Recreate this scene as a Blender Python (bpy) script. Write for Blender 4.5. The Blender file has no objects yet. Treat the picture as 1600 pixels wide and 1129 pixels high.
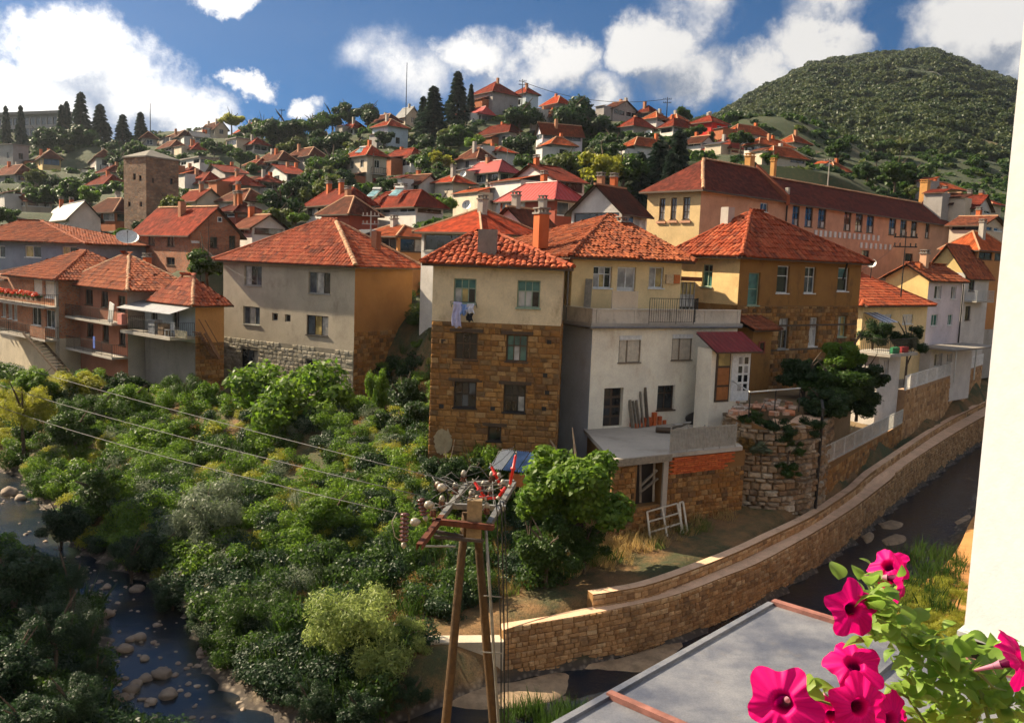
import bpy, bmesh, math, random
import numpy as np
from mathutils import Vector, Matrix, noise as mnoise

random.seed(11)
rng = np.random.default_rng(7)
R = math.radians
SC = bpy.context.scene
COL = SC.collection

# ------------------------------------------------------------------ camera
FPX, CXP, CYP = 1380.0, 800.0, 564.5          # focal length and centre, in photograph pixels
PITCH, ROLL, CAM = R(6.37), 0.038, Vector((0, 0, 13.5))
_F = Vector((0, math.cos(PITCH), -math.sin(PITCH)))
_U = Vector((0, math.sin(PITCH), math.cos(PITCH)))
_R = Vector((1, 0, 0))
CR = _R * math.cos(ROLL) + _U * math.sin(ROLL)
CU = _U * math.cos(ROLL) - _R * math.sin(ROLL)
cam_data = bpy.data.cameras.new('camera')
cam = bpy.data.objects.new('camera', cam_data)
COL.objects.link(cam)
cam.matrix_world = Matrix(((CR.x, CU.x, -_F.x, CAM.x), (CR.y, CU.y, -_F.y, CAM.y), (CR.z, CU.z, -_F.z, CAM.z), (0, 0, 0, 1)))
cam_data.sensor_width = 36
cam_data.lens = 36 * FPX / 1600
cam_data.clip_start = 0.05
cam_data.clip_end = 9000
SC.camera = cam

# ------------------------------------------------------------------ light
SUN_AZ = Vector((-0.905, 0.425))               # towards the sun, on the ground plan
SUN_EL = R(36)
SUN_DIR = Vector((SUN_AZ.x * math.cos(SUN_EL), SUN_AZ.y * math.cos(SUN_EL), math.sin(SUN_EL))).normalized()
sl = bpy.data.lights.new('sun', 'SUN')
sl.energy = 5.0
sl.angle = R(0.55)
sl.color = (1.0, 0.84, 0.60)
sun = bpy.data.objects.new('sun', sl)
COL.objects.link(sun)
sun.rotation_euler = SUN_DIR.to_track_quat('Z', 'Y').to_euler()
SC.view_settings.view_transform = 'Standard'
SC.view_settings.look = 'None'
SC.view_settings.gamma = 1
SC.view_settings.exposure = 1.32
SC.cycles.use_denoising = True
SC.cycles.adaptive_threshold = 0.03
SC.cycles.max_bounces = 5
SC.cycles.diffuse_bounces = 2
SC.cycles.transparent_max_bounces = 5
SC.cycles.caustics_reflective = False
SC.cycles.caustics_refractive = False

def ray(px, py):
    return _F + CR * ((px - CXP) / FPX) - CU * ((py - CYP) / FPX)
def at(px, py, Y):
    d = ray(px, py)
    return CAM + d * (Y / d.y)
def at_z(px, py, z):
    d = ray(px, py)
    return CAM + d * ((z - CAM.z) / d.z)
def along(p0, dv, px, py):
    """distance s with p0 + s*dv on the vertical plane through the pixel's ray, and the ray's height there"""
    d = ray(px, py)
    den = dv.x * d.y - dv.y * d.x
    s = ((CAM.x - p0.x) * d.y - (CAM.y - p0.y) * d.x) / den
    q = Vector((p0.x + dv.x * s, p0.y + dv.y * s))
    t = (q.y - CAM.y) / d.y
    return s, CAM.z + d.z * t
def z_at(px, py, p):
    """height of the pixel's ray over the ground point p"""
    d = ray(px, py)
    return CAM.z + d.z * (p.y - CAM.y) / d.y

# ------------------------------------------------------------------ world: sky with cumulus
def build_world():
    w = bpy.data.worlds.new('World')
    SC.world = w
    w.use_nodes = True
    w.cycles.sampling_method = 'MANUAL'
    w.cycles.sample_map_resolution = 256
    nt = w.node_tree
    N, L = nt.nodes, nt.links
    N.clear()
    def nd(t, **k):
        n = N.new(t)
        for a, b in k.items():
            setattr(n, a, b)
        return n
    def lk(a, b):
        L.new(a, b)
    def math_(op, a, b=None, clamp=False):
        n = nd('ShaderNodeMath', operation=op, use_clamp=clamp)
        for i, v in enumerate((a, b)):
            if v is None:
                continue
            if isinstance(v, (int, float)):
                n.inputs[i].default_value = v
            else:
                lk(v, n.inputs[i])
        return n.outputs[0]
    tc = nd('ShaderNodeTexCoord')
    gen = tc.outputs['Generated']
    up = nd('ShaderNodeVectorMath', operation='MULTIPLY_ADD')
    lk(gen, up.inputs[0])
    up.inputs[1].default_value = (1, 1, 1.7)
    up.inputs[2].default_value = (0, 0, 0.12)
    upn = nd('ShaderNodeVectorMath', operation='NORMALIZE')
    lk(up.outputs[0], upn.inputs[0])
    sky = nd('ShaderNodeTexSky', sky_type='NISHITA')
    sky.sun_disc = False
    lk(upn.outputs[0], sky.inputs['Vector'])
    sky.sun_elevation = SUN_EL
    sky.sun_rotation = math.atan2(SUN_AZ.x, SUN_AZ.y)
    sky.altitude = 600
    sky.air_density = 1.0
    sky.dust_density = 0.35
    sky.ozone_density = 2.5
    hs = nd('ShaderNodeHueSaturation')
    hs.inputs['Saturation'].default_value = 1.6
    hs.inputs['Value'].default_value = 0.47
    lk(sky.outputs[0], hs.inputs['Color'])
    # clouds: soft blobs around directions, broken up by fractal noise
    blobs = [  # photograph pixel, radius in degrees, weight
        (130, 85, 4.6, 1.0), (190, 140, 4.8, 1.0), (60, 180, 4.6, .9), (290, 185, 3.6, .7), (350, -10, 2.2, .8),
        (590, 95, 3.0, .26), (660, 120, 3.6, .36), (745, 85, 3.0, .7), (850, 95, 3.4, .85), (800, 150, 4.0, .45), (940, 150, 3.0, .4),
        (1015, 70, 3.4, 1.0), (1080, 120, 3.4, .7), (1105, 25, 2.8, .6),
        (1195, 125, 3.2, .75), (1275, 75, 3.0, .8), (1290, 18, 2.2, .4),
        (1545, 25, 4.4, 1.0), (1620, 95, 4.6, 1.0), (485, 172, 1.3, .6), (395, 140, 1.2, .6)]
    # domain-warped direction shared by both look-ups
    wz = nd('ShaderNodeTexNoise', noise_dimensions='3D')
    wz.inputs['Scale'].default_value = 8.5
    wz.inputs['Detail'].default_value = 9
    wz.inputs['Roughness'].default_value = 0.66
    lk(gen, wz.inputs['Vector'])
    ws = nd('ShaderNodeVectorMath', operation='SUBTRACT')
    lk(wz.outputs['Color'], ws.inputs[0])
    ws.inputs[1].default_value = (.5, .5, .5)
    wm = nd('ShaderNodeVectorMath', operation='MULTIPLY_ADD')
    lk(ws.outputs[0], wm.inputs[0])
    wm.inputs[1].default_value = (.15, .15, .12)
    lk(gen, wm.inputs[2])
    wn = nd('ShaderNodeVectorMath', operation='NORMALIZE')
    lk(wm.outputs[0], wn.inputs[0])
    nsep = nd('ShaderNodeSeparateXYZ')
    lk(ws.outputs[0], nsep.inputs[0])
    nn = math_('ADD', math_('MULTIPLY', nsep.outputs[1], 3.2), 1.0)
    # the rest of the sky carries scattered cumulus of the same kind
    fy = nd('ShaderNodeVectorMath', operation='DOT_PRODUCT')
    lk(gen, fy.inputs[0]); fy.inputs[1].default_value = Vector((0, .97, .22)).normalized()
    beh = nd('ShaderNodeMapRange', interpolation_type='SMOOTHSTEP')
    lk(fy.outputs['Value'], beh.inputs['Value'])
    beh.inputs['From Min'].default_value = 0.80
    beh.inputs['From Max'].default_value = 0.66
    n2 = nd('ShaderNodeTexNoise', noise_dimensions='3D')
    n2.inputs['Scale'].default_value = 2.3
    n2.inputs['Detail'].default_value = 1
    lk(wn.outputs[0], n2.inputs['Vector'])
    m2 = nd('ShaderNodeMapRange', interpolation_type='SMOOTHSTEP')
    lk(n2.outputs['Fac'], m2.inputs['Value'])
    m2.inputs['From Min'].default_value = 0.42
    m2.inputs['From Max'].default_value = 0.62
    rest = math_('MULTIPLY', m2.outputs[0], beh.outputs[0])
    def field(off):
        mp = nd('ShaderNodeVectorMath', operation='MULTIPLY_ADD')
        lk(wn.outputs[0], mp.inputs[0])
        mp.inputs[1].default_value = (1, 1, 1.55)
        mp.inputs[2].default_value = (off[0], off[1], off[2] * 1.55)
        acc = rest
        for px, py, rad, wt in blobs:
            c = ray(px, py).normalized()
            dt = nd('ShaderNodeVectorMath', operation='DISTANCE')
            lk(mp.outputs[0], dt.inputs[0])
            dt.inputs[1].default_value = (c.x, c.y, c.z * 1.55)
            g = math_('MULTIPLY_ADD', dt.outputs['Value'], -wt / R(rad))
            g.node.inputs[2].default_value = wt * 1.12
            acc = math_('MAXIMUM', acc, g)
        return math_('MULTIPLY', acc, nn)
    d0 = field((0, 0, 0))
    sd = (SUN_DIR * .8 + Vector((0, 0, 1.))).normalized() * 0.045
    d1 = field(tuple(sd))
    mask = nd('ShaderNodeMapRange', interpolation_type='SMOOTHSTEP')
    lk(d0, mask.inputs['Value'])
    mask.inputs['From Min'].default_value = 0.03
    mask.inputs['From Max'].default_value = 0.52
    lit = nd('ShaderNodeMapRange', interpolation_type='SMOOTHSTEP')
    lk(math_('ADD', math_('SUBTRACT', math_('MULTIPLY', d0, 0.8), d1), math_('MULTIPLY', nsep.outputs[0], 1.5)), lit.inputs['Value'])
    lit.inputs['From Min'].default_value = -0.62
    lit.inputs['From Max'].default_value = 0.22
    # forward scattering: clouds near the sun are brighter
    gl = nd('ShaderNodeVectorMath', operation='DOT_PRODUCT')
    lk(gen, gl.inputs[0]); gl.inputs[1].default_value = SUN_DIR
    glow = nd('ShaderNodeMapRange', interpolation_type='SMOOTHSTEP')
    lk(gl.outputs['Value'], glow.inputs['Value'])
    glow.inputs['From Min'].default_value = 0.25
    glow.inputs['From Max'].default_value = 0.95
    glow.inputs['To Min'].default_value = 0.0
    glow.inputs['To Max'].default_value = 1.0
    cc = nd('ShaderNodeMix', data_type='RGBA')
    lk(lit.outputs[0], cc.inputs['Factor'])
    cc.inputs['A'].default_value = (1.1, 1.4, 1.95, 1)
    cc.inputs['B'].default_value = (4.9, 4.76, 4.58, 1)
    cg = nd('ShaderNodeVectorMath', operation='SCALE')
    lk(cc.outputs['Result'], cg.inputs[0])
    lk(math_('ADD', math_('MULTIPLY', glow.outputs[0], .8), 0.9), cg.inputs['Scale'])
    mx = nd('ShaderNodeMix', data_type='RGBA')
    lk(math_('MULTIPLY', mask.outputs[0], 0.97), mx.inputs['Factor'])
    lk(hs.outputs['Color'], mx.inputs['A'])
    lk(cg.outputs[0], mx.inputs['B'])
    bg = nd('ShaderNodeBackground')
    bg.inputs['Strength'].default_value = 0.08
    lk(mx.outputs['Result'], bg.inputs['Color'])
    out = nd('ShaderNodeOutputWorld')
    lk(bg.outputs[0], out.inputs['Surface'])
build_world()

# ------------------------------------------------------------------ materials
MATS = {}
def _nodes(name):
    m = bpy.data.materials.new(name)
    m.use_nodes = True
    nt = m.node_tree
    return m, nt, nt.nodes, nt.links, nt.nodes['Principled BSDF']
def _noise(nt, scale, detail=4, rough=.6, vec=None):
    n = nt.nodes.new('ShaderNodeTexNoise')
    n.inputs['Scale'].default_value = scale
    n.inputs['Detail'].default_value = detail
    n.inputs['Roughness'].default_value = rough
    if vec:
        nt.links.new(vec, n.inputs['Vector'])
    return n.outputs['Fac']
def _range(nt, v, a, b, c=0., d=1., smooth=True):
    n = nt.nodes.new('ShaderNodeMapRange')
    n.interpolation_type = 'SMOOTHSTEP' if smooth else 'LINEAR'
    nt.links.new(v, n.inputs['Value'])
    for k, x in zip(('From Min', 'From Max', 'To Min', 'To Max'), (a, b, c, d)):
        n.inputs[k].default_value = x
    return n.outputs[0]
def _mix(nt, f, a, b, mode='MIX'):
    n = nt.nodes.new('ShaderNodeMix')
    n.data_type = 'RGBA'
    n.blend_type = mode
    for k, v in (('Factor', f), ('A', a), ('B', b)):
        if isinstance(v, (int, float)):
            n.inputs[k].default_value = v
        elif isinstance(v, (tuple, list)):
            n.inputs[k].default_value = tuple(v)[:3] + (1,)
        else:
            nt.links.new(v, n.inputs[k])
    return n.outputs['Result']
def _scale(nt, col, fac):
    n = nt.nodes.new('ShaderNodeVectorMath')
    n.operation = 'SCALE'
    nt.links.new(col, n.inputs[0])
    if isinstance(fac, (int, float)):
        n.inputs['Scale'].default_value = fac
    else:
        nt.links.new(fac, n.inputs['Scale'])
    return n.outputs[0]
def _pos(nt, sx=1, sy=1, sz=1):
    g = nt.nodes.new('ShaderNodeNewGeometry')
    m = nt.nodes.new('ShaderNodeVectorMath')
    m.operation = 'MULTIPLY'
    nt.links.new(g.outputs['Position'], m.inputs[0])
    m.inputs[1].default_value = (sx, sy, sz)
    return m.outputs[0]
def _bump(nt, bs, h, strength, dist=.05):
    b = nt.nodes.new('ShaderNodeBump')
    b.inputs['Strength'].default_value = strength
    b.inputs['Distance'].default_value = dist
    nt.links.new(h, b.inputs['Height'])
    nt.links.new(b.outputs[0], bs.inputs['Normal'])
    return b
def _rand(nt):
    """0..1 differing by object and by loose piece"""
    o = nt.nodes.new('ShaderNodeObjectInfo')
    g = nt.nodes.new('ShaderNodeNewGeometry')
    a = nt.nodes.new('ShaderNodeMath'); a.operation = 'ADD'
    nt.links.new(o.outputs['Random'], a.inputs[0])
    nt.links.new(g.outputs['Random Per Island'], a.inputs[1])
    f = nt.nodes.new('ShaderNodeMath'); f.operation = 'FRACT'
    nt.links.new(a.outputs[0], f.inputs[0])
    return f.outputs[0]

def plaster(name, col, dirt=(.16, .12, .08), amount=.45, scale=.55, rough=.9, var=.12, streak=True):
    """weathered wall paint: blotches, rain streaks, fine grain"""
    if name in MATS: return MATS[name]
    m, nt, N, L, bs = _nodes(name)
    p = _pos(nt)
    big = _noise(nt, scale, 6, .65, p)
    c = _mix(nt, _range(nt, big, .3, .7), tuple(x * (1 - var) for x in col), tuple(min(1, x * (1 + var)) for x in col))
    st = _range(nt, _noise(nt, scale * 1.7, 8, .7, _pos(nt, 1, 1, .55 if streak else 1)), .50, .78, 0, amount)
    c = _mix(nt, st, c, dirt)
    sp = _range(nt, _noise(nt, 14, 3, .6, p), .3, .75, .93, 1.05)
    c = _scale(nt, c, sp)
    L.new(c, bs.inputs['Base Color'])
    bs.inputs['Roughness'].default_value = rough
    bs.inputs['Specular IOR Level'].default_value = .2
    _bump(nt, bs, _noise(nt, 9, 8, .7, p), .35, .04)
    MATS[name] = m
    return m
def pieces(name, cols, rough=.9, dirt=(.06, .05, .035), amount=.4, bump=.5, scale=3., spec=.25, grain=7.):
    """stones, tiles, bricks: the colour changes from piece to piece"""
    if name in MATS: return MATS[name]
    m, nt, N, L, bs = _nodes(name)
    r = _rand(nt)
    cr = N.new('ShaderNodeValToRGB')
    L.new(r, cr.inputs[0])
    el = cr.color_ramp.elements
    while len(el) < len(cols):
        el.new(.5)
    for i, c in enumerate(cols):
        el[i].position = i / max(1, len(cols) - 1)
        el[i].color = tuple(c) + (1,)
    p = _pos(nt)
    c = _mix(nt, _range(nt, _noise(nt, scale * .25, 6, .7, p), .45, .75, 0, amount), cr.outputs[0], dirt)
    c = _scale(nt, c, _range(nt, _noise(nt, grain, 6, .7, p), .25, .75, .72, 1.25))
    L.new(c, bs.inputs['Base Color'])
    bs.inputs['Roughness'].default_value = rough
    bs.inputs['Specular IOR Level'].default_value = spec
    _bump(nt, bs, _noise(nt, grain * 1.3, 8, .7, p), bump, .05)
    MATS[name] = m
    return m
def tile_tex(name, col, dark, sc=1., rough=.8, rows=.36, cols=.24, metal=False):
    """roof covering too far away to tell its tiles apart: relief of rows and rolls over the slope's own metre grid"""
    if name in MATS: return MATS[name]
    m, nt, N, L, bs = _nodes(name)
    uv = N.new('ShaderNodeUVMap')
    sx = N.new('ShaderNodeSeparateXYZ')
    L.new(uv.outputs[0], sx.inputs[0])
    def M(op, a, b=None):
        n = N.new('ShaderNodeMath'); n.operation = op
        for i, v in enumerate((a, b)):
            if v is None: continue
            if isinstance(v, (int, float)): n.inputs[i].default_value = v
            else: L.new(v, n.inputs[i])
        return n.outputs[0]
    roll = M('ABSOLUTE', M('SINE', M('MULTIPLY', sx.outputs[0], math.pi / cols)))
    row = M('FRACT', M('MULTIPLY', sx.outputs[1], 1 / rows))
    h = M('ADD', M('MULTIPLY', roll, .7), M('MULTIPLY', row, 0.0 if metal else -.5))
    p = _pos(nt)
    c = _mix(nt, _range(nt, _noise(nt, .35 * sc, 6, .7, p), .35, .7), col, dark)
    wn = N.new('ShaderNodeTexWhiteNoise'); wn.noise_dimensions = '2D'
    cb = N.new('ShaderNodeCombineXYZ')
    L.new(M('FLOOR', M('MULTIPLY', sx.outputs[0], 1 / cols)), cb.inputs[0])
    L.new(M('FLOOR', M('MULTIPLY', sx.outputs[1], 1 / rows)), cb.inputs[1])
    L.new(cb.outputs[0], wn.inputs['Vector'])
    if not metal:
        c = _scale(nt, c, _range(nt, wn.outputs['Value'], 0, 1, .7, 1.25))
    c = _scale(nt, c, _range(nt, _noise(nt, 1.8, 5, .7, p), .3, .75, .75, 1.15))
    oi = N.new('ShaderNodeObjectInfo')
    c = _scale(nt, c, _range(nt, oi.outputs['Random'], 0, 1, .4, .98, False))
    L.new(c, bs.inputs['Base Color'])
    bs.inputs['Roughness'].default_value = .5 if metal else .9
    bs.inputs['Specular IOR Level'].default_value = .25 if metal else .06
    _bump(nt, bs, h, .9, .06)
    MATS[name] = m
    return m
def flat(name, col, rough=.6, metal=0., var=.15, spec=.4, scale=6., bump=.1, emit=None):
    if name in MATS: return MATS[name]
    m, nt, N, L, bs = _nodes(name)
    p = _pos(nt)
    c = _mix(nt, _range(nt, _noise(nt, scale, 5, .65, p), .3, .7), tuple(x * (1 - var) for x in col), tuple(min(1., x * (1 + var)) for x in col))
    L.new(c, bs.inputs['Base Color'])
    bs.inputs['Roughness'].default_value = rough
    bs.inputs['Metallic'].default_value = metal
    bs.inputs['Specular IOR Level'].default_value = spec
    if bump: _bump(nt, bs, _noise(nt, scale * 4, 4, .6, p), bump, .02)
    MATS[name] = m
    return m
def leaf(name, c1, c2, trans=.45, rough=.5, hue=.04):
    if name in MATS: return MATS[name]
    m, nt, N, L, bs = _nodes(name)
    r = _rand(nt)
    p = _pos(nt)
    f = N.new('ShaderNodeMath'); f.operation = 'MULTIPLY_ADD'
    L.new(r, f.inputs[0]); f.inputs[1].default_value = .6
    L.new(_range(nt, _noise(nt, .9, 3, .6, p), .3, .7, 0, .4), f.inputs[2])
    c = _mix(nt, f.outputs[0], c1, c2)
    L.new(c, bs.inputs['Base Color'])
    bs.inputs['Roughness'].default_value = rough
    bs.inputs['Specular IOR Level'].default_value = .3
    tr = N.new('ShaderNodeBsdfTranslucent')
    L.new(_mix(nt, .5, _scale(nt, c, 1.5), (.25, .32, .02), 'MIX') if trans > .5 else _scale(nt, c, 1.5), tr.inputs['Color'])
    ms = N.new('ShaderNodeMixShader')
    ms.inputs[0].default_value = trans
    L.new(bs.outputs[0], ms.inputs[1]); L.new(tr.outputs[0], ms.inputs[2])
    L.new(ms.outputs[0], N['Material Output'].inputs['Surface'])
    MATS[name] = m
    return m
def glass(name, col, rough=.08, spec=.6):
    if name in MATS: return MATS[name]
    m, nt, N, L, bs = _nodes(name)
    p = _pos(nt)
    c = _mix(nt, _range(nt, _noise(nt, 1.6, 3, .5, p), .35, .65), tuple(x * .6 for x in col), tuple(min(1, x * 1.3) for x in col))
    L.new(c, bs.inputs['Base Color'])
    bs.inputs['Roughness'].default_value = rough
    bs.inputs['Specular IOR Level'].default_value = spec
    _bump(nt, bs, _noise(nt, 2.2, 2, .5, p), .06, .05)
    MATS[name] = m
    return m

G_DARK = glass('dark window glass', (.022, .026, .030))
G_BLUE = glass('blue grey window glass', (.07, .09, .11))  # blue grey panes, paler than the dark glass
G_TEAL = glass('teal window glass', (.05, .15, .13), .25)
G_CURT = glass('curtained window glass', (.42, .40, .37), .3, .4)
G_GOLD = glass('amber curtained glass', (.45, .33, .12), .25)
W_WHITE = flat('white window paint', (.72, .71, .68), .5)
W_GREY = flat('weathered grey wood', (.30, .29, .26), .75)
W_GREEN = flat('faded green paint', (.28, .36, .26), .6)
W_BROWN = flat('dark brown wood', (.075, .045, .025), .6)
W_BLACK = flat('black old wood', (.025, .02, .018), .7)
CONC = plaster('weathered concrete', (.42, .38, .33), (.12, .1, .08), .6)
CONC_D = plaster('dark concrete', (.24, .215, .19), (.08, .065, .05), .6)
METAL_D = flat('dark iron', (.04, .038, .036), .55, .6)
METAL_L = flat('pale painted steel', (.55, .55, .52), .5, .3)
WOOD = pieces('grey weathered planks', [(.22, .18, .14), (.32, .28, .22), (.15, .12, .09)], .85)

# ------------------------------------------------------------------ mesh building
class MB:
    def __init__(s, F=None):
        s.v, s.f, s.m, s.uv = [], [], [], []
        s.F = F
    def P(s, p):
        return s.F @ Vector(p) if s.F is not None else Vector(p)
    def face(s, pts, mi=0, uv=None):
        i = len(s.v)
        s.v += [tuple(s.P(p)) for p in pts]
        s.f.append(tuple(range(i, i + len(pts))))
        s.m.append(mi)
        s.uv.append(uv)
    def box(s, x0, x1, y0, y1, z0, z1, mi=0):
        i = len(s.v)
        s.v += [tuple(s.P(p)) for p in ((x0, y0, z0), (x1, y0, z0), (x1, y1, z0), (x0, y1, z0), (x0, y0, z1), (x1, y0, z1), (x1, y1, z1), (x0, y1, z1))]
        for q in ((0, 3, 2, 1), (4, 5, 6, 7), (0, 1, 5, 4), (1, 2, 6, 5), (2, 3, 7, 6), (3, 0, 4, 7)):
            s.f.append(tuple(i + k for k in q)); s.m.append(mi); s.uv.append(None)
    def beam(s, a, b, w, h, mi=0, up=(0, 0, 1)):
        a, b = s.P(a), s.P(b)
        d = (b - a).normalized()
        u = Vector(up)
        if abs(d.dot(u)) > .95: u = Vector((1, 0, 0))
        sd = d.cross(u).normalized() * (w / 2)
        uu = sd.cross(d).normalized() * (h / 2)
        i = len(s.v)
        s.v += [tuple(p) for p in (a - sd - uu, a + sd - uu, a + sd + uu, a - sd + uu, b - sd - uu, b + sd - uu, b + sd + uu, b - sd + uu)]
        for q in ((0, 1, 2, 3), (7, 6, 5, 4), (0, 4, 5, 1), (1, 5, 6, 2), (2, 6, 7, 3), (3, 7, 4, 0)):
            s.f.append(tuple(i + k for k in q)); s.m.append(mi); s.uv.append(None)
    def tube(s, pts, rad, n=6, mi=0, cap=True):
        pts = [s.P(p) for p in pts]
        if isinstance(rad, (int, float)): rad = [rad] * len(pts)
        base = len(s.v)
        prev = None
        for k, p in enumerate(pts):
            d = (pts[min(k + 1, len(pts) - 1)] - pts[max(k - 1, 0)])
            if d.length < 1e-9: d = Vector((0, 0, 1))
            d.normalize()
            u = prev if prev is not None else (Vector((0, 0, 1)) if abs(d.z) < .9 else Vector((1, 0, 0)))
            a = d.cross(u).normalized(); b = a.cross(d).normalized(); prev = b
            for j in range(n):
                t = 2 * math.pi * j / n
                s.v.append(tuple(p + (a * math.cos(t) + b * math.sin(t)) * rad[k]))
        for k in range(len(pts) - 1):
            for j in range(n):
                q = (base + k * n + j, base + k * n + (j + 1) % n, base + (k + 1) * n + (j + 1) % n, base + (k + 1) * n + j)
                s.f.append(q); s.m.append(mi); s.uv.append(None)
        if cap:
            s.f.append(tuple(base + j for j in range(n))[::-1]); s.m.append(mi); s.uv.append(None)
            e = base + (len(pts) - 1) * n
            s.f.append(tuple(e + j for j in range(n))); s.m.append(mi); s.uv.append(None)
    def lathe(s, a, b, prof, n=10, mi=0):
        """prof: list of (t along a->b, radius)"""
        a, b = Vector(a), Vector(b)
        s.tube([a.lerp(b, t) for t, r in prof], [r for t, r in prof], n, mi)
    def mesh(s, name, mats, smooth=False):
        me = bpy.data.meshes.new(name)
        me.from_pydata(s.v, [], s.f)
        for m in (mats if isinstance(mats, (list, tuple)) else [mats]):
            me.materials.append(m)
        me.polygons.foreach_set('material_index', s.m)
        if any(u is not None for u in s.uv):
            ul = me.uv_layers.new(name='UVMap')
            k = 0
            for f, u in zip(s.f, s.uv):
                for j in range(len(f)):
                    ul.data[k].uv = u[j] if u is not None else (0, 0)
                    k += 1
        if smooth:
            me.polygons.foreach_set('use_smooth', [True] * len(s.f))
        me.update()
        return me
    def build(s, name, mats, parent=None, smooth=False):
        return link(name, s.mesh(name, mats, smooth), parent)

def link(name, data, parent=None):
    o = bpy.data.objects.new(name, data)
    COL.objects.link(o)
    if parent is not None: o.parent = parent
    return o
def tag(o, label, cat, group=None):
    o['label'] = label
    o['category'] = cat
    if group: o['group'] = group
    return o
def struct(o):
    o['kind'] = 'structure'
    return o
def stuff(o):
    o['kind'] = 'stuff'
    return o
def thing(name, label, cat, loc=(0, 0, 0), rz=0., group=None):
    o = link(name, None)
    o.empty_display_size = .5
    o.location = loc
    o.rotation_euler = (0, 0, rz)
    return tag(o, label, cat, group)
def copy_tree(o, parent=None):
    c = o.copy()
    COL.objects.link(c)
    if parent is not None: c.parent = parent
    for ch in o.children:
        copy_tree(ch, c)
    return c

def frame_of(origin, udir, ndir):
    """(u, w, v) -> parent space: u along the face, w outwards, v up"""
    u, n = Vector(udir).normalized(), Vector(ndir).normalized()
    return Matrix(((u.x, n.x, 0, origin[0]), (u.y, n.y, 0, origin[1]), (0, 0, 1, origin[2] if len(origin) > 2 else 0), (0, 0, 0, 1)))

UNIT = {}
def unit_box(mat):
    k = ('box', mat.name)
    if k not in UNIT:
        b = MB(); b.box(-.5, .5, -.5, .5, -.5, .5)
        UNIT[k] = b.mesh('piece', mat)
    return UNIT[k]
def placed(name, mesh, parent, M, size):
    o = link(name, mesh, parent)
    o.matrix_local = M @ Matrix.Diagonal((size[0], size[1], size[2], 1))
    return o

def window(parent, F, u, v, w, h, nx=2, ny=1, mat=None, panes=None, depth=.14, bar=.06, sill=True, split=None, name='window', lab=None, single_pane=False):
    """frame and bars set back in the opening, each pane a piece of its own"""
    mat = mat or W_WHITE
    b = MB(F)
    d0, d1 = -depth - .05, -depth + .03
    g = .012
    b.box(u + g, u + w - g, d0, d1, v + g, v + bar); b.box(u + g, u + w - g, d0, d1, v + h - bar, v + h - g)
    b.box(u + g, u + bar, d0, d1, v + bar, v + h - bar); b.box(u + w - bar, u + w - g, d0, d1, v + bar, v + h - bar)
    us = [u + bar + (w - 2 * bar) * i / nx for i in range(nx + 1)]
    if split: vs = [v + bar, v + bar + (h - 2 * bar) * split, v + h - bar]
    else: vs = [v + bar + (h - 2 * bar) * i / ny for i in range(ny + 1)]
    q = bar * .7
    for x in us[1:-1]: b.box(x - q / 2, x + q / 2, d0 + .004, d1 - .004, v + bar, v + h - bar)
    for z in vs[1:-1]: b.box(u + bar, u + w - bar, d0 + .008, d1 - .008, z - q / 2, z + q / 2)
    if sill: b.box(u - .06, u + w + .06, -depth, .07, v - .06, v + .008)
    o = b.build(name, mat, parent)
    if lab: o['label'] = lab
    panes = panes or [G_DARK]
    k = 0
    if single_pane: us, vs = [us[0], us[-1]], [vs[0], vs[-1]]
    for i in range(len(us) - 1):
        for j in range(len(vs) - 1):
            pm = panes[k % len(panes)]; k += 1
            placed('pane', unit_box(pm), o, F @ Matrix.Translation(((us[i] + us[i + 1]) / 2, -depth - .02, (vs[j] + vs[j + 1]) / 2)), (us[i + 1] - us[i] - .005, .012, vs[j + 1] - vs[j] - .005))
    return o

def wall_face(b, F, U, v0, v1, holes, reveal=.2, mi=0, rmi=None):
    """wall rectangle with real openings and their reveals; holes are (u, v, w, h)"""
    rmi = mi if rmi is None else rmi
    us = sorted({0., U} | {x for h in holes for x in (h[0], h[0] + h[2])})
    vs = sorted({v0, v1} | {z for h in holes for z in (h[1], h[1] + h[3])})
    old, b.F = b.F, F
    for i in range(len(us) - 1):
        for j in range(len(vs) - 1):
            cu, cv = (us[i] + us[i + 1]) / 2, (vs[j] + vs[j + 1]) / 2
            if any(h[0] < cu < h[0] + h[2] and h[1] < cv < h[1] + h[3] for h in holes): continue
            b.face([(us[i], 0, vs[j]), (us[i + 1], 0, vs[j]), (us[i + 1], 0, vs[j + 1]), (us[i], 0, vs[j + 1])], mi)
    for (x, z, w, h) in holes:
        r = -reveal
        b.face([(x, 0, z), (x, r, z), (x, r, z + h), (x, 0, z + h)], rmi)
        b.face([(x + w, r, z), (x + w, 0, z), (x + w, 0, z + h), (x + w, r, z + h)], rmi)
        b.face([(x, 0, z), (x + w, 0, z), (x + w, r, z), (x, r, z)], rmi)
        b.face([(x, r, z + h), (x + w, r, z + h), (x + w, 0, z + h), (x, 0, z + h)], rmi)
        b.face([(x, r, z), (x + w, r, z), (x + w, r, z + h), (x, r, z + h)], rmi)
    b.F = old

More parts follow.
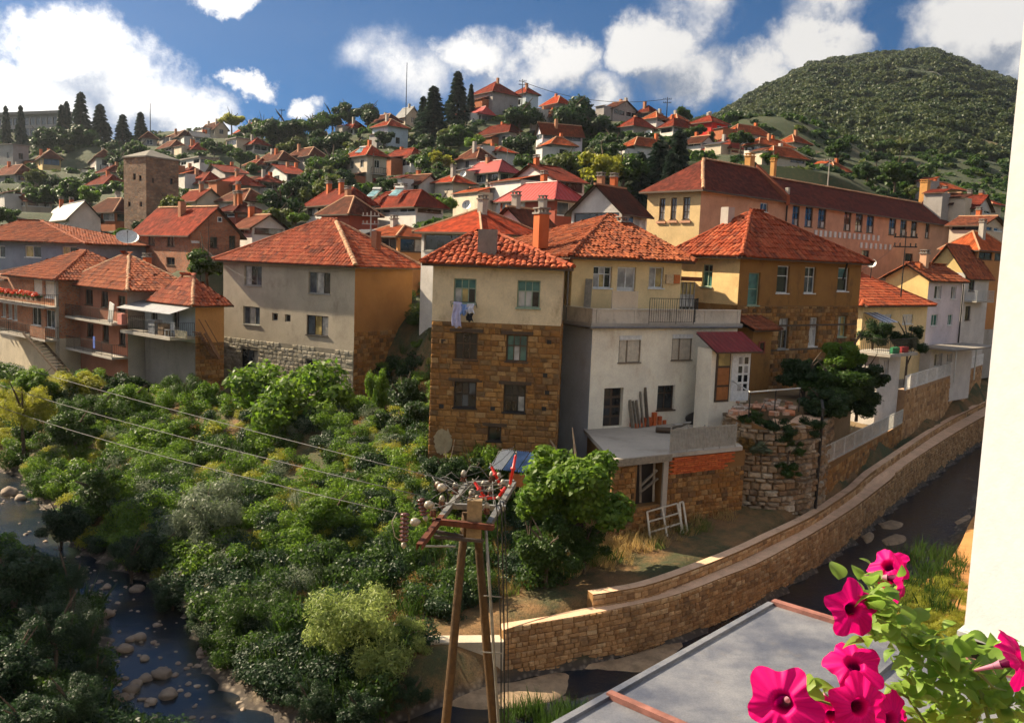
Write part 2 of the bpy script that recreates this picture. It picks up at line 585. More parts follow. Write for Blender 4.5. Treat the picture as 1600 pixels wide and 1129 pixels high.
# ---- roofs: planar slopes given as polygons in parent space
def slope_frame(poly):
    a, b_ = Vector(poly[0]), Vector(poly[1])
    u = (b_ - a).normalized()
    n = None
    for k in range(2, len(poly)):
        c = u.cross(Vector(poly[k]) - a)
        if c.length > 1e-6: n = c.normalized(); break
    if n.z < 0: n = -n
    s = n.cross(u).normalized()
    if s.z < 0: s = -s
    return a, u, s, n
def slope_uv(poly):
    a, u, s, n = slope_frame(poly)
    return [((Vector(p) - a).dot(u), (Vector(p) - a).dot(s)) for p in poly]
def inside2(poly, x, y):
    r = False
    for i in range(len(poly)):
        x1, y1 = poly[i]; x2, y2 = poly[i - 1]
        if (y1 > y) != (y2 > y) and x < (x2 - x1) * (y - y1) / (y2 - y1) + x1: r = not r
    return r
def tile_geo(b, poly, tw=.27, tl=.36, lift=.05, mi=0, jit=.012, gap=.0):
    """overlapping barrel tiles laid over one slope, eave edge first in poly"""
    a, u, s, n = slope_frame(poly)
    q = slope_uv(poly)
    u0, u1 = min(p[0] for p in q), max(p[0] for p in q)
    v1 = max(p[1] for p in q)
    prof = ((0, .0), (.25, .055), (.5, .07), (.75, .055), (1, .0))
    for j in range(int(v1 / tl) + 1):
        for i in range(int((u1 - u0) / tw) + 1):
            cu, cv = u0 + (i + .5) * tw, (j + .5) * tl
            if not inside2(q, cu, min(cv, v1 - .01)): continue
            if random.random() < gap: continue
            dx, dz, sk = random.gauss(0, jit), abs(random.gauss(0, jit)), random.gauss(0, jit)
            base = len(b.v)
            for (vv, hh) in ((-.06, lift), (tl + .05, .012)):
                for (t, h) in prof:
                    p = a + u * (cu + (t - .5) * tw * 1.02 + dx + sk * (vv / tl)) + s * (j * tl + vv) + n * (h + hh + dz)
                    b.v.append(tuple(p))
            for k in range(4):
                b.f.append((base + k, base + k + 1, base + 6 + k, base + 5 + k)); b.m.append(mi); b.uv.append(None)
            # front lip
            i0 = len(b.v)
            for (t, h) in prof:
                b.v.append(tuple(a + u * (cu + (t - .5) * tw * 1.02 + dx) + s * (j * tl - .06) + n * (dz + .0)))
            for k in range(4):
                b.f.append((i0 + k, i0 + k + 1, base + k + 1, base + k)); b.m.append(mi); b.uv.append(None)
CAPS = {}
def ridge_caps(parent, a, b_, mat, r=.13, ln=.4, name='ridge_tile'):
    """half-round cap tiles along a ridge or hip, each a piece"""
    key = (mat.name, r, ln)
    if key not in CAPS:
        m = MB()
        n = 6
        for k in range(n):
            t0, t1 = math.pi * k / n, math.pi * (k + 1) / n
            for (xa, xb, ra, rb) in ((0, ln * 1.08, r * 1.12, r * .95),):
                m.face([(xa, math.cos(t0) * ra, math.sin(t0) * ra), (xa, math.cos(t1) * ra, math.sin(t1) * ra), (xb, math.cos(t1) * rb, math.sin(t1) * rb), (xb, math.cos(t0) * rb, math.sin(t0) * rb)])
        m.face([(0, math.cos(math.pi * k / n) * r * 1.12, math.sin(math.pi * k / n) * r * 1.12) for k in range(n + 1)])
        CAPS[key] = m.mesh(name, mat)
    a, b_ = Vector(a), Vector(b_)
    d = b_ - a
    L_ = d.length
    d.normalize()
    y = Vector((0, 0, 1)).cross(d).normalized()
    z = d.cross(y)
    for k in range(int(L_ / ln)):
        p = a + d * (k * ln)
        o = link(name, CAPS[key], parent)
        o.matrix_local = Matrix(((d.x, y.x, z.x, p.x), (d.y, y.y, z.y, p.y), (d.z, y.z, z.z, p.z + .02), (0, 0, 0, 1))) @ Matrix.Rotation(random.gauss(0, .05), 4, 'Z')
def hip_slopes(x0, x1, y0, y1, ze, zr, hip=None, ridge_axis=None):
    """four slopes (eave edge first), ridge end points"""
    W, D = x1 - x0, y1 - y0
    ax = ridge_axis or ('x' if W >= D else 'y')
    if ax == 'x':
        h = D / 2 if hip is None else hip
        h = min(h, W / 2)
        ym = (y0 + y1) / 2
        r0, r1 = (x0 + h, ym, zr), (x1 - h, ym, zr)
        S = [[(x0, y0, ze), (x1, y0, ze), r1, r0], [(x1, y1, ze), (x0, y1, ze), r0, r1]]
        S += [[(x0, y1, ze), (x0, y0, ze), r0], [(x1, y0, ze), (x1, y1, ze), r1]]
    else:
        h = W / 2 if hip is None else hip
        h = min(h, D / 2)
        xm = (x0 + x1) / 2
        r0, r1 = (xm, y0 + h, zr), (xm, y1 - h, zr)
        S = [[(x0, y1, ze), (x0, y0, ze), r0, r1], [(x1, y0, ze), (x1, y1, ze), r1, r0]]
        S += [[(x0, y0, ze), (x1, y0, ze), r0], [(x1, y1, ze), (x0, y1, ze), r1]]
    return [[p for i, p in enumerate(s) if i == 0 or (Vector(p) - Vector(s[i - 1])).length > .01] for s in S], (r0, r1)
def roof_solid(b, slopes, th=.14, mi=0, emi=0):
    """slopes as a slab: top faces, underside and eave edges"""
    for s in slopes:
        q = slope_uv(s)
        b.face(s, mi, q)
        b.face([(p[0], p[1], p[2] - th) for p in s][::-1], emi)
        a, c = s[0], s[1]
        b.face([(a[0], a[1], a[2] - th), (c[0], c[1], c[2] - th), c, a], emi)
def chimney(parent, x, y, z0, z1, w=.5, d=.5, mat=None, cap=True, name='chimney', capmat=None):
    b = MB()
    b.box(x - w / 2, x + w / 2, y - d / 2, y + d / 2, z0, z1)
    o = b.build(name, mat or BRICK_RED, parent)
    if cap:
        c = MB()
        c.box(x - w / 2 - .07, x + w / 2 + .07, y - d / 2 - .07, y + d / 2 + .07, z1 + .003, z1 + .1)
        for (sx, sy) in ((-1, -1), (1, -1), (1, 1), (-1, 1)):
            c.box(x + sx * w * .38 - .05, x + sx * w * .38 + .05, y + sy * d * .38 - .05, y + sy * d * .38 + .05, z1 + .1, z1 + .28)
        c.box(x - w / 2 - .05, x + w / 2 + .05, y - d / 2 - .05, y + d / 2 + .05, z1 + .28, z1 + .35)
        c.build('chimney_cap', capmat or CONC_D, o)
    return o
BRICK_RED = plaster('red brick chimney', (.50, .13, .045), (.14, .05, .03), .4)

# ---- stonework: coursed rubble laid over a face, each stone a piece
STONE_SHAPES = {}
def weld(me, dist=1e-4):
    bm = bmesh.new(); bm.from_mesh(me)
    bmesh.ops.remove_doubles(bm, verts=bm.verts, dist=dist)
    bmesh.ops.recalc_face_normals(bm, faces=bm.faces)
    bm.to_mesh(me); bm.free()
def stone_mesh(mat, k):
    key = (mat.name, k)
    if key not in STONE_SHAPES:
        rs = random.Random(100 + k)
        b = MB()
        def j(a): return rs.uniform(-a, a)
        o = [(-.5 + j(.05), -.5 + j(.06)), (0 + j(.1), -.5 + j(.04)), (.5 + j(.05), -.5 + j(.06)), (.5 + j(.03), 0 + j(.1)), (.5 + j(.05), .5 + j(.06)), (0 + j(.1), .5 + j(.04)), (-.5 + j(.05), .5 + j(.06)), (-.5 + j(.03), 0 + j(.1))]
        inn = [(x * .80, y * .76) for x, y in o]
        hh = [1 + j(.25) for _ in o]
        for i in range(8):
            n = (i + 1) % 8
            b.face([(o[i][0], -.3, o[i][1]), (o[n][0], -.3, o[n][1]), (o[n][0], .35, o[n][1]), (o[i][0], .35, o[i][1])])
            b.face([(o[i][0], .35, o[i][1]), (o[n][0], .35, o[n][1]), (inn[n][0], hh[n], inn[n][1]), (inn[i][0], hh[i], inn[i][1])])
            b.face([(inn[i][0], hh[i], inn[i][1]), (inn[n][0], hh[n], inn[n][1]), (0, 1.15 + j(.1), 0)])
        me = b.mesh('stone', mat)
        weld(me)
        STONE_SHAPES[key] = me
    return STONE_SHAPES[key]
def course_cells(U, v0, v1, holes, hmin, hmax, wmin, wmax, seed, top=None, keep=1.0):
    rs = random.Random(seed)
    out = []
    v = v0
    while v < v1 - hmin * .4:
        h = min(rs.uniform(hmin, hmax), v1 - v)
        if v1 - v - h < hmin * .5: h = v1 - v
        u = 0.
        while u < U - .01:
            w = rs.uniform(wmin, wmax)
            if U - u - w < wmin * .6: w = U - u
            cells = [(u, u + w)]
            for hx in holes:
                if hx[1] < v + h * .75 and hx[1] + hx[3] > v + h * .25:
                    nx_ = []
                    for (a, b_) in cells:
                        l, r_ = hx[0], hx[0] + hx[2]
                        if b_ <= l or a >= r_: nx_.append((a, b_)); continue
                        if a < l - .06: nx_.append((a, l))
                        if b_ > r_ + .06: nx_.append((r_, b_))
                    cells = nx_
            for (a, b_) in cells:
                if top is not None and v + h / 2 > top((a + b_) / 2): continue
                if rs.random() < keep and b_ - a > .05: out.append((a, v, b_ - a, h))
            u += w
        v += h
    return out
def lay_stones(parent, F, cells, mat, proud=.05, limit=300, gap=.025, name='stone', rest='stonework'):
    """the largest stones as parts, whatever is past the limit joined as one part"""
    cells = sorted(cells, key=lambda c: -c[2] * c[3])
    rs = random.Random(len(cells))
    joined = MB()
    for i, (u, v, w, h) in enumerate(cells):
        k = rs.randrange(7)
        pr = proud * rs.uniform(.5, 1.3)
        M = F @ Matrix.Translation((u + w / 2, 0, v + h / 2)) @ Matrix.Rotation(rs.gauss(0, .02), 4, 'Y') @ Matrix.Diagonal((w - gap, pr, h - gap, 1))
        me = stone_mesh(mat, k)
        if i < limit:
            o = link(name, me, parent)
            o.matrix_local = M
        else:
            b0 = len(joined.v)
            joined.v += [tuple(M @ x.co) for x in me.vertices]
            for p in me.polygons:
                joined.f.append(tuple(b0 + q for q in p.vertices)); joined.m.append(0); joined.uv.append(None)
    if joined.f:
        # weld so that each stone is one loose piece
        me = joined.mesh(rest, mat)
        stuff(link(rest, me, parent))
def rails(b, pts, h, step=.13, bar=.014, rail=.025, low=.08, mi=0):
    """steel railing along a polyline: top and bottom rail, posts and thin balusters"""
    pts = [Vector(p) for p in pts]
    for a, c in zip(pts[:-1], pts[1:]):
        b.beam(a + Vector((0, 0, h)), c + Vector((0, 0, h)), rail * 1.6, rail, mi)
        b.beam(a + Vector((0, 0, low)), c + Vector((0, 0, low)), rail, rail, mi)
        n = max(1, int((c - a).length / step))
        for k in range(n + 1):
            p = a.lerp(c, k / n)
            b.beam(p + Vector((0, 0, low if k % 12 else 0)), p + Vector((0, 0, h - .01)), bar * (1.8 if k % 12 == 0 else 1), bar * (1.8 if k % 12 == 0 else 1), mi)

# ------------------------------------------------------------------ hillside houses, as read off the photograph
# left px, near-corner px, right px, ridge py, eave py, base py, distance, heading of the right-hand face, roof, wall, roof colour, label
HILL = [
 (26, 66, 94, 234, 246, 264, 188, 35, 'h', 'y', 'B', 'yellow hillside house with brown hip roof, beside the big white house at far left'),
 (97, 150, 166, 232, 245, 284, 192, 30, 'h', 'w', 'B', 'big white three storey hillside house at far left, brown hip roof'),
 (-12, 20, 24, 221, 226, 254, 196, 60, 'f', 'g', 'G', 'flat topped grey house cut by the left edge of the picture'),
 (-14, 26, 38, 257, 272, 290, 160, 50, 'h', 'g', 'B', 'low brown roofed house at the left edge below the flat grey one'),
 (150, 168, 178, 259, 268, 279, 165, 40, 'h', 'w', 'r', 'tiny white house with dark red roof just left of the stone tower'),
 (136, 166, 180, 274, 287, 301, 150, 45, 'h', 'w', 'r', 'small white house with red hip roof left of the tower, below the tiny one'),
 (17, 40, 66, 303, 313, 332, 128, 45, 'g', 'c', 'B', 'low shed house with brown roof above the white gabled house on the left'),
 (30, 108, 140, 317, 337, 352, 108, 35, 'G', 'w', 'G', 'low white gabled house with grey roof in front of the dark trees on the left'),
 (137, 180, 195, 307, 331, 356, 115, 50, 'h', 'b', 'B', 'unplastered brick house with brown roof hugging the left side of the tower'),
 (280, 312, 326, 236, 246, 262, 170, 40, 'f', 'w', 'G', 'plain white flat roofed house right of the tower top'),
 (272, 292, 303, 261, 272, 282, 156, 40, 'h', 'w', 'r', 'little white house with red hip roof touching the right side of the tower'),
 (276, 318, 342, 269, 286, 297, 140, 40, 'h', 'w', 'r', 'white house with red roof and porch right of the tower, mid height'),
 (315, 352, 364, 258, 268, 278, 150, 30, 'g', 'g', 'r', 'long low red roof house right of the tower above the porch house'),
 (276, 308, 333, 296, 310, 326, 118, 40, 'G', 'c', 'R', 'bright orange roofed house with cream gable right of the tower foot'),
 (332, 372, 402, 275, 288, 312, 128, 42, 'h', 'g', 'r', 'grey house with broad red roof right of the orange roofed gable'),
 (340, 384, 396, 295, 313, 330, 115, 48, 'h', 'w', 'B', 'white house with dark hip roof below the broad red roofed grey house'),
 (340, 368, 392, 315, 330, 352, 100, 45, 'h', 'r', 'r', 'dark red hip roofed house behind the brick gable house'),
 (366, 394, 416, 335, 352, 380, 88, 40, 'G', 'w', 'B', 'white gabled house with dark barge boards left of the grey stone block house'),
 (172, 222, 236, 206, 215, 231, 225, 30, 'h', 'g', 'B', 'brown roofed grey house on the left skyline behind the tower'),
 (238, 280, 293, 203, 213, 228, 222, 35, 'h', 'g', 'B', 'wide brown hip roofed house on the skyline above the tower'),
 (290, 304, 312, 206, 213, 226, 215, 30, 'g', 'g', 'G', 'narrow grey house on the skyline right of the tower top'),
 (310, 336, 348, 186, 199, 214, 240, 40, 'G', 'c', 'B', 'cream gabled house on the left skyline beside a round tree'),
 (360, 392, 402, 189, 198, 213, 238, 30, 'h', 'g', 'R', 'red roofed house on the left skyline right of the round tree'),
 (245, 268, 279, 220, 229, 241, 205, 40, 'h', 'g', 'B', 'small brown roofed house peeping over the tower top'),
 (282, 302, 311, 224, 233, 243, 195, 40, 'h', 'g', 'r', 'small red brown house above the plain white flat roofed house'),
 (352, 370, 379, 214, 216, 233, 198, 40, 'f', 'c', 'G', 'cream box house with flat roof on the left slope'),
 (377, 396, 407, 216, 225, 241, 196, 40, 'h', 'g', 'r', 'grey house with small red hip roof right of the cream box house'),
 (382, 402, 414, 247, 256, 274, 168, 40, 'h', 'r', 'R', 'red walled little house left of the dark roofs on the mid slope'),
 (398, 436, 452, 235, 250, 266, 165, 40, 'h', 'w', 'B', 'white house with two stepped brown roofs left of the big dark roof'),
 (445, 484, 502, 227, 243, 264, 170, 40, 'h', 'g', 'B', 'dark brown hip roofed house among trees on the mid left slope'),
 (406, 448, 462, 258, 270, 290, 150, 35, 'g', 'w', 'r', 'long white cottage with faded red roof on the mid left slope'),
 (396, 410, 418, 273, 283, 304, 138, 45, 'h', 'g', 'r', 'narrow grey house below the faded red roofed cottage'),
 (530, 552, 567, 189, 200, 215, 205, 40, 'h', 'w', 'r', 'small white house with red hip roof under the skyline trees'),
 (580, 606, 640, 186, 196, 230, 182, 42, 'h', 'u', 'R', 'pale blue three storey house with red roof below the radio mast'),
 (572, 606, 622, 173, 188, 200, 205, 40, 'h', 'c', 'B', 'cream house with brown roof behind the pale blue house'),
 (617, 634, 658, 163, 180, 197, 210, 40, 'G', 'c', 'G', 'cream gabled house with grey roof at the foot of the radio mast'),
 (540, 574, 587, 228, 242, 299, 140, 40, 'h', 'c', 'R', 'tall narrow cream house with red roof on the mid slope'),
 (594, 642, 657, 230, 246, 267, 155, 38, 'h', 'w', 'r', 'white house with wide brown red hip roof right of the tall narrow house'),
 (700, 752, 770, 167, 178, 195, 195, 38, 'm', 'g', 'M', 'low house with bright red sheet roof below the hilltop villa'),
 (744, 796, 809, 191, 206, 230, 175, 40, 'h', 'g', 'r', 'shaded house with red hip roof and deep porch below the red sheet roof'),
 (712, 746, 772, 230, 247, 272, 140, 40, 'h', 'w', 'B', 'white house with pointed dark roof behind the pink red hip roof'),
 (722, 780, 797, 247, 268, 294, 128, 38, 'h', 'c', 'M', 'cream house with pink red hip roof and satellite dish in mid town'),
 (752, 778, 787, 229, 236, 252, 150, 35, 'h', 'w', 'R', 'small white house with red roof right of the pointed dark roof'),
 (678, 708, 723, 272, 284, 302, 118, 42, 'h', 'c', 'R', 'small cream house with orange hip roof left of the pink red roof'),
 (622, 655, 683, 273, 285, 307, 120, 45, 'G', 'w', 'B', 'white gabled house with dark brown roof left of the small orange hip roof'),
 (702, 774, 794, 292, 316, 334, 102, 32, 'g', 'c', 'B', 'long low house with mossy brown roof in mid town'),
 (476, 540, 572, 295, 318, 348, 98, 35, 'h', 'w', 'r', 'brown red hip roofed house with open loft behind the grey stone block house'),
 (500, 546, 566, 306, 334, 352, 90, 45, 'h', 'r', 'B', 'dark pyramid roofed house close behind the grey stone block house'),
 (567, 650, 670, 297, 322, 345, 96, 38, 'h', 'w', 'r', 'house with two solar panels on its brown red hip roof'),
 (735, 770, 813, 128, 143, 174, 200, 40, 'h', 'g', 'r', 'hilltop villa with three chimneys and dark red hip roof'),
 (798, 822, 843, 137, 145, 169, 205, 40, 'h', 'u', 'r', 'pale hilltop house right of the villa with three chimneys'),
 (845, 872, 892, 150, 161, 187, 190, 35, 'h', 'g', 'R', 'red roofed house left of the great dark tree on the hilltop'),
 (845, 860, 873, 173, 181, 193, 180, 45, 'G', 'g', 'B', 'tiny gabled house below the red roofed house by the great tree'),
 (942, 958, 999, 149, 168, 185, 188, 40, 'G', 'g', 'B', 'grey gabled house with balcony right of the great hilltop tree'),
 (840, 848, 913, 190, 206, 244, 165, 18, 'g', 'p', 'O', 'tall pinkish white house with bright orange roof in mid hill'),
 (848, 862, 901, 214, 225, 252, 155, 25, 'h', 'w', 'O', 'white annex with orange hip roof in front of the tall pinkish house'),
 (995, 1014, 1033, 165, 175, 190, 190, 40, 'h', 'g', 'r', 'dark red hip roofed house on the right skyline'),
 (1005, 1026, 1042, 174, 184, 197, 180, 40, 'h', 'w', 'O', 'white house with orange roof in front of the dark red skyline roof'),
 (1040, 1058, 1072, 178, 187, 200, 182, 40, 'h', 'w', 'O', 'small orange roofed house beside the skyline electricity pole'),
 (1032, 1052, 1090, 186, 197, 214, 170, 35, 'h', 'w', 'r', 'white house with dark red roof and three windows on the right slope'),
 (970, 990, 1024, 184, 196, 214, 172, 38, 'h', 'g', 'r', 'grey house with covered terrace below the grey gabled house'),
 (1074, 1112, 1140, 181, 190, 212, 175, 40, 'h', 'R', 'r', 'bright red walled house on the right skyline'),
 (976, 992, 1054, 216, 227, 257, 145, 30, 'h', 'w', 'O', 'white house with orange hip roof above the tall conifers'),
 (1082, 1096, 1118, 213, 221, 236, 160, 40, 'G', 'w', 'B', 'white gabled house below the bright red walled one'),
 (1098, 1142, 1170, 216, 231, 247, 155, 38, 'h', 'c', 'r', 'cream house under broad red hip roof right of the conifers'),
 (1168, 1186, 1242, 217, 225, 242, 150, 28, 'h', 'w', 'O', 'white house with long orange roof on the right slope'),
 (1188, 1208, 1262, 230, 243, 260, 138, 30, 'h', 'c', 'O', 'cream house with dark garage opening right of the long orange roof'),
 (1134, 1152, 1208, 194, 207, 219, 168, 30, 'h', 'w', 'O', 'long red roofed house right of the bright red walled house'),
 (1224, 1240, 1268, 211, 222, 234, 165, 35, 'h', 'c', 'O', 'farthest right orange roofed house below the wooded mountain'),
 (1282, 1304, 1332, 254, 266, 277, 150, 35, 'h', 'c', 'O', 'low orange roofs behind the school ridge'),
 (1454, 1468, 1508, 285, 293, 308, 135, 30, 'h', 'y', 'O', 'red and yellow house right of the school chimney'),
 (1454, 1486, 1508, 302, 316, 332, 118, 40, 'G', 'o', 'B', 'dark gabled house close behind the school roof end'),
 (1497, 1524, 1551, 306, 323, 342, 118, 45, 'G', 'w', 'r', 'white gabled house right of the school roof end'),
 (1530, 1548, 1566, 309, 318, 334, 125, 40, 'h', 'c', 'R', 'small red roofed house at far right by the white pilaster'),
 (1508, 1534, 1572, 338, 350, 372, 100, 40, 'G', 'c', 'B', 'cream gabled house with dark roof at far right behind the terrace row'),
 (1508, 1528, 1580, 352, 390, 420, 88, 32, 'h', 'o', 'O', 'large orange tiled roof with one chimney at far right behind the terrace row'),
 (652, 752, 852, 327, 362, 470, 60, 50, 'h', 'w', 'R', 'white house with bright red hip roof close behind the narrow stone house'),
 (762, 827, 860, 325, 354, 400, 66, 52, 'g', 'w', 'B', 'white gable end with dark roof behind the narrow stone house roof'),
 (788, 872, 893, 252, 280, 312, 96, 32, 'g', 'w', 'r', 'white house with very broad ribbed red roof above the red walled house'),
 (778, 868, 896, 285, 311, 352, 82, 40, 'h', 'r', 'M', 'red walled house with bright red sheet hip roof in mid town'),
 (889, 972, 1016, 291, 328, 374, 72, 50, 'g', 'w', 'B', 'pinkish white gabled house with dark roof and large chimney left of the school'),
 (562, 622, 654, 352, 368, 410, 76, 40, 'h', 'o', 'O', 'low orange house tucked behind the right corner of the grey block house'),
]

# ------------------------------------------------------------------ river, ground, quay
def poly_xy(pts, z=0.):
    return [at_z(px, py, z).xy for px, py in pts]
QUAY_FOOT_PX = [(660, 1080), (785, 1062), (889, 1043), (971, 1025), (1054, 1002), (1122, 973), (1200, 935), (1322, 854), (1407, 782), (1491, 719), (1560, 674)]
inner = poly_xy([(-160, 700), (-60, 722), (30, 742), (70, 790), (110, 850), (160, 880), (225, 905), (295, 950), (312, 1002), (335, 1058), (410, 1112), (530, 1150), (640, 1125)])
quay_foot = poly_xy(QUAY_FOOT_PX)
outer = poly_xy([(1640, 690), (1560, 730), (1530, 775), (1480, 850), (1420, 960), (1330, 1080), (1150, 1200), (850, 1290), (500, 1270), (250, 1190), (150, 1100), (140, 1040), (165, 1000), (150, 955), (80, 915), (20, 880), (-40, 830), (-160, 780)])
WATER = inner + quay_foot[1:] + [Vector((64, 104)), Vector((76, 100))] + outer
def seg_dist(P, poly, closed=True):
    """distance of points P (n,2) to a polyline"""
    best = np.full(len(P), 1e9)
    n = len(poly)
    for i in range(n if closed else n - 1):
        a = np.array(poly[i]); b = np.array(poly[(i + 1) % n])
        ab = b - a
        t = np.clip(((P - a) @ ab) / max(1e-9, ab @ ab), 0, 1)
        d = np.linalg.norm(P - (a + t[:, None] * ab), axis=1)
        best = np.minimum(best, d)
    return best
def in_poly(P, poly):
    r = np.zeros(len(P), bool)
    n = len(poly)
    for i in range(n):
        x1, y1 = poly[i]; x2, y2 = poly[i - 1]
        c = (y1 > P[:, 1]) != (y2 > P[:, 1])
        with np.errstate(divide='ignore', invalid='ignore'):
            xx = (x2 - x1) * (P[:, 1] - y1) / (y2 - y1) + x1
        r ^= c & (P[:, 0] < xx)
    return r
CTRL = []
for h in HILL:
    p = at((h[0] + h[2]) / 2, h[5], h[6])
    CTRL.append((p.x, p.y, p.z - .5, 9.))
def ctl(px, py, Y, s=7.): 
    p = at(px, py, Y); CTRL.append((p.x, p.y, p.z, s))
def ctz(px, py, z, s=4.):
    p = at_z(px, py, z); CTRL.append((p.x, p.y, z, s))
for q in [(770, 708, 39.5), (700, 714, 39.3), (860, 708, 39.5), (350, 652, 69), (450, 668, 64), (555, 692, 60.5), (640, 700, 57), (650, 690, 48), (60, 592, 73), (150, 600, 72), (230, 606, 70), (320, 600, 69), (0, 590, 76)]:
    ctl(*q, 3.)
for q in [(100, 680, 1.5), (200, 720, 1.7), (300, 760, 1.6), (420, 760, 1.6), (400, 840, 1.3), (500, 900, 1.1), (560, 800, 1.7), (650, 850, 1.5), (600, 960, .9), (700, 960, 1.2), (760, 920, 1.6), (800, 860, 1.9), (870, 900, 1.9), (900, 840, 2.1), (960, 890, 1.9), (1020, 880, 2.0), (1080, 850, 2.1), (1120, 840, 2.2), (1180, 830, 2.2), (1240, 800, 2.2), (1330, 745, 2.1), (1400, 700, 2.2), (1460, 660, 2.3), (1500, 640, 2.3), (1430, 690, 2.2)]:
    ctz(*q)
for (x, y, z) in [(-60, 92, 8.5), (-40, 86, 8), (-25, 82, 7.6), (-12, 76, 7.4), (-3, 72, 7.3), (5, 68, 7.2), (14, 66, 7.5), (25, 68, 8.5), (36, 78, 10), (50, 92, 12), (-80, 110, 12), (-50, 105, 12), (-20, 98, 13), (0, 96, 13.5), (20, 94, 14), (40, 100, 14.5), (60, 112, 15), (75, 125, 16), (6, 42, 3.5), (9, 42.5, 3.5), (12, 44, 4.0), (14, 48, 4.5), (20, 52, 4.2), (28, 62, 2.6), (34, 68, 2.7), (40, 74, 2.7), (46, 82, 3), (58, 98, 6), (-30, 280, 51), (-100, 290, 50), (-160, 290, 49), (-230, 300, 46), (-250, 200, 28), (-200, 150, 18), (-150, 120, 12), (-120, 95, 6), (100, 150, 22), (150, 200, 34), (210, 260, 45), (60, 230, 52), (0, 250, 54), (20, 300, 52), (110, 250, 46), (-60, 360, 44), (80, 360, 40), (-250, 400, 40), (250, 400, 46), (-1000, 1200, 30), (1000, 1200, 40), (0, 1500, 30), (-900, 200, 25), (900, 200, 40), (-110, 60, 2.5), (-80, 62, 2.2), (-60, 40, 1.5), (-30, 20, 1.5), (-12, 12, 2), (0, 10, 2.5), (15, 15, 2.5), (25, 30, 2.5), (40, 50, 2.5), (70, 80, 4), (120, 100, 8), (0, -50, 4), (-100, -50, 4), (100, -50, 5)]:
    CTRL.append((x, y, z, 6.))
_C = np.array(CTRL)
def ground_many(P):
    P = np.asarray(P, float)
    num = np.zeros(len(P)); den = np.zeros(len(P))
    for (x, y, z, s) in _C:
        d2 = (P[:, 0] - x) ** 2 + (P[:, 1] - y) ** 2
        w = 1. / (d2 + (s * .6) ** 2) ** 2 * s ** 2
        num += w * z; den += w
    z = num / den
    near = (P[:, 1] < 130) & (np.abs(P[:, 0]) < 130)
    if near.any():
        Q = P[near]
        d = seg_dist(Q, WATER)
        ins = in_poly(Q, WATER)
        dq = seg_dist(Q, quay_foot, False)
        steep = dq < d + .4
        sl = np.where(steep, 2.2, .42)
        zn = np.minimum(z[near], .12 + sl * d)
        zn = np.where(ins, -.12 - np.minimum(d * .12, .35), zn)
        z[near] = zn
    return z
def ground(x, y):
    return float(ground_many([(x, y)])[0])

def build_ground():
    def spaced(marks):
        out = [marks[0][0]]
        for (a, st), (b, _s) in zip(marks[:-1], marks[1:]):
            n = max(1, round((b - a) / st))
            out += [a + (b - a) * (k + 1) / n for k in range(n)]
        return out
    xs = spaced([(-4000, 1500), (-1000, 150), (-330, 12), (-110, 4), (-50, 1.1), (50, 4), (110, 12), (330, 150), (1000, 1500), (4000, 1)])
    ys = spaced([(-600, 200), (-20, 8), (12, .9), (75, 2.2), (140, 5), (300, 12), (480, 120), (1000, 1000), (5000, 1)])
    X, Y = np.meshgrid(xs, ys)
    P = np.stack([X.ravel(), Y.ravel()], 1)
    Z = ground_many(P)
    nearw = (P[:, 1] < 110) & (np.abs(P[:, 0]) < 110) & (Z > .25)
    for i in np.nonzero(nearw)[0]:
        Z[i] += .16 * mnoise.noise(Vector((P[i, 0] * .5, P[i, 1] * .5, 0)))
    far = P[:, 1] > 90
    for i in np.nonzero(far & (np.abs(P[:, 0]) < 350))[0]:
        Z[i] += 1.2 * mnoise.noise(Vector((P[i, 0] * .05, P[i, 1] * .05, 3)))
    nx, ny = len(xs), len(ys)
    v = np.concatenate([P, Z[:, None]], 1)
    idx = np.arange(nx * ny).reshape(ny, nx)
    f = np.stack([idx[:-1, :-1], idx[:-1, 1:], idx[1:, 1:], idx[1:, :-1]], -1).reshape(-1, 4)
    me = bpy.data.meshes.new('ground')
    me.from_pydata(v.tolist(), [], f.tolist())
    me.polygons.foreach_set('use_smooth', [True] * len(f))
    m, nt, N, L, bs = _nodes('earth and dry grass')
    p = _pos(nt)
    sz = N.new('ShaderNodeSeparateXYZ')
    L.new(p, sz.inputs[0])
    slope_g = _mix(nt, _range(nt, _noise(nt, .12, 6, .7, p), .5, .72), (.028, .045, .014), (.10, .075, .035))
    c = _mix(nt, _range(nt, _noise(nt, .35, 6, .7, p), .4, .62), (.055, .065, .022), (.24, .13, .05))
    c = _mix(nt, _range(nt, sz.outputs[2], 6., 11.), c, slope_g)
    c = _mix(nt, _range(nt, _noise(nt, 2.2, 6, .7, p), .45, .7, 0, .55), c, (.10, .07, .03))
    c = _scale(nt, c, _range(nt, _noise(nt, 22, 4, .7, p), .25, .75, .6, 1.3))
    # wet gravel near the water level
    wet = _range(nt, sz.outputs[2], .05, .55, 1, 0)
    peb = N.new('ShaderNodeTexVoronoi')
    peb.inputs['Scale'].default_value = 5.
    L.new(p, peb.inputs['Vector'])
    gcol = _mix(nt, _range(nt, peb.outputs['Distance'], .0, .6), (.26, .21, .16), (.07, .055, .045))
    c = _mix(nt, wet, c, gcol)
    L.new(c, bs.inputs['Base Color'])
    bs.inputs['Roughness'].default_value = .95
    _bump(nt, bs, _noise(nt, 6, 8, .75, p), .8, .15)
    me.materials.append(m)
    struct(link('ground', me))
build_ground()

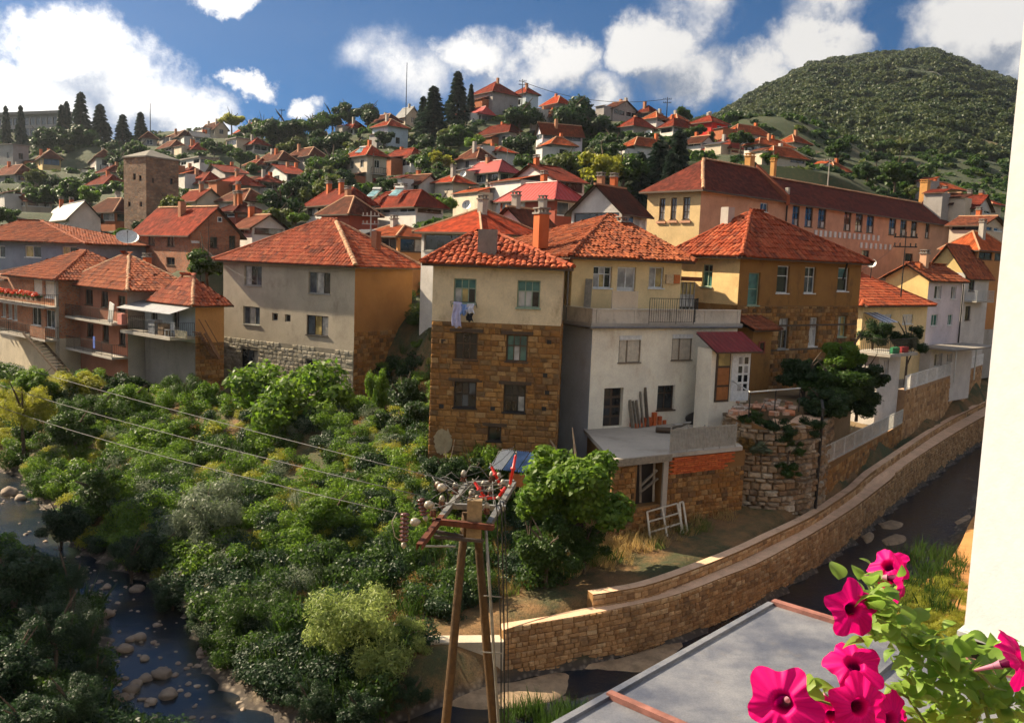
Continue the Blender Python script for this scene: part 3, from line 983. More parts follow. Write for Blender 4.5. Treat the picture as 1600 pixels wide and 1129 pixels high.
def build_water():
    m, nt, N, L, bs = _nodes('shallow river water')
    p = _pos(nt)
    c = _mix(nt, _range(nt, _noise(nt, .5, 5, .6, p), .42, .66), (.010, .016, .026), (.040, .034, .026))
    L.new(c, bs.inputs['Base Color'])
    bs.inputs['Roughness'].default_value = .07
    bs.inputs['IOR'].default_value = 1.33
    bs.inputs['Specular IOR Level'].default_value = .6
    _bump(nt, bs, _noise(nt, 3.2, 6, .68, _pos(nt, 1, .8, 1)), .45, .06)
    b = MB()
    pts = [(q.x, q.y, 0.02) for q in WATER]
    b.face(pts)
    me = b.mesh('river', m)
    bm = bmesh.new(); bm.from_mesh(me)
    bmesh.ops.triangulate(bm, faces=bm.faces)
    bmesh.ops.recalc_face_normals(bm, faces=bm.faces)
    for f in bm.faces:
        if f.normal.z < 0: f.normal_flip()
    bm.to_mesh(me); bm.free()
    struct(link('river', me))
build_water()

STONE_OCHRE = pieces('ochre rubble stone', [(.34, .155, .045), (.26, .12, .036), (.42, .215, .07), (.17, .09, .04), (.31, .14, .04), (.46, .27, .11), (.12, .07, .035)], .92, (.06, .045, .03), .45)
STONE_QUAY = pieces('tan quay stone', [(.50, .29, .135), (.39, .215, .095), (.58, .36, .18), (.27, .155, .08), (.45, .245, .105), (.62, .42, .23)], .92, (.08, .055, .035), .5)
STONE_GREY = pieces('pale grey block stone', [(.40, .36, .29), (.32, .29, .23), (.47, .42, .33), (.27, .24, .18), (.42, .36, .27)], .92, (.10, .085, .06), .55)
MORTAR = plaster('earth mortar', (.24, .13, .05), (.08, .05, .025), .5)
MORTAR_G = plaster('grey mortar', (.25, .22, .17), (.10, .08, .055), .5)
COPING = plaster('worn quay paving', (.66, .43, .28), (.26, .15, .09), .6, 1.2)

def smooth_path(pts, n=4):
    """Catmull-Rom through 2D points"""
    out = []
    P = [Vector((p[0], p[1])) for p in pts]
    P = [P[0] * 2 - P[1]] + P + [P[-1] * 2 - P[-2]]
    for i in range(1, len(P) - 2):
        for k in range(n):
            t = k / n
            a, b, c, d = P[i - 1], P[i], P[i + 1], P[i + 2]
            out.append(.5 * ((2 * b) + (c - a) * t + (2 * a - 5 * b + 4 * c - d) * t * t + (3 * b - a - 3 * c + d) * t ** 3))
    out.append(P[-2])
    return out
def offset_path(path, d):
    out = []
    for i, p in enumerate(path):
        t = (path[min(i + 1, len(path) - 1)] - path[max(i - 1, 0)]).normalized()
        out.append(p + Vector((-t.y, t.x)) * d)
    return out
def run_wall(parent, name, path, z0f, z1f, mat, cmat, proud, hmin, hmax, wmin, wmax, seed, thick=.4, limit=300, cells_to=1e9, topface=True):
    """masonry wall following a plan path: body plus stones on the side right of the path"""
    L_ = [0.]
    for a, b in zip(path[:-1], path[1:]): L_.append(L_[-1] + (b - a).length)
    inn = offset_path(path, thick)
    b = MB()
    for i in range(len(path) - 1):
        a, c, d, e = path[i], path[i + 1], inn[i + 1], inn[i]
        za0, za1, zb0, zb1 = z0f(L_[i]), z1f(L_[i]), z0f(L_[i + 1]), z1f(L_[i + 1])
        b.face([(a.x, a.y, za0), (c.x, c.y, zb0), (c.x, c.y, zb1), (a.x, a.y, za1)])
        if topface: b.face([(a.x, a.y, za1), (c.x, c.y, zb1), (d.x, d.y, zb1), (e.x, e.y, za1)], 1)
        b.face([(e.x, e.y, za1), (d.x, d.y, zb1), (d.x, d.y, zb0 - .5), (e.x, e.y, za0 - .5)])
    for i, k in ((0, 0), (len(path) - 1, -1)):
        a, e = path[i], inn[i]
        b.face([(a.x, a.y, z0f(L_[i])), (e.x, e.y, z0f(L_[i])), (e.x, e.y, z1f(L_[i])), (a.x, a.y, z1f(L_[i]))])
    w = b.build(name, [cmat, COPING], parent)
    # stones
    rs = random.Random(seed)
    cells = []
    tot = L_[-1]
    zmin = min(z0f(s) for s in L_); zmax = max(z1f(s) for s in L_)
    cells0 = course_cells(tot, zmin, zmax, [], hmin, hmax, wmin, wmax, seed)
    def locate(s):
        for i in range(len(path) - 1):
            if L_[i + 1] >= s or i == len(path) - 2:
                t = (s - L_[i]) / max(1e-6, L_[i + 1] - L_[i])
                p = path[i].lerp(path[i + 1], t)
                dv = (path[i + 1] - path[i]).normalized()
                return p, dv
    items = []
    for (u, v, ww, h) in cells0:
        s = u + ww / 2
        if v < z0f(s) - .1 or v + h > z1f(s) + .02: continue
        p, dv = locate(s)
        if p.y > cells_to: continue
        items.append((ww * h / (p.length ** 2), u, v, ww, h, p, dv))
    items.sort(key=lambda q: -q[0])
    J = MB()
    for i, (_k, u, v, ww, h, p, dv) in enumerate(items):
        F = frame_of((p.x, p.y), dv, (dv.y, -dv.x))
        M = F @ Matrix.Translation((0, 0, v + h / 2)) @ Matrix.Diagonal((ww - .02, proud * rs.uniform(.5, 1.4), h - .02, 1))
        me = stone_mesh(mat, rs.randrange(7))
        if i < limit:
            o = link('stone', me, w if parent is not None else w); o.matrix_local = M
        else:
            b0 = len(J.v)
            J.v += [tuple(M @ x.co) for x in me.vertices]
            for q in me.polygons:
                J.f.append(tuple(b0 + k for k in q.vertices)); J.m.append(0); J.uv.append(None)
    if J.f: stuff(link('stonework', J.mesh('stonework', mat), w))
    return w, L_

# quay: stone faced embankment, paved walk on top and a low parapet on the land side
QP = smooth_path(quay_foot[1:], 4)
QZ = 1.78
def quay_top(s): return QZ + (0.22 if s > 33 else 0.) + .004 * s
quay = thing('river_quay', 'stone faced quay with paved walk curving along the river', 'quay', (0, 0, 0))
qw, qL = run_wall(quay, 'quay_wall', QP, lambda s: -.3, quay_top, STONE_QUAY, MORTAR, .05, .12, .22, .18, .46, 5, thick=.35, limit=300)
walk_in = [at_z(px, py, QZ) for px, py in [(785, 985), (850, 965), (914, 951), (958, 944), (1026, 929), (1136, 887), (1200, 857), (1288, 811), (1382, 743), (1473, 680), (1545, 640)]]
WI = smooth_path([p.xy for p in walk_in], 4)
b = MB()
n = len(QP)
for i in range(n - 1):
    def wi(k):
        t = k / (n - 1) * (len(WI) - 1)
        j = min(int(t), len(WI) - 2)
        return WI[j].lerp(WI[j + 1], t - j)
    o0, o1 = offset_path(QP, .34)[i], offset_path(QP, .34)[i + 1]
    a, c = wi(i), wi(i + 1)
    b.face([(o0.x, o0.y, quay_top(qL[i]) - .004), (o1.x, o1.y, quay_top(qL[i + 1]) - .004), (c.x, c.y, quay_top(qL[i + 1]) + .02), (a.x, a.y, quay_top(qL[i]) + .02)])
b.build('walk', COPING, quay)
low = thing('parapet_wall', 'low stone parapet on the land side of the quay walk', 'wall', (0, 0, 0))
LP = WI[9:]
run_wall(low, 'parapet_masonry', LP, lambda s: QZ - .1, lambda s: QZ + .48 + (0.2 if s > 24 else 0) + .004 * s, STONE_QUAY, MORTAR, .035, .15, .22, .3, .6, 9, thick=.4, limit=200)

# concrete embankment wall going on left of the stone quay
ew = MB()
e0, e1 = at_z(652, 1066, 0), at_z(786, 1064, 0)
for (p, q) in ((e0, e1),):
    d = (q - p).normalized(); nn = Vector((-d.y, d.x, 0))
    ew.F = Matrix(((d.x, nn.x, 0, p.x), (d.y, nn.y, 0, p.y), (0, 0, 1, 0), (0, 0, 0, 1)))
    Lw = (q - p).length
    ew.box(-1.2, Lw - .02, 0, .45, -.4, 1.25)
    ew.box(-1.2, Lw - .02, -.05, .5, 1.253, 1.36)
tag(ew.build('embankment_wall', plaster('pale river concrete', (.50, .43, .33), (.16, .12, .08), .6)), 'short pale concrete embankment wall behind the utility pole legs', 'wall')

# sand and gravel bars in the river
SAND = flat('wet river sand', (.30, .21, .13), .8, 0, .35, .3, 1.5, .5)
def bar(pts, lab, h=.13):
    c = sum((at_z(x, y, .02) for x, y in pts), Vector()) / len(pts)
    bm = bmesh.new()
    ring = [at_z(x, y, .02) for x, y in pts]
    ring = [Vector((q.x, q.y, 0)) for q in smooth_path([r.xy for r in ring] + [ring[0].xy], 4)[:-1]]
    jit = lambda q, k: Vector((q.x + .1 * mnoise.noise(q * 3), q.y + .1 * mnoise.noise(q * 3 + Vector((9, 0, 0))), 0))
    rows = []
    for t, z in ((1, -.1), (.93, .035), (.7, h * .7), (.4, h), (.15, h * .9)):
        rows.append([bm.verts.new(Vector((c.x, c.y, 0)).lerp(jit(q, 0), t) + Vector((0, 0, z + .05 * mnoise.noise(q * 2 + Vector((t * 5, 0, 0)))))) for q in ring])
    for r0, r1 in zip(rows[:-1], rows[1:]):
        for i in range(len(ring)):
            j = (i + 1) % len(ring)
            bm.faces.new((r0[i], r0[j], r1[j], r1[i]))
    bm.faces.new(rows[-1])
    bmesh.ops.recalc_face_normals(bm, faces=bm.faces)
    me = bpy.data.meshes.new('gravel_bar'); bm.to_mesh(me); bm.free()
    me.polygons.foreach_set('use_smooth', [True] * len(me.polygons))
    me.materials.append(SAND)
    struct(link('gravel_bar', me))
bar([(640, 1085), (690, 1068), (790, 1066), (880, 1048), (895, 1062), (880, 1090), (800, 1108), (700, 1105)], '')
bar([(890, 1045), (960, 1030), (1040, 1005), (1062, 1000), (1070, 1008), (1045, 1030), (1010, 1048), (985, 1050), (930, 1046)], '')
bar([(1372, 818), (1395, 812), (1412, 818), (1405, 826), (1380, 826)], '')
bar([(1376, 843), (1400, 834), (1416, 838), (1412, 848), (1385, 852)], '')
bar([(1346, 838), (1360, 830), (1366, 840), (1355, 850)], '')
bar([(1490, 815), (1520, 800), (1540, 812), (1510, 835)], '')

# ------------------------------------------------------------------ houses by the river
class House:
    """near corner at pixel (px, py) of the eave and distance Y; right-hand face runs along heading th, left-hand face at a right angle to it"""
    def __init__(s, name, label, cat, corner, Y, th, left, right, base, wl=None, wr=None, group=None):
        s.th = R(th)
        s.dR = Vector((math.cos(s.th), math.sin(s.th)))
        s.dL = Vector((-s.dR.y, s.dR.x))
        c = at(corner[0], corner[1], Y)
        s.c = c.xy
        s.WL = wl if wl else along(s.c, s.dL, *left)[0]
        s.WR = wr if wr else along(s.c, s.dR, *right)[0]
        s.zb = z_at(base[0], base[1], s.c) if isinstance(base, tuple) else base
        s.H = c.z - s.zb
        s.root = thing(name, label, cat, (s.c.x, s.c.y, s.zb), s.th, group)
        s.FL = frame_of((0, s.WL), (0, -1), (-1, 0))
        s.FR = frame_of((0, 0), (1, 0), (0, -1))
        s.FB = frame_of((s.WR, s.WL), (-1, 0), (0, 1))
        s.FE = frame_of((s.WR, 0), (0, 1), (1, 0))
        s.holes = {'L': [], 'R': []}
        s.wins = []
        print(name, 'WL %.1f WR %.1f H %.1f zb %.1f' % (s.WL, s.WR, s.H, s.zb))
    def F(s, f): return s.FL if f == 'L' else s.FR
    def uv(s, f, px, py, out=0.):
        """pixel -> (u, v) on a face (optionally shifted outwards)"""
        if f == 'L':
            p0 = s.c - s.dR * out
            a, z = along(p0, s.dL, px, py)
            return s.WL - a, z - s.zb
        p0 = s.c - s.dL * out
        a, z = along(p0, s.dR, px, py)
        return a, z - s.zb
    def rect(s, f, r, out=0.):
        x0, y0, x1, y1 = r
        um, v1 = s.uv(f, (x0 + x1) / 2, y0, out)
        _u, v0 = s.uv(f, (x0 + x1) / 2, y1, out)
        u0 = s.uv(f, x0, (y0 + y1) / 2, out)[0]
        u1 = s.uv(f, x1, (y0 + y1) / 2, out)[0]
        return u0, v0, u1 - u0, v1 - v0
    def win(s, f, r, px=True, **k):
        q = s.rect(f, r) if px else r
        s.holes[f].append(q)
        s.wins.append((f, q, k))
        return q
    def hole(s, f, r):
        q = s.rect(f, r); s.holes[f].append(q); return q
    def walls(s, mats, zones=None, down=0., top=0., reveal=.22):
        """zones: list of (v where the next material starts)"""
        H = s.H + top
        cuts = [-down] + (zones or []) + [H]
        b = MB()
        for f, F, U in (('L', s.FL, s.WL), ('R', s.FR, s.WR), ('B', s.FB, s.WR), ('E', s.FE, s.WL)):
            for k in range(len(cuts) - 1):
                hs = [h for h in s.holes.get(f, []) if cuts[k] <= h[1] + h[3] / 2 < cuts[k + 1]]
                wall_face(b, F, U, cuts[k], cuts[k + 1], hs, reveal, min(k, len(mats) - 1))
        b.face([(0, 0, H), (s.WR, 0, H), (s.WR, s.WL, H), (0, s.WL, H)], len(mats) - 1)
        s.wall = b.build('wall', mats, s.root)
        for f, q, k in s.wins:
            k = dict(k)
            window(s.root, s.F(f), q[0], q[1], q[2], q[3], **k)
        return s.wall
    def ridge_pt(s, px, py, fx=.5):
        """point over the plan line x = fx*WR seen at pixel px; its height from py"""
        p0 = s.c + s.dR * (s.WR * fx)
        a, z = along(p0, s.dL, px, py)
        return (s.WR * fx, a, z - s.zb)
    def roof(s, slopes, mat, tiles=None, caps=(), under=None, th=.12, tw=.27, tl=.36, gap=.004, capmat=None, capr=.13, jit=.012):
        b = MB()
        roof_solid(b, slopes, th, 0, 1)
        o = b.build('roof', [mat, under or W_BROWN], s.root)
        if tiles:
            t = MB()
            for sl_ in slopes: tile_geo(t, sl_, tw, tl, mi=0, gap=gap, jit=jit)
            stuff(t.build('roof_tiles', tiles, o))
        for a, c in caps:
            ridge_caps(o, a, c, capmat or tiles or mat, capr)
        s.roof_o = o
        return o
def hip_between(x0, x1, y0, y1, ze, r0, r1, axis='y'):
    """r0 the ridge end by the near (low x / low y) end, r1 the far one"""
    if axis == 'y':
        return [[(x0, y1, ze), (x0, y0, ze), r0, r1], [(x1, y0, ze), (x1, y1, ze), r1, r0], [(x0, y0, ze), (x1, y0, ze), r0], [(x1, y1, ze), (x0, y1, ze), r1]]
    return [[(x0, y0, ze), (x1, y0, ze), r1, r0], [(x1, y1, ze), (x0, y1, ze), r0, r1], [(x0, y1, ze), (x0, y0, ze), r0], [(x1, y0, ze), (x1, y1, ze), r1]]

WALLS = {'w': plaster('town white', (.62, .58, .54), (.25, .2, .15), .35), 'c': plaster('town cream', (.60, .50, .38), (.25, .18, .1), .35), 'y': plaster('town yellow', (.60, .42, .20), (.3, .18, .08), .35),
         'g': plaster('town grey', (.34, .31, .29), (.14, .12, .1), .4), 'b': plaster('town brick', (.38, .13, .06), (.18, .08, .05), .5, 1.2), 'r': plaster('town dark red', (.32, .08, .05), (.1, .04, .03), .4),
         'R': plaster('town bright red', (.58, .04, .03), (.3, .03, .02), .3), 'u': plaster('town pale blue', (.48, .55, .60), (.25, .22, .2), .35), 'p': plaster('town pinkish white', (.66, .58, .60), (.3, .22, .2), .3), 'o': plaster('town orange', (.52, .24, .09), (.25, .1, .05), .4)}
ROOFS = {'B': tile_tex('brown roof covering', (.17, .05, .026), (.085, .034, .022)), 'r': tile_tex('dark red roof covering', (.27, .042, .02), (.14, .032, .02)), 'R': tile_tex('red roof covering', (.40, .055, .02), (.26, .045, .02)),
         'O': tile_tex('orange roof covering', (.44, .095, .03), (.27, .06, .024)), 'M': tile_tex('red sheet roof', (.46, .045, .035), (.34, .04, .03), metal=True, cols=.5), 'G': tile_tex('grey sheet roof', (.15, .145, .145), (.09, .088, .085), metal=True, cols=.5)}
CHIM_T = plaster('town chimney', (.42, .20, .11), (.12, .07, .05), .5)
def gable_slopes(W, D, ze, zr, o, axis):
    if axis == 'x':   # ridge along x, gables at the two ends
        r0, r1 = (-o, D / 2, zr), (W + o, D / 2, zr)
        k = (zr - ze) / (D / 2) * o
        return [[(-o, -o, ze - k), (W + o, -o, ze - k), r1, r0], [(W + o, D + o, ze - k), (-o, D + o, ze - k), r0, r1]], (r0, r1)
    r0, r1 = (W / 2, -o, zr), (W / 2, D + o, zr)
    k = (zr - ze) / (W / 2) * o
    return [[(-o, D + o, ze - k), (-o, -o, ze - k), r0, r1], [(W + o, -o, ze - k), (W + o, D + o, ze - k), r1, r0]], (r0, r1)
def masonry_tex(name, cols, sc=2.6, mort=(.22, .16, .11)):
    m, nt, N, L, bs = _nodes(name)
    p = _pos(nt, 1, 1, 1.7)
    v = N.new('ShaderNodeTexVoronoi'); v.inputs['Scale'].default_value = sc; L.new(p, v.inputs['Vector'])
    e = N.new('ShaderNodeTexVoronoi'); e.feature = 'DISTANCE_TO_EDGE'; e.inputs['Scale'].default_value = sc; L.new(p, e.inputs['Vector'])
    cr = N.new('ShaderNodeValToRGB'); sp = N.new('ShaderNodeSeparateColor'); L.new(v.outputs['Color'], sp.inputs[0]); L.new(sp.outputs[0], cr.inputs[0])
    el = cr.color_ramp.elements
    while len(el) < len(cols): el.new(.5)
    for i, c in enumerate(cols): el[i].position = i / (len(cols) - 1); el[i].color = tuple(c) + (1,)
    f = _range(nt, e.outputs['Distance'], .02, .1)
    c = _mix(nt, f, mort, cr.outputs[0])
    c = _scale(nt, c, _range(nt, _noise(nt, .5, 6, .7, p), .3, .7, .7, 1.2))
    L.new(c, bs.inputs['Base Color']); bs.inputs['Roughness'].default_value = .95
    _bump(nt, bs, f, .8, .06)
    MATS[name] = m
    return m

TILE_RED = pieces('orange red clay tile', [(.31, .062, .026), (.42, .095, .04), (.25, .048, .022), (.46, .13, .058), (.16, .042, .026), (.36, .075, .03)], .72, (.09, .03, .018), .6, .3, 2.4, .08)
TILE_BRN = pieces('browned clay tile', [(.26, .062, .026), (.33, .088, .036), (.18, .048, .024), (.40, .12, .05), (.13, .042, .026)], .8, (.09, .05, .035), .6, .3, 2.4, .08)
TILE_DRK = pieces('dark mossy clay tile', [(.20, .065, .035), (.27, .085, .04), (.14, .055, .035), (.33, .10, .045)], .85, (.06, .045, .03), .6, .3, 2.4, .08)
TILE_CAP = pieces('pale mortar ridge tile', [(.46, .24, .13), (.52, .30, .17), (.36, .17, .09), (.55, .36, .22)], .85, (.16, .09, .06), .5)
UNDER = flat('roof underlay', (.16, .05, .025), .9)

# ---- narrow stone house with laundry
h = House('narrow_stone_house', 'narrow ochre stone house with cream top storey and laundry at its window', 'house', (880, 419), 39.5, 86, (677, 414), None, (868, 700), wr=8.5)
for r, k in [((709, 435, 744, 474), dict(nx=3, ny=2, mat=W_GREEN, split=.62, panes=[G_CURT, G_TEAL, G_GOLD, G_TEAL, G_DARK, G_TEAL])),
             ((808, 438, 844, 481), dict(nx=3, ny=2, mat=W_GREEN, split=.62, panes=[G_CURT, G_TEAL, G_CURT, G_TEAL, G_DARK, G_TEAL])),
             ((711, 519, 746, 562), dict(nx=3, ny=2, mat=W_BROWN, split=.6, panes=[G_DARK])),
             ((791, 523, 824, 565), dict(nx=3, ny=2, mat=W_BROWN, split=.6, panes=[G_TEAL, G_TEAL, G_CURT, G_TEAL, G_TEAL])),
             ((709, 596, 744, 637), dict(nx=3, ny=2, mat=W_BLACK, panes=[G_DARK, G_DARK, G_BLUE])),
             ((787, 601, 821, 644), dict(nx=3, ny=2, mat=W_BLACK, split=.6, panes=[G_DARK, G_DARK, G_DARK, G_DARK, G_CURT])),
             ((762, 666, 783, 689), dict(nx=1, ny=1, mat=W_BLACK, panes=[G_DARK]))]:
    h.win('L', r, **k)
NS_CREAM = plaster('peeling cream plaster', (.74, .59, .38), (.26, .16, .08), .75, .8)
vb = h.uv('L', 775, 505)[1]
h.walls([MORTAR, NS_CREAM], [vb], down=2.5)
cells = course_cells(h.WL, -.6, vb - .02, h.holes['L'], .17, .30, .22, .62, 21, top=lambda u: vb - .1 - .18 * mnoise.noise(Vector((u * 1.3, 2, 0))))
lay_stones(h.root, h.FL, cells, STONE_OCHRE, .05, 300)
cells = course_cells(h.WR, -.6, vb, [], .2, .34, .3, .7, 22)
lay_stones(h.root, h.FR, cells, STONE_OCHRE, .05, 0)
# stone lintel timbers and black blocks painted as the shade in putlog holes
for q in h.holes['L'][2:7]:
    b = MB(h.FL); b.box(q[0] - .25, q[0] + q[2] + .25, -.05, .07, q[1] + q[3] + .01, q[1] + q[3] + .16)
    b.build('lintel', W_BROWN, h.root)
for (x, y) in [(690, 634), (770, 638), (850, 638), (691, 675), (692, 690), (852, 586), (858, 534), (855, 613), (693, 533)]:
    u, v = h.uv('L', x, y)
    b = MB(h.FL); b.box(u - .1, u + .1, -.02, .068, v - .09, v + .09); b.build('hole_shade_block', W_BLACK, h.root)
# limewashed patch at the foot
b = MB(h.FL)
ctr = [h.uv('L', x, y) for x, y in [(680, 675), (690, 672), (705, 676), (709, 690), (706, 703), (692, 706), (680, 703), (677, 690)]]
cu_, cv_ = sum(q[0] for q in ctr) / 8, sum(q[1] for q in ctr) / 8
b.face([(cu_ + (.42 + .22 * mnoise.noise(Vector((k * .9, 1, 0)))) * math.cos(k * .1963), .075, cv_ + (.6 + .3 * mnoise.noise(Vector((k * .9, 5, 0)))) * math.sin(k * .1963)) for k in range(32)]); b.build('limewash_patch', plaster('limewash', (.40, .31, .19), (.2, .12, .06), .9, 2.2), h.root)
ze = h.H
o_ = .45
x0, x1, y0, y1 = -o_, h.WR + o_, -o_, h.WL + o_
ap = h.ridge_pt(761, 364, .5)
zr = ap[2]
r0, r1 = (h.WR * .5 - .3, ap[1] - .4, zr), (h.WR * .5 - .3, ap[1] + .6, zr)
S = hip_between(x0, x1, y0, y1, ze, r0, r1)
h.roof(S, UNDER, TILE_RED, [((x0, y0, ze + .05), r0), ((x0, y1, ze + .05), r1), (r0, r1), ((x1, y0, ze + .05), r0)], tw=.26, tl=.36, gap=.012, jit=.025)
cu = h.uv('L', 761, 408, -1.)
cy = h.WL - cu[0]
chimney(h.root, 1.0, cy, ze + .3, ze + 1.62, .5, .85, plaster('sooty grey brick', (.24, .20, .17), (.08, .06, .05), .6, 2.5), cap=False)
NARROW = h

# laundry
def cloth(name, label, u0, u1, v1, v0, mat, out=.35, seed=1, cat='laundry', taper=.12):
    b = MB(h.FL)
    rs = random.Random(seed)
    nx_, nz = 10, 12
    idx = {}
    vv, ff = [], []
    ph = rs.uniform(0, 6)
    for j in range(nz + 1):
        for i in range(nx_ + 1):
            t, s_ = i / nx_, j / nz
            w = 1 + taper * s_
            u = (u0 + u1) / 2 + (t - .5) * (u1 - u0) * w + .03 * math.sin(6 * s_ + ph)
            vv.append(h.FL @ Vector((u, out + .05 * math.sin(t * 13 + ph + s_) * (.3 + s_) + .02 * math.sin(s_ * 9 + t * 5), v1 + (v0 - v1) * s_ + (.05 * math.sin(t * 9 + ph) if j == nz else 0))))
    for j in range(nz):
        for i in range(nx_):
            a = j * (nx_ + 1) + i
            ff.append((a, a + 1, a + nx_ + 2, a + nx_ + 1))
    me = bpy.data.meshes.new(name)
    me.from_pydata([tuple(h.root.matrix_basis @ v) for v in vv], [], ff)
    me.polygons.foreach_set('use_smooth', [True] * len(ff))
    me.materials.append(mat)
    o = link(name, me)
    sm = o.modifiers.new('thickness', 'SOLIDIFY'); sm.thickness = .012
    return tag(o, label, cat)
h.root.matrix_basis = Matrix.Translation(h.root.location) @ Matrix.Rotation(h.th, 4, 'Z')
def lu(px, py): return h.uv('L', px, py, .35)
for nm, lab, r, mt, sd in [('dress', 'long lilac dress hanging at the left of the laundry', (708, 471, 720, 511), flat('lilac cloth', (.50, .48, .68), .9), 1), ('shirt', 'pale blue shirt hanging between dress and trousers', (721, 475, 729, 492), flat('blue cloth', (.22, .34, .66), .9), 2), ('shirt', 'striped white shirt at the right of the laundry', (729, 474, 740, 489), flat('white cloth', (.62, .62, .72), .9), 3), ('trousers', 'short black trousers hanging at the right below the laundry', (729.5, 489, 738, 502), flat('black cloth', (.02, .02, .025), .9), 4)]:
    (ua, va), (ub, vb2) = lu(r[0], r[1]), lu(r[2], r[3])
    cloth(nm, lab, ua, ub, va, vb2, mt, seed=sd, out=.35 if nm != 'trousers' else .31)
(ua, va), (ub, vb2) = lu(704, 471), lu(744, 473)
b = MB(h.FL); b.tube([(ua, .35, va + .01), (ub, .35, va + .01)], .012, 5); b.tube([(ua, 0, va - .25), (ua, .35, va + .01)], .012, 5); b.tube([(ub, 0, va - .25), (ub, .35, va + .01)], .012, 5)
b.build('clothes_rail', METAL_D, h.root)

# ---- big grey block house
h = House('grey_block_house', 'big grey plastered house on stone block lower walls with red tiled hip roof', 'house', (555, 416), 62, 57, (349, 405), (645, 416), (548, 706))
GREY_PL = plaster('grey cement render', (.44, .375, .29), (.17, .13, .09), .55, .5)
ORANGE_PL = plaster('ochre render', (.34, .165, .055), (.16, .08, .03), .5, .5)
for r, k in [((382, 415, 409, 446), dict(nx=3, mat=W_GREY, panes=[G_CURT, G_DARK, G_BLUE])), ((482, 425, 516, 459), dict(nx=3, mat=W_GREY, panes=[G_BLUE, G_CURT, G_DARK])),
             ((380, 479, 406, 507), dict(nx=3, mat=W_GREY, panes=[G_BLUE, G_CURT, G_BLUE])), ((479, 493, 513, 524), dict(nx=3, mat=W_BLACK, panes=[G_BLUE, G_GOLD, G_CURT])),
             ((425, 489, 434, 501), dict(nx=1, mat=W_GREY, panes=[G_DARK], sill=False)), ((445, 491, 454, 503), dict(nx=1, mat=W_GREY, panes=[G_DARK], sill=False)),
             ((377, 546, 404, 575), dict(nx=3, mat=W_BLACK, panes=[G_DARK, G_BLUE, G_CURT])), ((376, 603, 403, 623), dict(nx=2, mat=W_BLACK, panes=[G_DARK])), ((478, 563, 496, 585), dict(nx=2, mat=W_BLACK, panes=[G_DARK]))]:
    h.win('L', r, **k)
vb = h.uv('L', 450, 537)[1]
b = MB()
for f, F, U, ms in (('L', h.FL, h.WL, (0, 2)), ('R', h.FR, h.WR, (1, 3)), ('B', h.FB, h.WR, (1, 3)), ('E', h.FE, h.WL, (1, 3))):
    vz = vb + (1.35 if f == 'R' else 0)
    for a, c, mi in ((-3, vz, ms[0]), (vz, h.H, ms[1])):
        wall_face(b, F, U, a, c, [q for q in h.holes.get(f, []) if a <= q[1] + q[3] / 2 < c], .22, mi)
b.face([(0, 0, h.H), (h.WR, 0, h.H), (h.WR, h.WL, h.H), (0, h.WL, h.H)], 2)
b.build('wall', [MORTAR_G, MORTAR, GREY_PL, ORANGE_PL], h.root)
for f, q, k in h.wins: window(h.root, h.F(f), *q, **k)
lay_stones(h.root, h.FL, course_cells(h.WL, -.8, vb, h.holes['L'], .26, .34, .36, .62, 31, top=lambda u: vb - .15 + .55 * mnoise.noise(Vector((u * .5, 7, 0))) + (.5 if 3.2 < u < 6.5 else 0)), STONE_GREY, .045, 300)
lay_stones(h.root, h.FR, course_cells(h.WR, -.8, vb + 1.35, [], .2, .34, .3, .6, 32), STONE_OCHRE, .05, 200)
ze = h.H
x0, x1, y0, y1 = -.55, h.WR + .75, -.55, h.WL + .6
rn = h.ridge_pt(525, 345, .5); rf = h.ridge_pt(500, 345, .5)
r0, r1 = (h.WR * .5, rn[1], (rn[2] + rf[2]) / 2), (h.WR * .5, rf[1], (rn[2] + rf[2]) / 2)
S = hip_between(x0, x1, y0, y1, ze, r0, r1)
h.roof(S, UNDER, TILE_RED, [(r0, r1), ((x0, y1, ze + .06), r1)], tw=.3, tl=.4, jit=.014)
ridge_caps(h.roof_o, (x0, y0, ze + .06), r0, TILE_CAP, .17, .42)
ridge_caps(h.roof_o, (x1, y0, ze + .06), r0, TILE_CAP, .14, .42)
chimney(h.root, h.WR * .62, 1.6, ze + 1.0, ze + 2.6, .5, .5, cap=False, mat=UNDER)
GREYH = h

# ---- white house with roof terrace
h = House('white_terrace_house', 'white two storey house with cream upper floor behind a parapet terrace', 'house', (926, 510), 42.2, 29, (874, 499), (1153, 505), (920, 671), wl=11.5)
WHITE_PL = plaster('warm white paint', (.92, .82, .66), (.48, .30, .15), .5, .6)
CREAM_PL = plaster('cream yellow paint', (.84, .63, .33), (.42, .25, .10), .35, .6)
BLUE_SHADE_PL = plaster('white paint coloured as blue shade', (.56, .60, .66), (.3, .28, .26), .5, .5)  # left face: blue shade of the gap put into the white paint
shut = []
for r in [(967, 524, 1001, 566), (1050, 522, 1081, 562)]: shut.append(h.hole('R', r))
door = h.hole('R', (943, 606, 973, 666))
h.win('R', (1027, 602, 1054, 640), nx=2, ny=1, split=.7, mat=W_BROWN, panes=[G_DARK], depth=.18)
b = MB()
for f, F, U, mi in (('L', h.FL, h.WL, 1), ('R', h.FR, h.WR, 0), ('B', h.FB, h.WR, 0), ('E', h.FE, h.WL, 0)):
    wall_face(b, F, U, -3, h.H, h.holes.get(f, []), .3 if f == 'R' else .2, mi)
b.build('wall', [WHITE_PL, BLUE_SHADE_PL], h.root)
for f, q, k in h.wins: window(h.root, h.F(f), *q, **k)
SHUT = flat('cream roller shutter', (.66, .58, .46), .6)
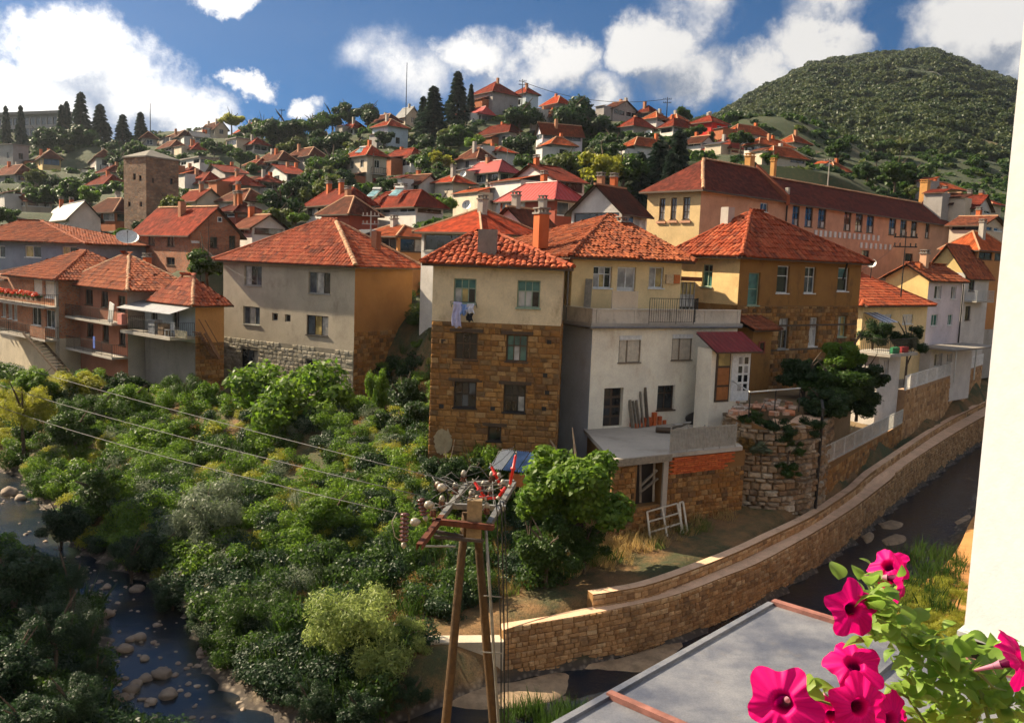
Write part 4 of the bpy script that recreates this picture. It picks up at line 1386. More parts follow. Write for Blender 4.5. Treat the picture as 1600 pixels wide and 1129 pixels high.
for q in shut:
    b = MB(h.FR)
    b.box(q[0], q[0] + q[2], -.05, .03, q[1] + q[3] - .22, q[1] + q[3] - .005)
    o = b.build('window', W_WHITE, h.root); o['label'] = 'window closed by cream roller shutters'
    b = MB(h.FR)
    b.box(q[0] + .01, q[0] + .05, -.1, -.02, q[1] + .01, q[1] + q[3] - .23); b.box(q[0] + q[2] - .05, q[0] + q[2] - .01, -.1, -.02, q[1] + .01, q[1] + q[3] - .23)
    b.box(q[0] + q[2] * .36, q[0] + q[2] * .36 + .06, -.1, -.02, q[1] + .01, q[1] + q[3] - .23); b.box(q[0] - .05, q[0] + q[2] + .05, -.08, .06, q[1] - .06, q[1] + .005)
    b.build('frame', flat('brown shutter frame', (.25, .19, .13), .7), o)
    for a, c in ((q[0] + .052, q[0] + q[2] * .36 - .002), (q[0] + q[2] * .36 + .062, q[0] + q[2] - .052)):
        n = 16
        for k in range(n):
            z = q[1] + .02 + (q[3] - .26) * k / n
            placed('slat', unit_box(SHUT), o, h.FR @ Matrix.Translation(((a + c) / 2, -.07, z + (q[3] - .26) / n / 2)), (c - a, .02, (q[3] - .26) / n - .008))
b = MB(h.FR)
b.box(door[0] + .01, door[0] + door[2] - .01, -.28, -.22, door[1] + .01, door[1] + door[3] - .01)
d = b.build('door', W_BROWN, h.root)
for i in range(2):
    for j in range(4):
        wq, hq = door[2] / 2 - .14, door[3] / 4 - .12
        placed('panel', unit_box(G_DARK if j > 0 else W_BLACK), d, h.FR @ Matrix.Translation((door[0] + door[2] * (.25 + .5 * i), -.21, door[1] + door[3] * (j + .5) / 4)), (wq, .02, hq))
# parapet and slab
H = h.H
b = MB()
b.box(-.25, h.WR + .1, -.25, h.WL, H + .003, H + .16)
b.build('slab', CONC, h.root)
ph = z_at(929, 484, h.c) - h.zb - H
b = MB()
b.box(-.12, h.WR, -.12, .06, H + .163, H + ph); b.box(-.12, .06, .063, h.WL - .1, H + .163, H + ph)
b.box(-.17, h.WR, -.17, .1, H + ph + .003, H + ph + .07); b.box(-.17, .1, .103, h.WL - .1, H + ph + .003, H + ph + .07)
for k in range(5):
    u = .1 + k * (h.WR - .3) / 4
    b.box(u, u + .2, -.16, -.123, H + .17, H + ph - .002)
b.build('parapet', plaster('stained parapet concrete', (.60, .53, .44), (.17, .14, .11), .8, .9), h.root)
b = MB(); b.tube([(-.32, -.3, H - .03), (h.WR, -.3, H - .03)], .06, 8); b.tube([(-.32, -.3, H - .03), (-.32, h.WL - .2, H - .03)], .06, 8)
b.tube([(-.1, 2.2, H + .1), (-.1, 2.2, H + 3.2)], .05, 8)
b.build('gutter', flat('grey gutter', (.20, .19, .19), .5, .5), h.root)
# upper floor, set back
sb = along(h.c, h.dL, 895, 402)[0]
wu = along(h.c + h.dL * sb, h.dR, 1066, 407)[0]
pc = h.c + h.dL * sb
ze = z_at(895, 401, pc) - h.zb
FU = frame_of((0, sb), (1, 0), (0, -1)); FUL = frame_of((0, h.WL), (0, -1), (-1, 0))
print('upper setback', sb, 'w', wu, 'ze', ze)
def upr(r):
    x0, y0, x1, y1 = r
    a0 = along(pc, h.dR, x0, (y0 + y1) / 2)[0]; a1 = along(pc, h.dR, x1, (y0 + y1) / 2)[0]
    za = along(pc, h.dR, (x0 + x1) / 2, y1)[1]; zc = along(pc, h.dR, (x0 + x1) / 2, y0)[1]
    return a0, za - h.zb, a1 - a0, zc - za
uw = [upr((927, 416, 956, 450)), upr((964, 417, 993, 474)), upr((1014, 417, 1037, 450))]
b = MB()
wall_face(b, FU, wu, H + .16, ze, uw, .2)
wall_face(b, FUL, h.WL - sb, H + .16, ze, [], .2)
wall_face(b, frame_of((wu, sb), (0, 1), (1, 0)), h.WL - sb, H + .16, ze, [], .2)
wall_face(b, frame_of((wu, h.WL), (-1, 0), (0, 1)), wu, H + .16, ze, [], .2)
b.build('upper_wall', CREAM_PL, h.root)
window(h.root, FU, *uw[0], nx=3, ny=2, split=.66, panes=[G_CURT, G_DARK, G_GOLD, G_CURT, G_DARK, G_DARK])
window(h.root, FU, *uw[2], nx=2, ny=1, panes=[G_CURT, G_GOLD])
dd = window(h.root, FU, *uw[1], nx=2, ny=2, split=.42, panes=[W_WHITE, G_CURT], bar=.09, sill=False, name='door')
for r, mt in (((1039, 429, 1050, 443), flat('beige box', (.62, .45, .26), .7)), ((1051, 429, 1060, 443), flat('orange box', (.55, .16, .04), .7))):
    q = upr(r); b = MB(FU); b.box(q[0], q[0] + q[2], .003, .14, q[1], q[1] + q[3]); b.build('meter_box', mt, h.root)
# terrace railing and the plank leaning on the wall
b = MB()
zt = H + .17
rails(b, [(2.9, sb - 2.6, zt), (wu - 1.2, sb - 2.6, zt), (wu - .1, sb - 1.6, zt)], 1.25, .14, .012)
rl = b.build('terrace_railing', METAL_D, h.root)
pl = MB(); pl.beam((.35, sb - .9, zt), (.95, sb - .12, zt + 2.05), .35, .05)
def world_of(o_, root):
    me = o_.data
    o_.parent = None
    o_.matrix_world = Matrix.Translation(root.location) @ Matrix.Rotation(root.rotation_euler.z, 4, 'Z')
    return o_
tag(world_of(pl.build('plank', WOOD, h.root), h.root), 'broad plank leaning on the cream upper wall behind the parapet', 'plank')
pn = MB(); pn.box(1.15, 2.7, sb - 1.9, sb - 1.84, zt, zt + 1.55)
tag(world_of(pn.build('board', plaster('pale board', (.66, .54, .40), (.3, .2, .1), .3), h.root), h.root), 'pale upright board beside the leaning plank on the parapet terrace', 'board')
# upper roof
x0, x1, y0, y1 = -.5, wu + .45, sb - .55, h.WL + 2.5
ax_, az_ = along(h.c + h.dL * (sb + (h.WL + 2 - sb) * .5), h.dR, 949, 337)
zr = az_ - h.zb
ym = sb + (h.WL + 2 - sb) * .5
r0, r1 = (ax_, ym, zr), (ax_ + .5, ym, zr)
S = hip_between(x0, x1, y0, y1, ze, r0, r1, 'x')
h.roof(S, UNDER, TILE_BRN, [((x0, y0, ze + .05), r0), ((x1, y0, ze + .05), r1), (r0, r1)], tw=.26, tl=.36, gap=.006, jit=.025)
q = along(h.c + h.dL * (sb + 1.2), h.dR, 873, 380)
chimney(h.root, -.0, sb + 3.2, ze + .4, z_at(873, 336, pc + h.dL * 3.2) - h.zb, .6, .6)
chimney(h.root, wu - .7, sb + 4.6, ze + .4, z_at(1015, 345, pc + h.dL * 4.6) - h.zb, .5, .5)
# glazed link to the ochre house
gq = (along(pc, h.dR, 1066, 460)[0] + .05, H + .18, along(pc, h.dR, 1092, 460)[0] - along(pc, h.dR, 1066, 460)[0], 2.05)
window(h.root, frame_of((0, sb + .4), (1, 0), (0, -1)), *gq, nx=4, ny=3, mat=W_GREY, panes=[G_DARK, G_CURT, G_GOLD], depth=.02, name='glazed_screen')
b = MB(); b.box(gq[0], gq[0] + gq[2] + .2, sb + .1, sb + 2.5, gq[1] + 2.08, gq[1] + 2.3); b.build('link_roof', TILE_DRK, h.root)
WHITEH = h

# ---- ochre house
h = House('ochre_house', 'ochre plastered house on stone ground floor with wide red pyramid roof', 'house', (1157, 401), 47.8, 37, (1060, 394), (1347, 407), (1150, 600))
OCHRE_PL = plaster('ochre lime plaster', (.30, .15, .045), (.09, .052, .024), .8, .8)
OCHRE_LIT = plaster('ochre plaster painted sunlit', (.70, .48, .22), (.32, .18, .07), .5, .7)  # same plaster on the left face, sunlight put into its colour
for r, k in [((1169, 426, 1187, 477), dict(nx=1, ny=2, mat=W_GREEN, split=.5, panes=[G_TEAL, G_TEAL])), ((1214, 415, 1233, 458), dict(nx=1, ny=2, split=.64, panes=[G_DARK, G_DARK])),
             ((1257, 417, 1274, 458), dict(nx=2, ny=2, split=.64, panes=[G_BLUE, G_DARK])), ((1309, 418, 1326, 455), dict(nx=1, ny=2, split=.56, panes=[G_DARK, G_TEAL])),
             ((1216, 497, 1232, 545), dict(nx=2, ny=2, mat=W_GREY, split=.62, panes=[G_DARK, G_CURT])), ((1264, 496, 1277, 541), dict(nx=2, ny=2, mat=W_WHITE, split=.62, panes=[G_CURT])), ((1309, 494, 1322, 526), dict(nx=2, mat=W_GREEN, panes=[G_CURT, G_GOLD]))]:
    h.win('R', r, **k)
h.win('L', (1097, 413, 1113, 448), nx=2, ny=2, split=.7, mat=W_GREEN, panes=[G_TEAL, G_DARK])
vb = h.uv('R', 1250, 477)[1]
b = MB()
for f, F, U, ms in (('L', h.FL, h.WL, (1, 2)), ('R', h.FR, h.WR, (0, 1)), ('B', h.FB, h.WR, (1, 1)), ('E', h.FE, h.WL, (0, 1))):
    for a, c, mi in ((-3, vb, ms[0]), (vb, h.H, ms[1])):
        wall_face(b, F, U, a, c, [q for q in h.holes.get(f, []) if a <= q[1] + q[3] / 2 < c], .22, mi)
b.build('wall', [MORTAR, OCHRE_PL, OCHRE_LIT], h.root)
for f, q, k in h.wins: window(h.root, h.F(f), *q, **k)
lay_stones(h.root, h.FR, course_cells(h.WR, -.8, vb - .06, h.holes['R'], .2, .3, .28, .55, 41, top=lambda u: vb - .1 - .1 * mnoise.noise(Vector((u * 2, 0, 0)))), STONE_OCHRE, .05, 300)
for v in (vb - 1.2, vb - 2.6):
    b = MB(h.FR); b.box(0.1, h.WR - .1, -.02, .062, v, v + .1); b.build('timber_band', W_BROWN, h.root)
ze = h.H
x0, x1, y0, y1 = -.5, h.WR + .5, -.5, h.WL + .5
p0 = h.c + h.dL * (h.WL * .5)
a0, z0_ = along(p0, h.dR, 1172, 332); a1, z1_ = along(p0, h.dR, 1190, 329)
a0 = max(a0, h.WR * .16); a1 = max(a1, a0 + .8)
r0, r1 = (a0, h.WL * .5, z0_ - h.zb), (a1, h.WL * .5, z0_ - h.zb)
S = hip_between(x0, x1, y0, y1, ze, r0, r1, 'x')
h.roof(S, UNDER, TILE_RED, [((x0, y0, ze + .05), r0), ((x1, y0, ze + .05), r1), (r0, r1), ((x0, y1, ze + .05), r0)], tw=.28, tl=.4, gap=.003, jit=.02)
chimney(h.root, a0 - 1.0, h.WL * .5 + .8, r0[2] - 1.0, r0[2] + .25, .55, .55, CONC, cap=False)
chimney(h.root, a1 + 2.6, h.WL * .5 + 2.5, r0[2] - 2.0, r0[2] - .35, .5, .5, plaster('yellow chimney', (.6, .42, .16), (.2, .1, .05), .4), cap=False)
b = MB(); b.tube([(h.WR - 2.4, -.55, ze - .05), (h.WR - 2.0, -.1, ze - .9), (h.WR - 2.0, -.1, ze - 1.1)], .06, 8); b.build('stove_pipe', METAL_D, h.root)
# annex with small tiled roof on the river side
aq = h.rect('R', (1158, 513, 1204, 590), 1.1)
b = MB(h.FR); b.box(max(.1, aq[0]), aq[0] + aq[2], .003, 1.1, -.5, aq[1] + aq[3]); an = b.build('annex', OCHRE_PL, h.root)
S = [[(max(.0, aq[0]) - .3, -1.45, aq[1] + aq[3] - .05), (aq[0] + aq[2] + .3, -1.45, aq[1] + aq[3] - .05), (aq[0] + aq[2] + .3, -.01, aq[1] + aq[3] + .55), (max(.0, aq[0]) - .3, -.01, aq[1] + aq[3] + .55)]]
b = MB(); roof_solid(b, S, .1, 0, 1); b.build('annex_roof', [UNDER, W_BROWN], h.root)
t = MB(); tile_geo(t, S[0]); stuff(t.build('annex_tiles', TILE_DRK, an))
window(h.root, frame_of((0, -1.103), (1, 0), (0, -1)), aq[0] + aq[2] * .55, aq[1] + aq[3] - 1.3, .5, .6, nx=1, mat=flat('red window frame', (.25, .05, .03), .6), panes=[G_DARK], depth=-.06)
OCHRE = h

# ------------------------------------------------------------------ terrace in front of the white house
TZ = 5.62
tp0, tp1 = at_z(958, 716, TZ).xy, at_z(1150, 697, TZ).xy
td = (tp1 - tp0).normalized()
TF = frame_of((tp0.x, tp0.y), td, (td.y, -td.x))
TL = (tp1 - tp0).length
def tuv(px, py):
    a, z = along(tp0, td, px, py)
    return a, z
terr = thing('terrace_basement', 'half built terrace on stone and red brick walls before the white house', 'terrace', (0, 0, 0))
oa, ob = tuv(994, 760)[0], tuv(1033, 760)[0]
oz0, oz1 = tuv(1013, 790)[1], TZ - .3
ub = tuv(1045, 725)[0]
zb0, zb1 = tuv(1046, 745)[1], tuv(1148, 726)[1]
b = MB()
wall_face(b, TF, TL + .6, -.2, TZ - .18, [(oa, oz0, ob - oa, oz1 - oz0)], .5)
b.F = TF
b.F = None; q = WHITEH.c; b.face([(tp0.x, tp0.y, 0), (q.x, q.y, 0), (q.x, q.y, TZ - .18), (tp0.x, tp0.y, TZ - .18)])
b.build('wall', MORTAR, terr)
lay_stones(terr, TF, course_cells(TL + .6, .8, TZ - .3, [(oa - .1, oz0, ob - oa + .35, 5), (ub, (zb0 + zb1) / 2, 20, 5)], .14, .26, .2, .45, 51), STONE_OCHRE, .05, 300)
# hollow bricks
BRK = pieces('bright hollow brick', [(.56, .12, .035), (.64, .17, .05), (.48, .095, .03), (.60, .14, .04)], .85, (.3, .08, .03), .3, .3)
nr = 8
bh = (TZ - .22 - (zb0 + zb1) / 2) / nr
for r_ in range(nr):
    z = (zb0 + zb1) / 2 + r_ * bh
    n = int((TL - ub) / .4)
    for k in range(n):
        u0 = ub + .02 + k * .4 + (.2 if r_ % 2 else 0)
        if u0 + .36 > TL + .1: continue
        if r_ < 3 and (k > n - 2 - r_ * 0): continue
        placed('brick', unit_box(BRK), terr, TF @ Matrix.Translation((u0 + .19, .03 + random.uniform(-.008, .008), z + bh / 2)), (.375, .12, bh - .022))
# column, slab, formwork, props
b = MB(TF); b.box(ob + .005, ob + .27, .01, .1, oz0 - .5, TZ - .2); b.build('column', CONC, terr)
sp_ = [tp0 - td * .15 + Vector((td.y, -td.x)) * .12, tp1 + td * .3 + Vector((td.y, -td.x)) * .12, WHITEH.c + WHITEH.dR * 8 + WHITEH.dL * .2, WHITEH.c + WHITEH.dL * .2 - WHITEH.dR * .1]
b = MB(); b.face([(q.x, q.y, TZ) for q in sp_]); b.face([(q.x, q.y, TZ - .177) for q in sp_][::-1])
for i in range(4): b.face([(sp_[i].x, sp_[i].y, TZ - .177), (sp_[(i + 1) % 4].x, sp_[(i + 1) % 4].y, TZ - .177), (sp_[(i + 1) % 4].x, sp_[(i + 1) % 4].y, TZ), (sp_[i].x, sp_[i].y, TZ)])
b.build('slab', plaster('terrace screed', (.46, .41, .35), (.22, .18, .14), .6, .4), terr)
b = MB(TF); b.box(-.15, ub, .125, .2, TZ - .32, TZ - .02); b.build('formwork', WOOD, terr)
for (x, y0, x2, y1) in [(1004, 786, 1004, 722), (1024, 784, 1026, 724), (1004, 760, 1030, 735), (1003, 770, 1031, 748)]:
    (ua, za), (uc, zc) = tuv(x, y0), tuv(x2, y1)
    b = MB(TF); b.beam((ua, -.15, za), (uc, -.15, zc), .09, .09); b.build('prop', WOOD, terr)
b = MB(TF); b.box(oa + .02, ob - .02, -.49, -.45, oz0, oz1); b.build('black_shade_sheet', W_BLACK, terr)  # black sheet painted as the unlit inside of the opening
# terrace railing
u0, u1 = tuv(1046, 709)[0], tuv(1148, 697)[0]
rl = thing('terrace_fence', 'grey steel picket fence along the terrace edge above the red bricks', 'fence', (0, 0, 0))
FEN = flat('weathered steel picket', (.33, .33, .30), .55, .3)
M0 = TF
b = MB(TF); b.beam((u0, .02, TZ + 1.0), (u1, .02, TZ + 1.0), .05, .05); b.build('rail', FEN, rl)
b = MB(TF); b.beam((u0, .02, TZ + .1), (u1, .02, TZ + .1), .05, .05); b.build('rail', FEN, rl)
n = 44
for k in range(n + 1):
    u = u0 + (u1 - u0) * k / n
    w = .055 if k % 11 else .07
    placed('picket', unit_box(FEN), rl, TF @ Matrix.Translation((u, .03, TZ + .56)), (w, .025, .96 if k % 11 else 1.12))
# things standing on the terrace
def wpt(px, py, z=TZ): return at_z(px, py, z)
def lean_board(lab, px0, py0, px1, py1, w=.3, mat=None, dz=.9, back=.5, name='plank'):
    p = wpt(px0, py0)
    d = Vector((td.y, -td.x, 0)) * -back
    b = MB(); b.beam(p + Vector((0, 0, .03)), p + d + Vector((0, 0, dz)), w, .05, up=(td.x, td.y, 0))
    return tag(b.build(name, mat or WOOD), lab, 'plank')
WB = (WHITEH.dL * -1)
for k, (px, hgt, w, lab) in enumerate([(981, 1.35, .28, 'leftmost grey board leaning by the terrace door'), (986, 1.3, .26, 'second grey board from the terrace door'), (991, 1.32, .26, 'third grey board from the terrace door'), (997, 1.75, .16, 'narrow tall board in the leaning stack by the door'), (1004, 1.95, .24, 'tallest brown board in the leaning stack by the door')]):
    a, z = along(WHITEH.c, WHITEH.dR, px, 655)
    p = WHITEH.c + WHITEH.dR * a
    q = p - WHITEH.dL * .45
    b = MB(); b.beam((q.x, q.y, TZ + .02), (p.x - WHITEH.dL.x * .04, p.y - WHITEH.dL.y * .04, TZ + hgt), w, .04, up=(WHITEH.dR.x, WHITEH.dR.y, 0))
    # board lies flat against the wall: swap its section
    tag(b.build('plank', WOOD), lab, 'plank')
cr = 0
for (px, py, nz, lab) in [(993, 668, 1, 'single red brick stack at the left of the row by the door'), (1000, 667, 1, 'low red brick stack second from the left'), (1007, 666, 2, 'red brick stack third from the left'), (1014, 665, 2, 'red brick stack in the middle of the terrace row'), (1021, 664, 3, 'tallest red brick stack under the terrace window'), (1029, 663, 2, 'red brick stack right of the tallest'), (1036, 662, 1, 'low red brick stack at the right end of the row')]:
    p = wpt(px, py)
    t = thing('brick_stack', lab, 'bricks', tuple(p), WHITEH.th)
    for j in range(nz):
        for i in range(2):
            placed('brick', unit_box(BRK), t, Matrix.Translation((0, i * .27, .11 + j * .22)), (.2, .25, .21))
for (px, py, lab, ln, rz) in [(1052, 676, 'broad grey slab lying on the terrace, left of the pair', 1.15, 1.9), (1066, 672, 'broad grey slab lying on the terrace, right of the pair', 1.0, 1.95)]:
    p = wpt(px, py)
    b = MB(); b.box(-ln / 2, ln / 2, -.2, .2, 0, .07)
    o = b.build('stone_slab', CONC); o.location = p + Vector((0, 0, .25)); o.rotation_euler = (0, .42, rz)
    tag(o, lab, 'slab')
p = wpt(1036, 676); b = MB(); b.tube([(-.35, 0, .14), (.35, 0, .14)], .14, 10); o = b.build('log', W_BROWN); o.location = p; tag(o, 'short brown log lying in front of the terrace bricks', 'log')
# rubbish heap: sacks
for (px, py, r_, lab, mt) in [(1086, 662, .45, 'dark rubbish sack at the foot of the rubble wall', W_BLACK), (1094, 654, .32, 'grey rubbish sack on top of the dark one', CONC), (1100, 664, .3, 'small brown sack beside the dark rubbish sack', W_BROWN)]:
    p = wpt(px, py)
    bm = bmesh.new(); bmesh.ops.create_icosphere(bm, subdivisions=3, radius=r_)
    for v in bm.verts:
        v.co *= 1 + .28 * mnoise.noise(v.co * 3 + Vector((px, 0, 0))); v.co.z = max(v.co.z * .8, -r_ * .5)
    me = bpy.data.meshes.new('sack'); bm.to_mesh(me); bm.free(); me.materials.append(mt); me.polygons.foreach_set('use_smooth', [True] * len(me.polygons))
    o = link('rubbish_sack', me); o.location = p + Vector((0, 0, r_ * .5 + (.5 if 'top' in lab else 0))); tag(o, lab, 'sack')
# white lattice frames leaning on the basement wall
def lattice(lab, c, us, vs, mat):
    """c: four pixel corners on the basement wall plane: bl, br, tr, tl"""
    t = thing('window_frame', lab, 'frame', (0, 0, 0))
    q = []
    for (px, py), o_ in zip(c, (.75, .75, .15, .15)):
        a, z = along(tp0 + Vector((td.y, -td.x)) * o_, td, px, py)
        q.append(TF @ Vector((a, o_, z)))
    for s_ in us:
        b = MB(); b.beam(q[0].lerp(q[1], s_), q[3].lerp(q[2], s_), .08, .06); b.build('bar', mat, t)
    for s_ in vs:
        b = MB(); b.beam(q[0].lerp(q[3], s_), q[1].lerp(q[2], s_), .07, .05); b.build('bar', mat, t)
OLDW = flat('chipped white frame', (.58, .52, .42), .7)
lattice('large white empty window frame leaning on the basement stone wall', [(1017, 849), (1068, 833), (1058, 786), (1011, 799)], (0, .5, 1), (0, .35, .68, 1), OLDW)
lattice('narrow white window frame leaning right of the large frame', [(1065, 834), (1074, 829), (1067, 783), (1062, 785)], (0, 1), (0, 1), OLDW)

# shed with the dark red roof beside the white house
gz = 7.0
sc_ = at(1112, 545, 42.6)
h = House('lean_to_shed', 'white lean-to shed with dark red sheet roof and wooden door', 'shed', (1113, 545), 43.0, 29, (1091, 532), (1172, 541), gz)
h.walls([WHITE_PL], None, down=1.5)
SH = h
q = h.rect('R', (1118, 546, 1140, 610)); b = MB(h.FR); b.box(q[0], q[0] + q[2], .01, .06, .05, q[1] + q[3]); d = b.build('door', W_BROWN, h.root)
RW = flat('red brown door wood', (.36, .13, .035), .6)
for j, (a, c) in enumerate(((.06, .3), (.34, .66))):
    placed('panel', unit_box(RW), d, h.FR @ Matrix.Translation((q[0] + q[2] / 2, .07, (q[1] + q[3]) * (a + c) / 2)), (q[2] - .2, .03, (q[1] + q[3]) * (c - a)))
placed('panel', unit_box(G_GOLD), d, h.FR @ Matrix.Translation((q[0] + q[2] / 2, .07, (q[1] + q[3]) * .83)), (q[2] - .2, .03, (q[1] + q[3]) * .26))
q = h.rect('R', (1143, 546, 1171, 602)); b = MB(h.FR); b.box(q[0], q[0] + q[2], .01, .05, .05, q[1] + q[3]); d = b.build('french_door', W_WHITE, h.root)
for i in range(2):
    for j in range(4):
        placed('pane', unit_box(G_DARK if (i + j) % 3 else G_CURT), d, h.FR @ Matrix.Translation((q[0] + q[2] * (.45 + .32 * i), .055, q[1] * 0 + (q[1] + q[3]) * (.28 + .17 * j))), (q[2] * .2, .02, (q[1] + q[3]) * .13))
S = [[(-.2, -.55, h.H - .1), (h.WR + .4, -.55, h.H - .1), (h.WR + .4, h.WL, h.H + .75), (-.2, h.WL, h.H + .75)]]
b = MB(); roof_solid(b, S, .08, 0, 1); b.build('roof', [tile_tex('maroon sheet roof', (.22, .022, .022), (.16, .02, .02), metal=True, cols=.3), W_BROWN], h.root)

# raised garden between the shed and the ochre house, held by an old rubble bastion
GARD = plaster('garden soil', (.22, .15, .08), (.08, .07, .03), .6, 1.5)
b = MB()
gp = [Vector((p.x, p.y, gz)) for p in [at_z(x, y, 2.2) for x, y in [(1096, 745), (1146, 775), (1180, 785), (1230, 784), (1272, 775)]]] + [Vector((19.5, 50, gz)), Vector((13, 50, gz)), Vector((9.5, 46.5, gz))]
for i in range(len(gp)):
    a, c = gp[i], gp[(i + 1) % len(gp)]
    b.face([(a.x, a.y, 1), (c.x, c.y, 1), (c.x, c.y, gz - .05), (a.x, a.y, gz - .05)])
b.face([(p.x, p.y, gz - .05) for p in gp])
struct(b.build('raised_garden', GARD))
bp = [at_z(x, y, 2.2) for x, y in [(1096, 770), (1146, 797), (1180, 806), (1230, 805), (1275, 796)]]
BASP = smooth_path([Vector((WHITEH.c + WHITEH.dR * 7.4 - WHITEH.dL * 1.2).xy)] + [p.xy + Vector((.5 * mnoise.noise(p), .5 * mnoise.noise(p * 2))) for p in bp[1:]] + [Vector((bp[-1].x + 1.6, bp[-1].y + 3.4))], 3)
bas = thing('stone_bastion', 'crumbling rubble stone bastion holding up the garden beside the terrace', 'wall', (0, 0, 0))
run_wall(bas, 'bastion_wall', BASP, lambda s: 1., lambda s: 6.5 + .6 * mnoise.noise(Vector((s * .8, 0, 0))), pieces('pale rubble', [(.36, .26, .16), (.28, .19, .11), (.46, .36, .25), (.20, .14, .09), (.33, .21, .11), (.52, .44, .33)], .95, (.05, .045, .03), .55), MORTAR, .2, .14, .38, .18, .7, 61, thick=1.2, limit=300)
b = MB(); q0, q1 = at_z(1272, 797, 2.2), None
b.tube([(q0.x, q0.y - .15, 2.2), (q0.x, q0.y - .15, 7.2), (q0.x + .1, q0.y + .4, 7.5)], .07, 8); b.build('drain_pipe', METAL_D, bas)
# steel handrail above the garden
b = MB()
zz = gz
ga, gb, gc, gd = at_z(1139, 625, zz), at_z(1170, 648, zz), at_z(1248, 640, zz), at_z(1225, 618, zz)
tl_ = thing('garden_handrail', 'thin steel pipe handrail over the rubble bastion', 'railing', (0, 0, 0))
for a, c in ((ga, gb), (gb, gc)):
    b = MB(); b.tube([(a.x, a.y, zz + 1.05), (c.x, c.y, zz + 1.05)], .035, 6); b.build('rail', METAL_L, tl_)
for p in (ga, gb, gc, gb.lerp(gc, .5)):
    b = MB(); b.tube([(p.x, p.y, zz - .1), (p.x, p.y, zz + 1.05)], .03, 6); b.build('post', METAL_D, tl_)
# rubble stones and bricks lying in the garden
RUB = pieces('garden rubble', [(.42, .30, .22), (.5, .2, .1), (.55, .48, .4), (.3, .2, .14)], .9)
j = MB()
rs = random.Random(3)
for k in range(60):
    p = at_z(rs.uniform(1140, 1240), rs.uniform(626, 648), gz)
    s_ = rs.uniform(.08, .22)
    j.F = Matrix.Translation((p.x, p.y, gz + .03)) @ Matrix.Rotation(rs.uniform(0, 6), 4, 'Z') @ Matrix.Rotation(rs.uniform(-.5, .5), 4, 'X')
    j.box(-s_, s_, -s_ * .6, s_ * .6, -s_ * .4, s_ * .4)
stuff(j.build('rubble', RUB))
# lower garden wall with white railing, further along the quay
def garden_wall(lab, A, B, zt0, zt1, seed, name='garden_wall', down=1.0, limit=200, mat=None, stone=None):
    t = thing(name, lab, 'wall', (0, 0, 0))
    L_ = (B - A).length
    p = [A.lerp(B, k / 8) for k in range(9)]
    run_wall(t, 'masonry', p, lambda s: down, lambda s: zt0 + (zt1 - zt0) * s / L_, stone or STONE_OCHRE, mat or MORTAR, .03, .2, .34, .3, .7, seed, thick=.5, limit=limit)
    return t
A, B, C_ = at_z(1279, 790, 2.2).xy, at_z(1407, 689, 2.4).xy, at_z(1530, 622, 2.6).xy
garden_wall('ochre rendered garden wall under the white railing beside the quay', A, B, 4.15, 3.6, 71)
b = MB()
f_ = Vector((-(B - A).y, (B - A).x)).normalized()
gg = [A, B, B + f_ * 9, A + f_ * 5]
b.face([(A.x, A.y, 4.0), (B.x, B.y, 3.5), (B.x + f_.x * 9, B.y + f_.y * 9, 4.3), (A.x + f_.x * 5, A.y + f_.y * 5, 4.4)])
struct(b.build('garden_ground', GARD))
gr = thing('garden_railing', 'long pale steel railing along the garden wall above the quay', 'railing', (0, 0, 0))
def rail_parts(t, a, b_, h_, step, mat, bw=.02):
    a, b_ = Vector(a), Vector(b_)
    for z in (.08, h_):
        m = MB(); m.beam(a + Vector((0, 0, z)), b_ + Vector((0, 0, z)), .05, .045); m.build('rail', mat, t)
    n = max(2, int((b_ - a).length / step))
    key = ('bar', mat.name)
    for k in range(n + 1):
        p = a.lerp(b_, k / n)
        placed('baluster', unit_box(mat), t, Matrix.Translation((p.x, p.y, p.z + h_ / 2)), (bw * (2 if k % 10 == 0 else 1), bw * (2 if k % 10 == 0 else 1), h_))
rail_parts(gr, (A.x, A.y, 4.18), (B.x, B.y, 3.65), .95, .22, METAL_L, .03)
garden_wall('tall streaked retaining wall below the right hand terrace houses', B, C_, 5.9, 5.75, 73, 'retaining_wall', limit=100, mat=plaster('streaked tan render', (.40, .25, .14), (.14, .10, .06), .8, .9), stone=STONE_QUAY)
b = MB()
f_ = Vector((-(C_ - B).y, (C_ - B).x)).normalized()
b.face([(B.x, B.y, 5.85), (C_.x, C_.y, 5.7), (C_.x + f_.x * 12, C_.y + f_.y * 12, 5.9), (B.x + f_.x * 8, B.y + f_.y * 8, 5.9)])
struct(b.build('yard_ground', CONC_D))
r2 = thing('yard_railing', 'white picket railing on top of the streaked retaining wall', 'railing', (0, 0, 0))
rail_parts(r2, (B.x, B.y, 5.9), (C_.x, C_.y, 5.76), 1.0, .3, W_WHITE, .05)

# ---- terrace houses at the right
def near_tile_roof(h, S, tiles, caps=(), tw=.3, tl=.4):
    h.roof(S, UNDER, tiles, caps, tw=tw, tl=tl)
h = House('small_tiled_house', 'low cream house with red tiled roof right of the ochre house', 'house', (1349, 477), 62, 42, None, (1450, 474), 5.2, wl=8)
for r in [(1374, 491, 1393, 508), (1410, 491, 1426, 506)]: h.win('R', r, nx=2, mat=W_WHITE, panes=[SHUT], depth=.08)
h.walls([CREAM_PL], None, down=3)
zr = z_at(1385, 430, h.c + h.dL * 4 + h.dR * 3) - h.zb
S = hip_between(-.4, h.WR + .4, -.5, h.WL + .5, h.H, (1.2, 4, zr), (h.WR - 3.2, 4, zr), 'x')
near_tile_roof(h, S, TILE_RED, [((1.2, 4, zr), (h.WR - 3.2, 4, zr)), ((h.WR + .4, -.5, h.H), (h.WR - 3.2, 4, zr))])
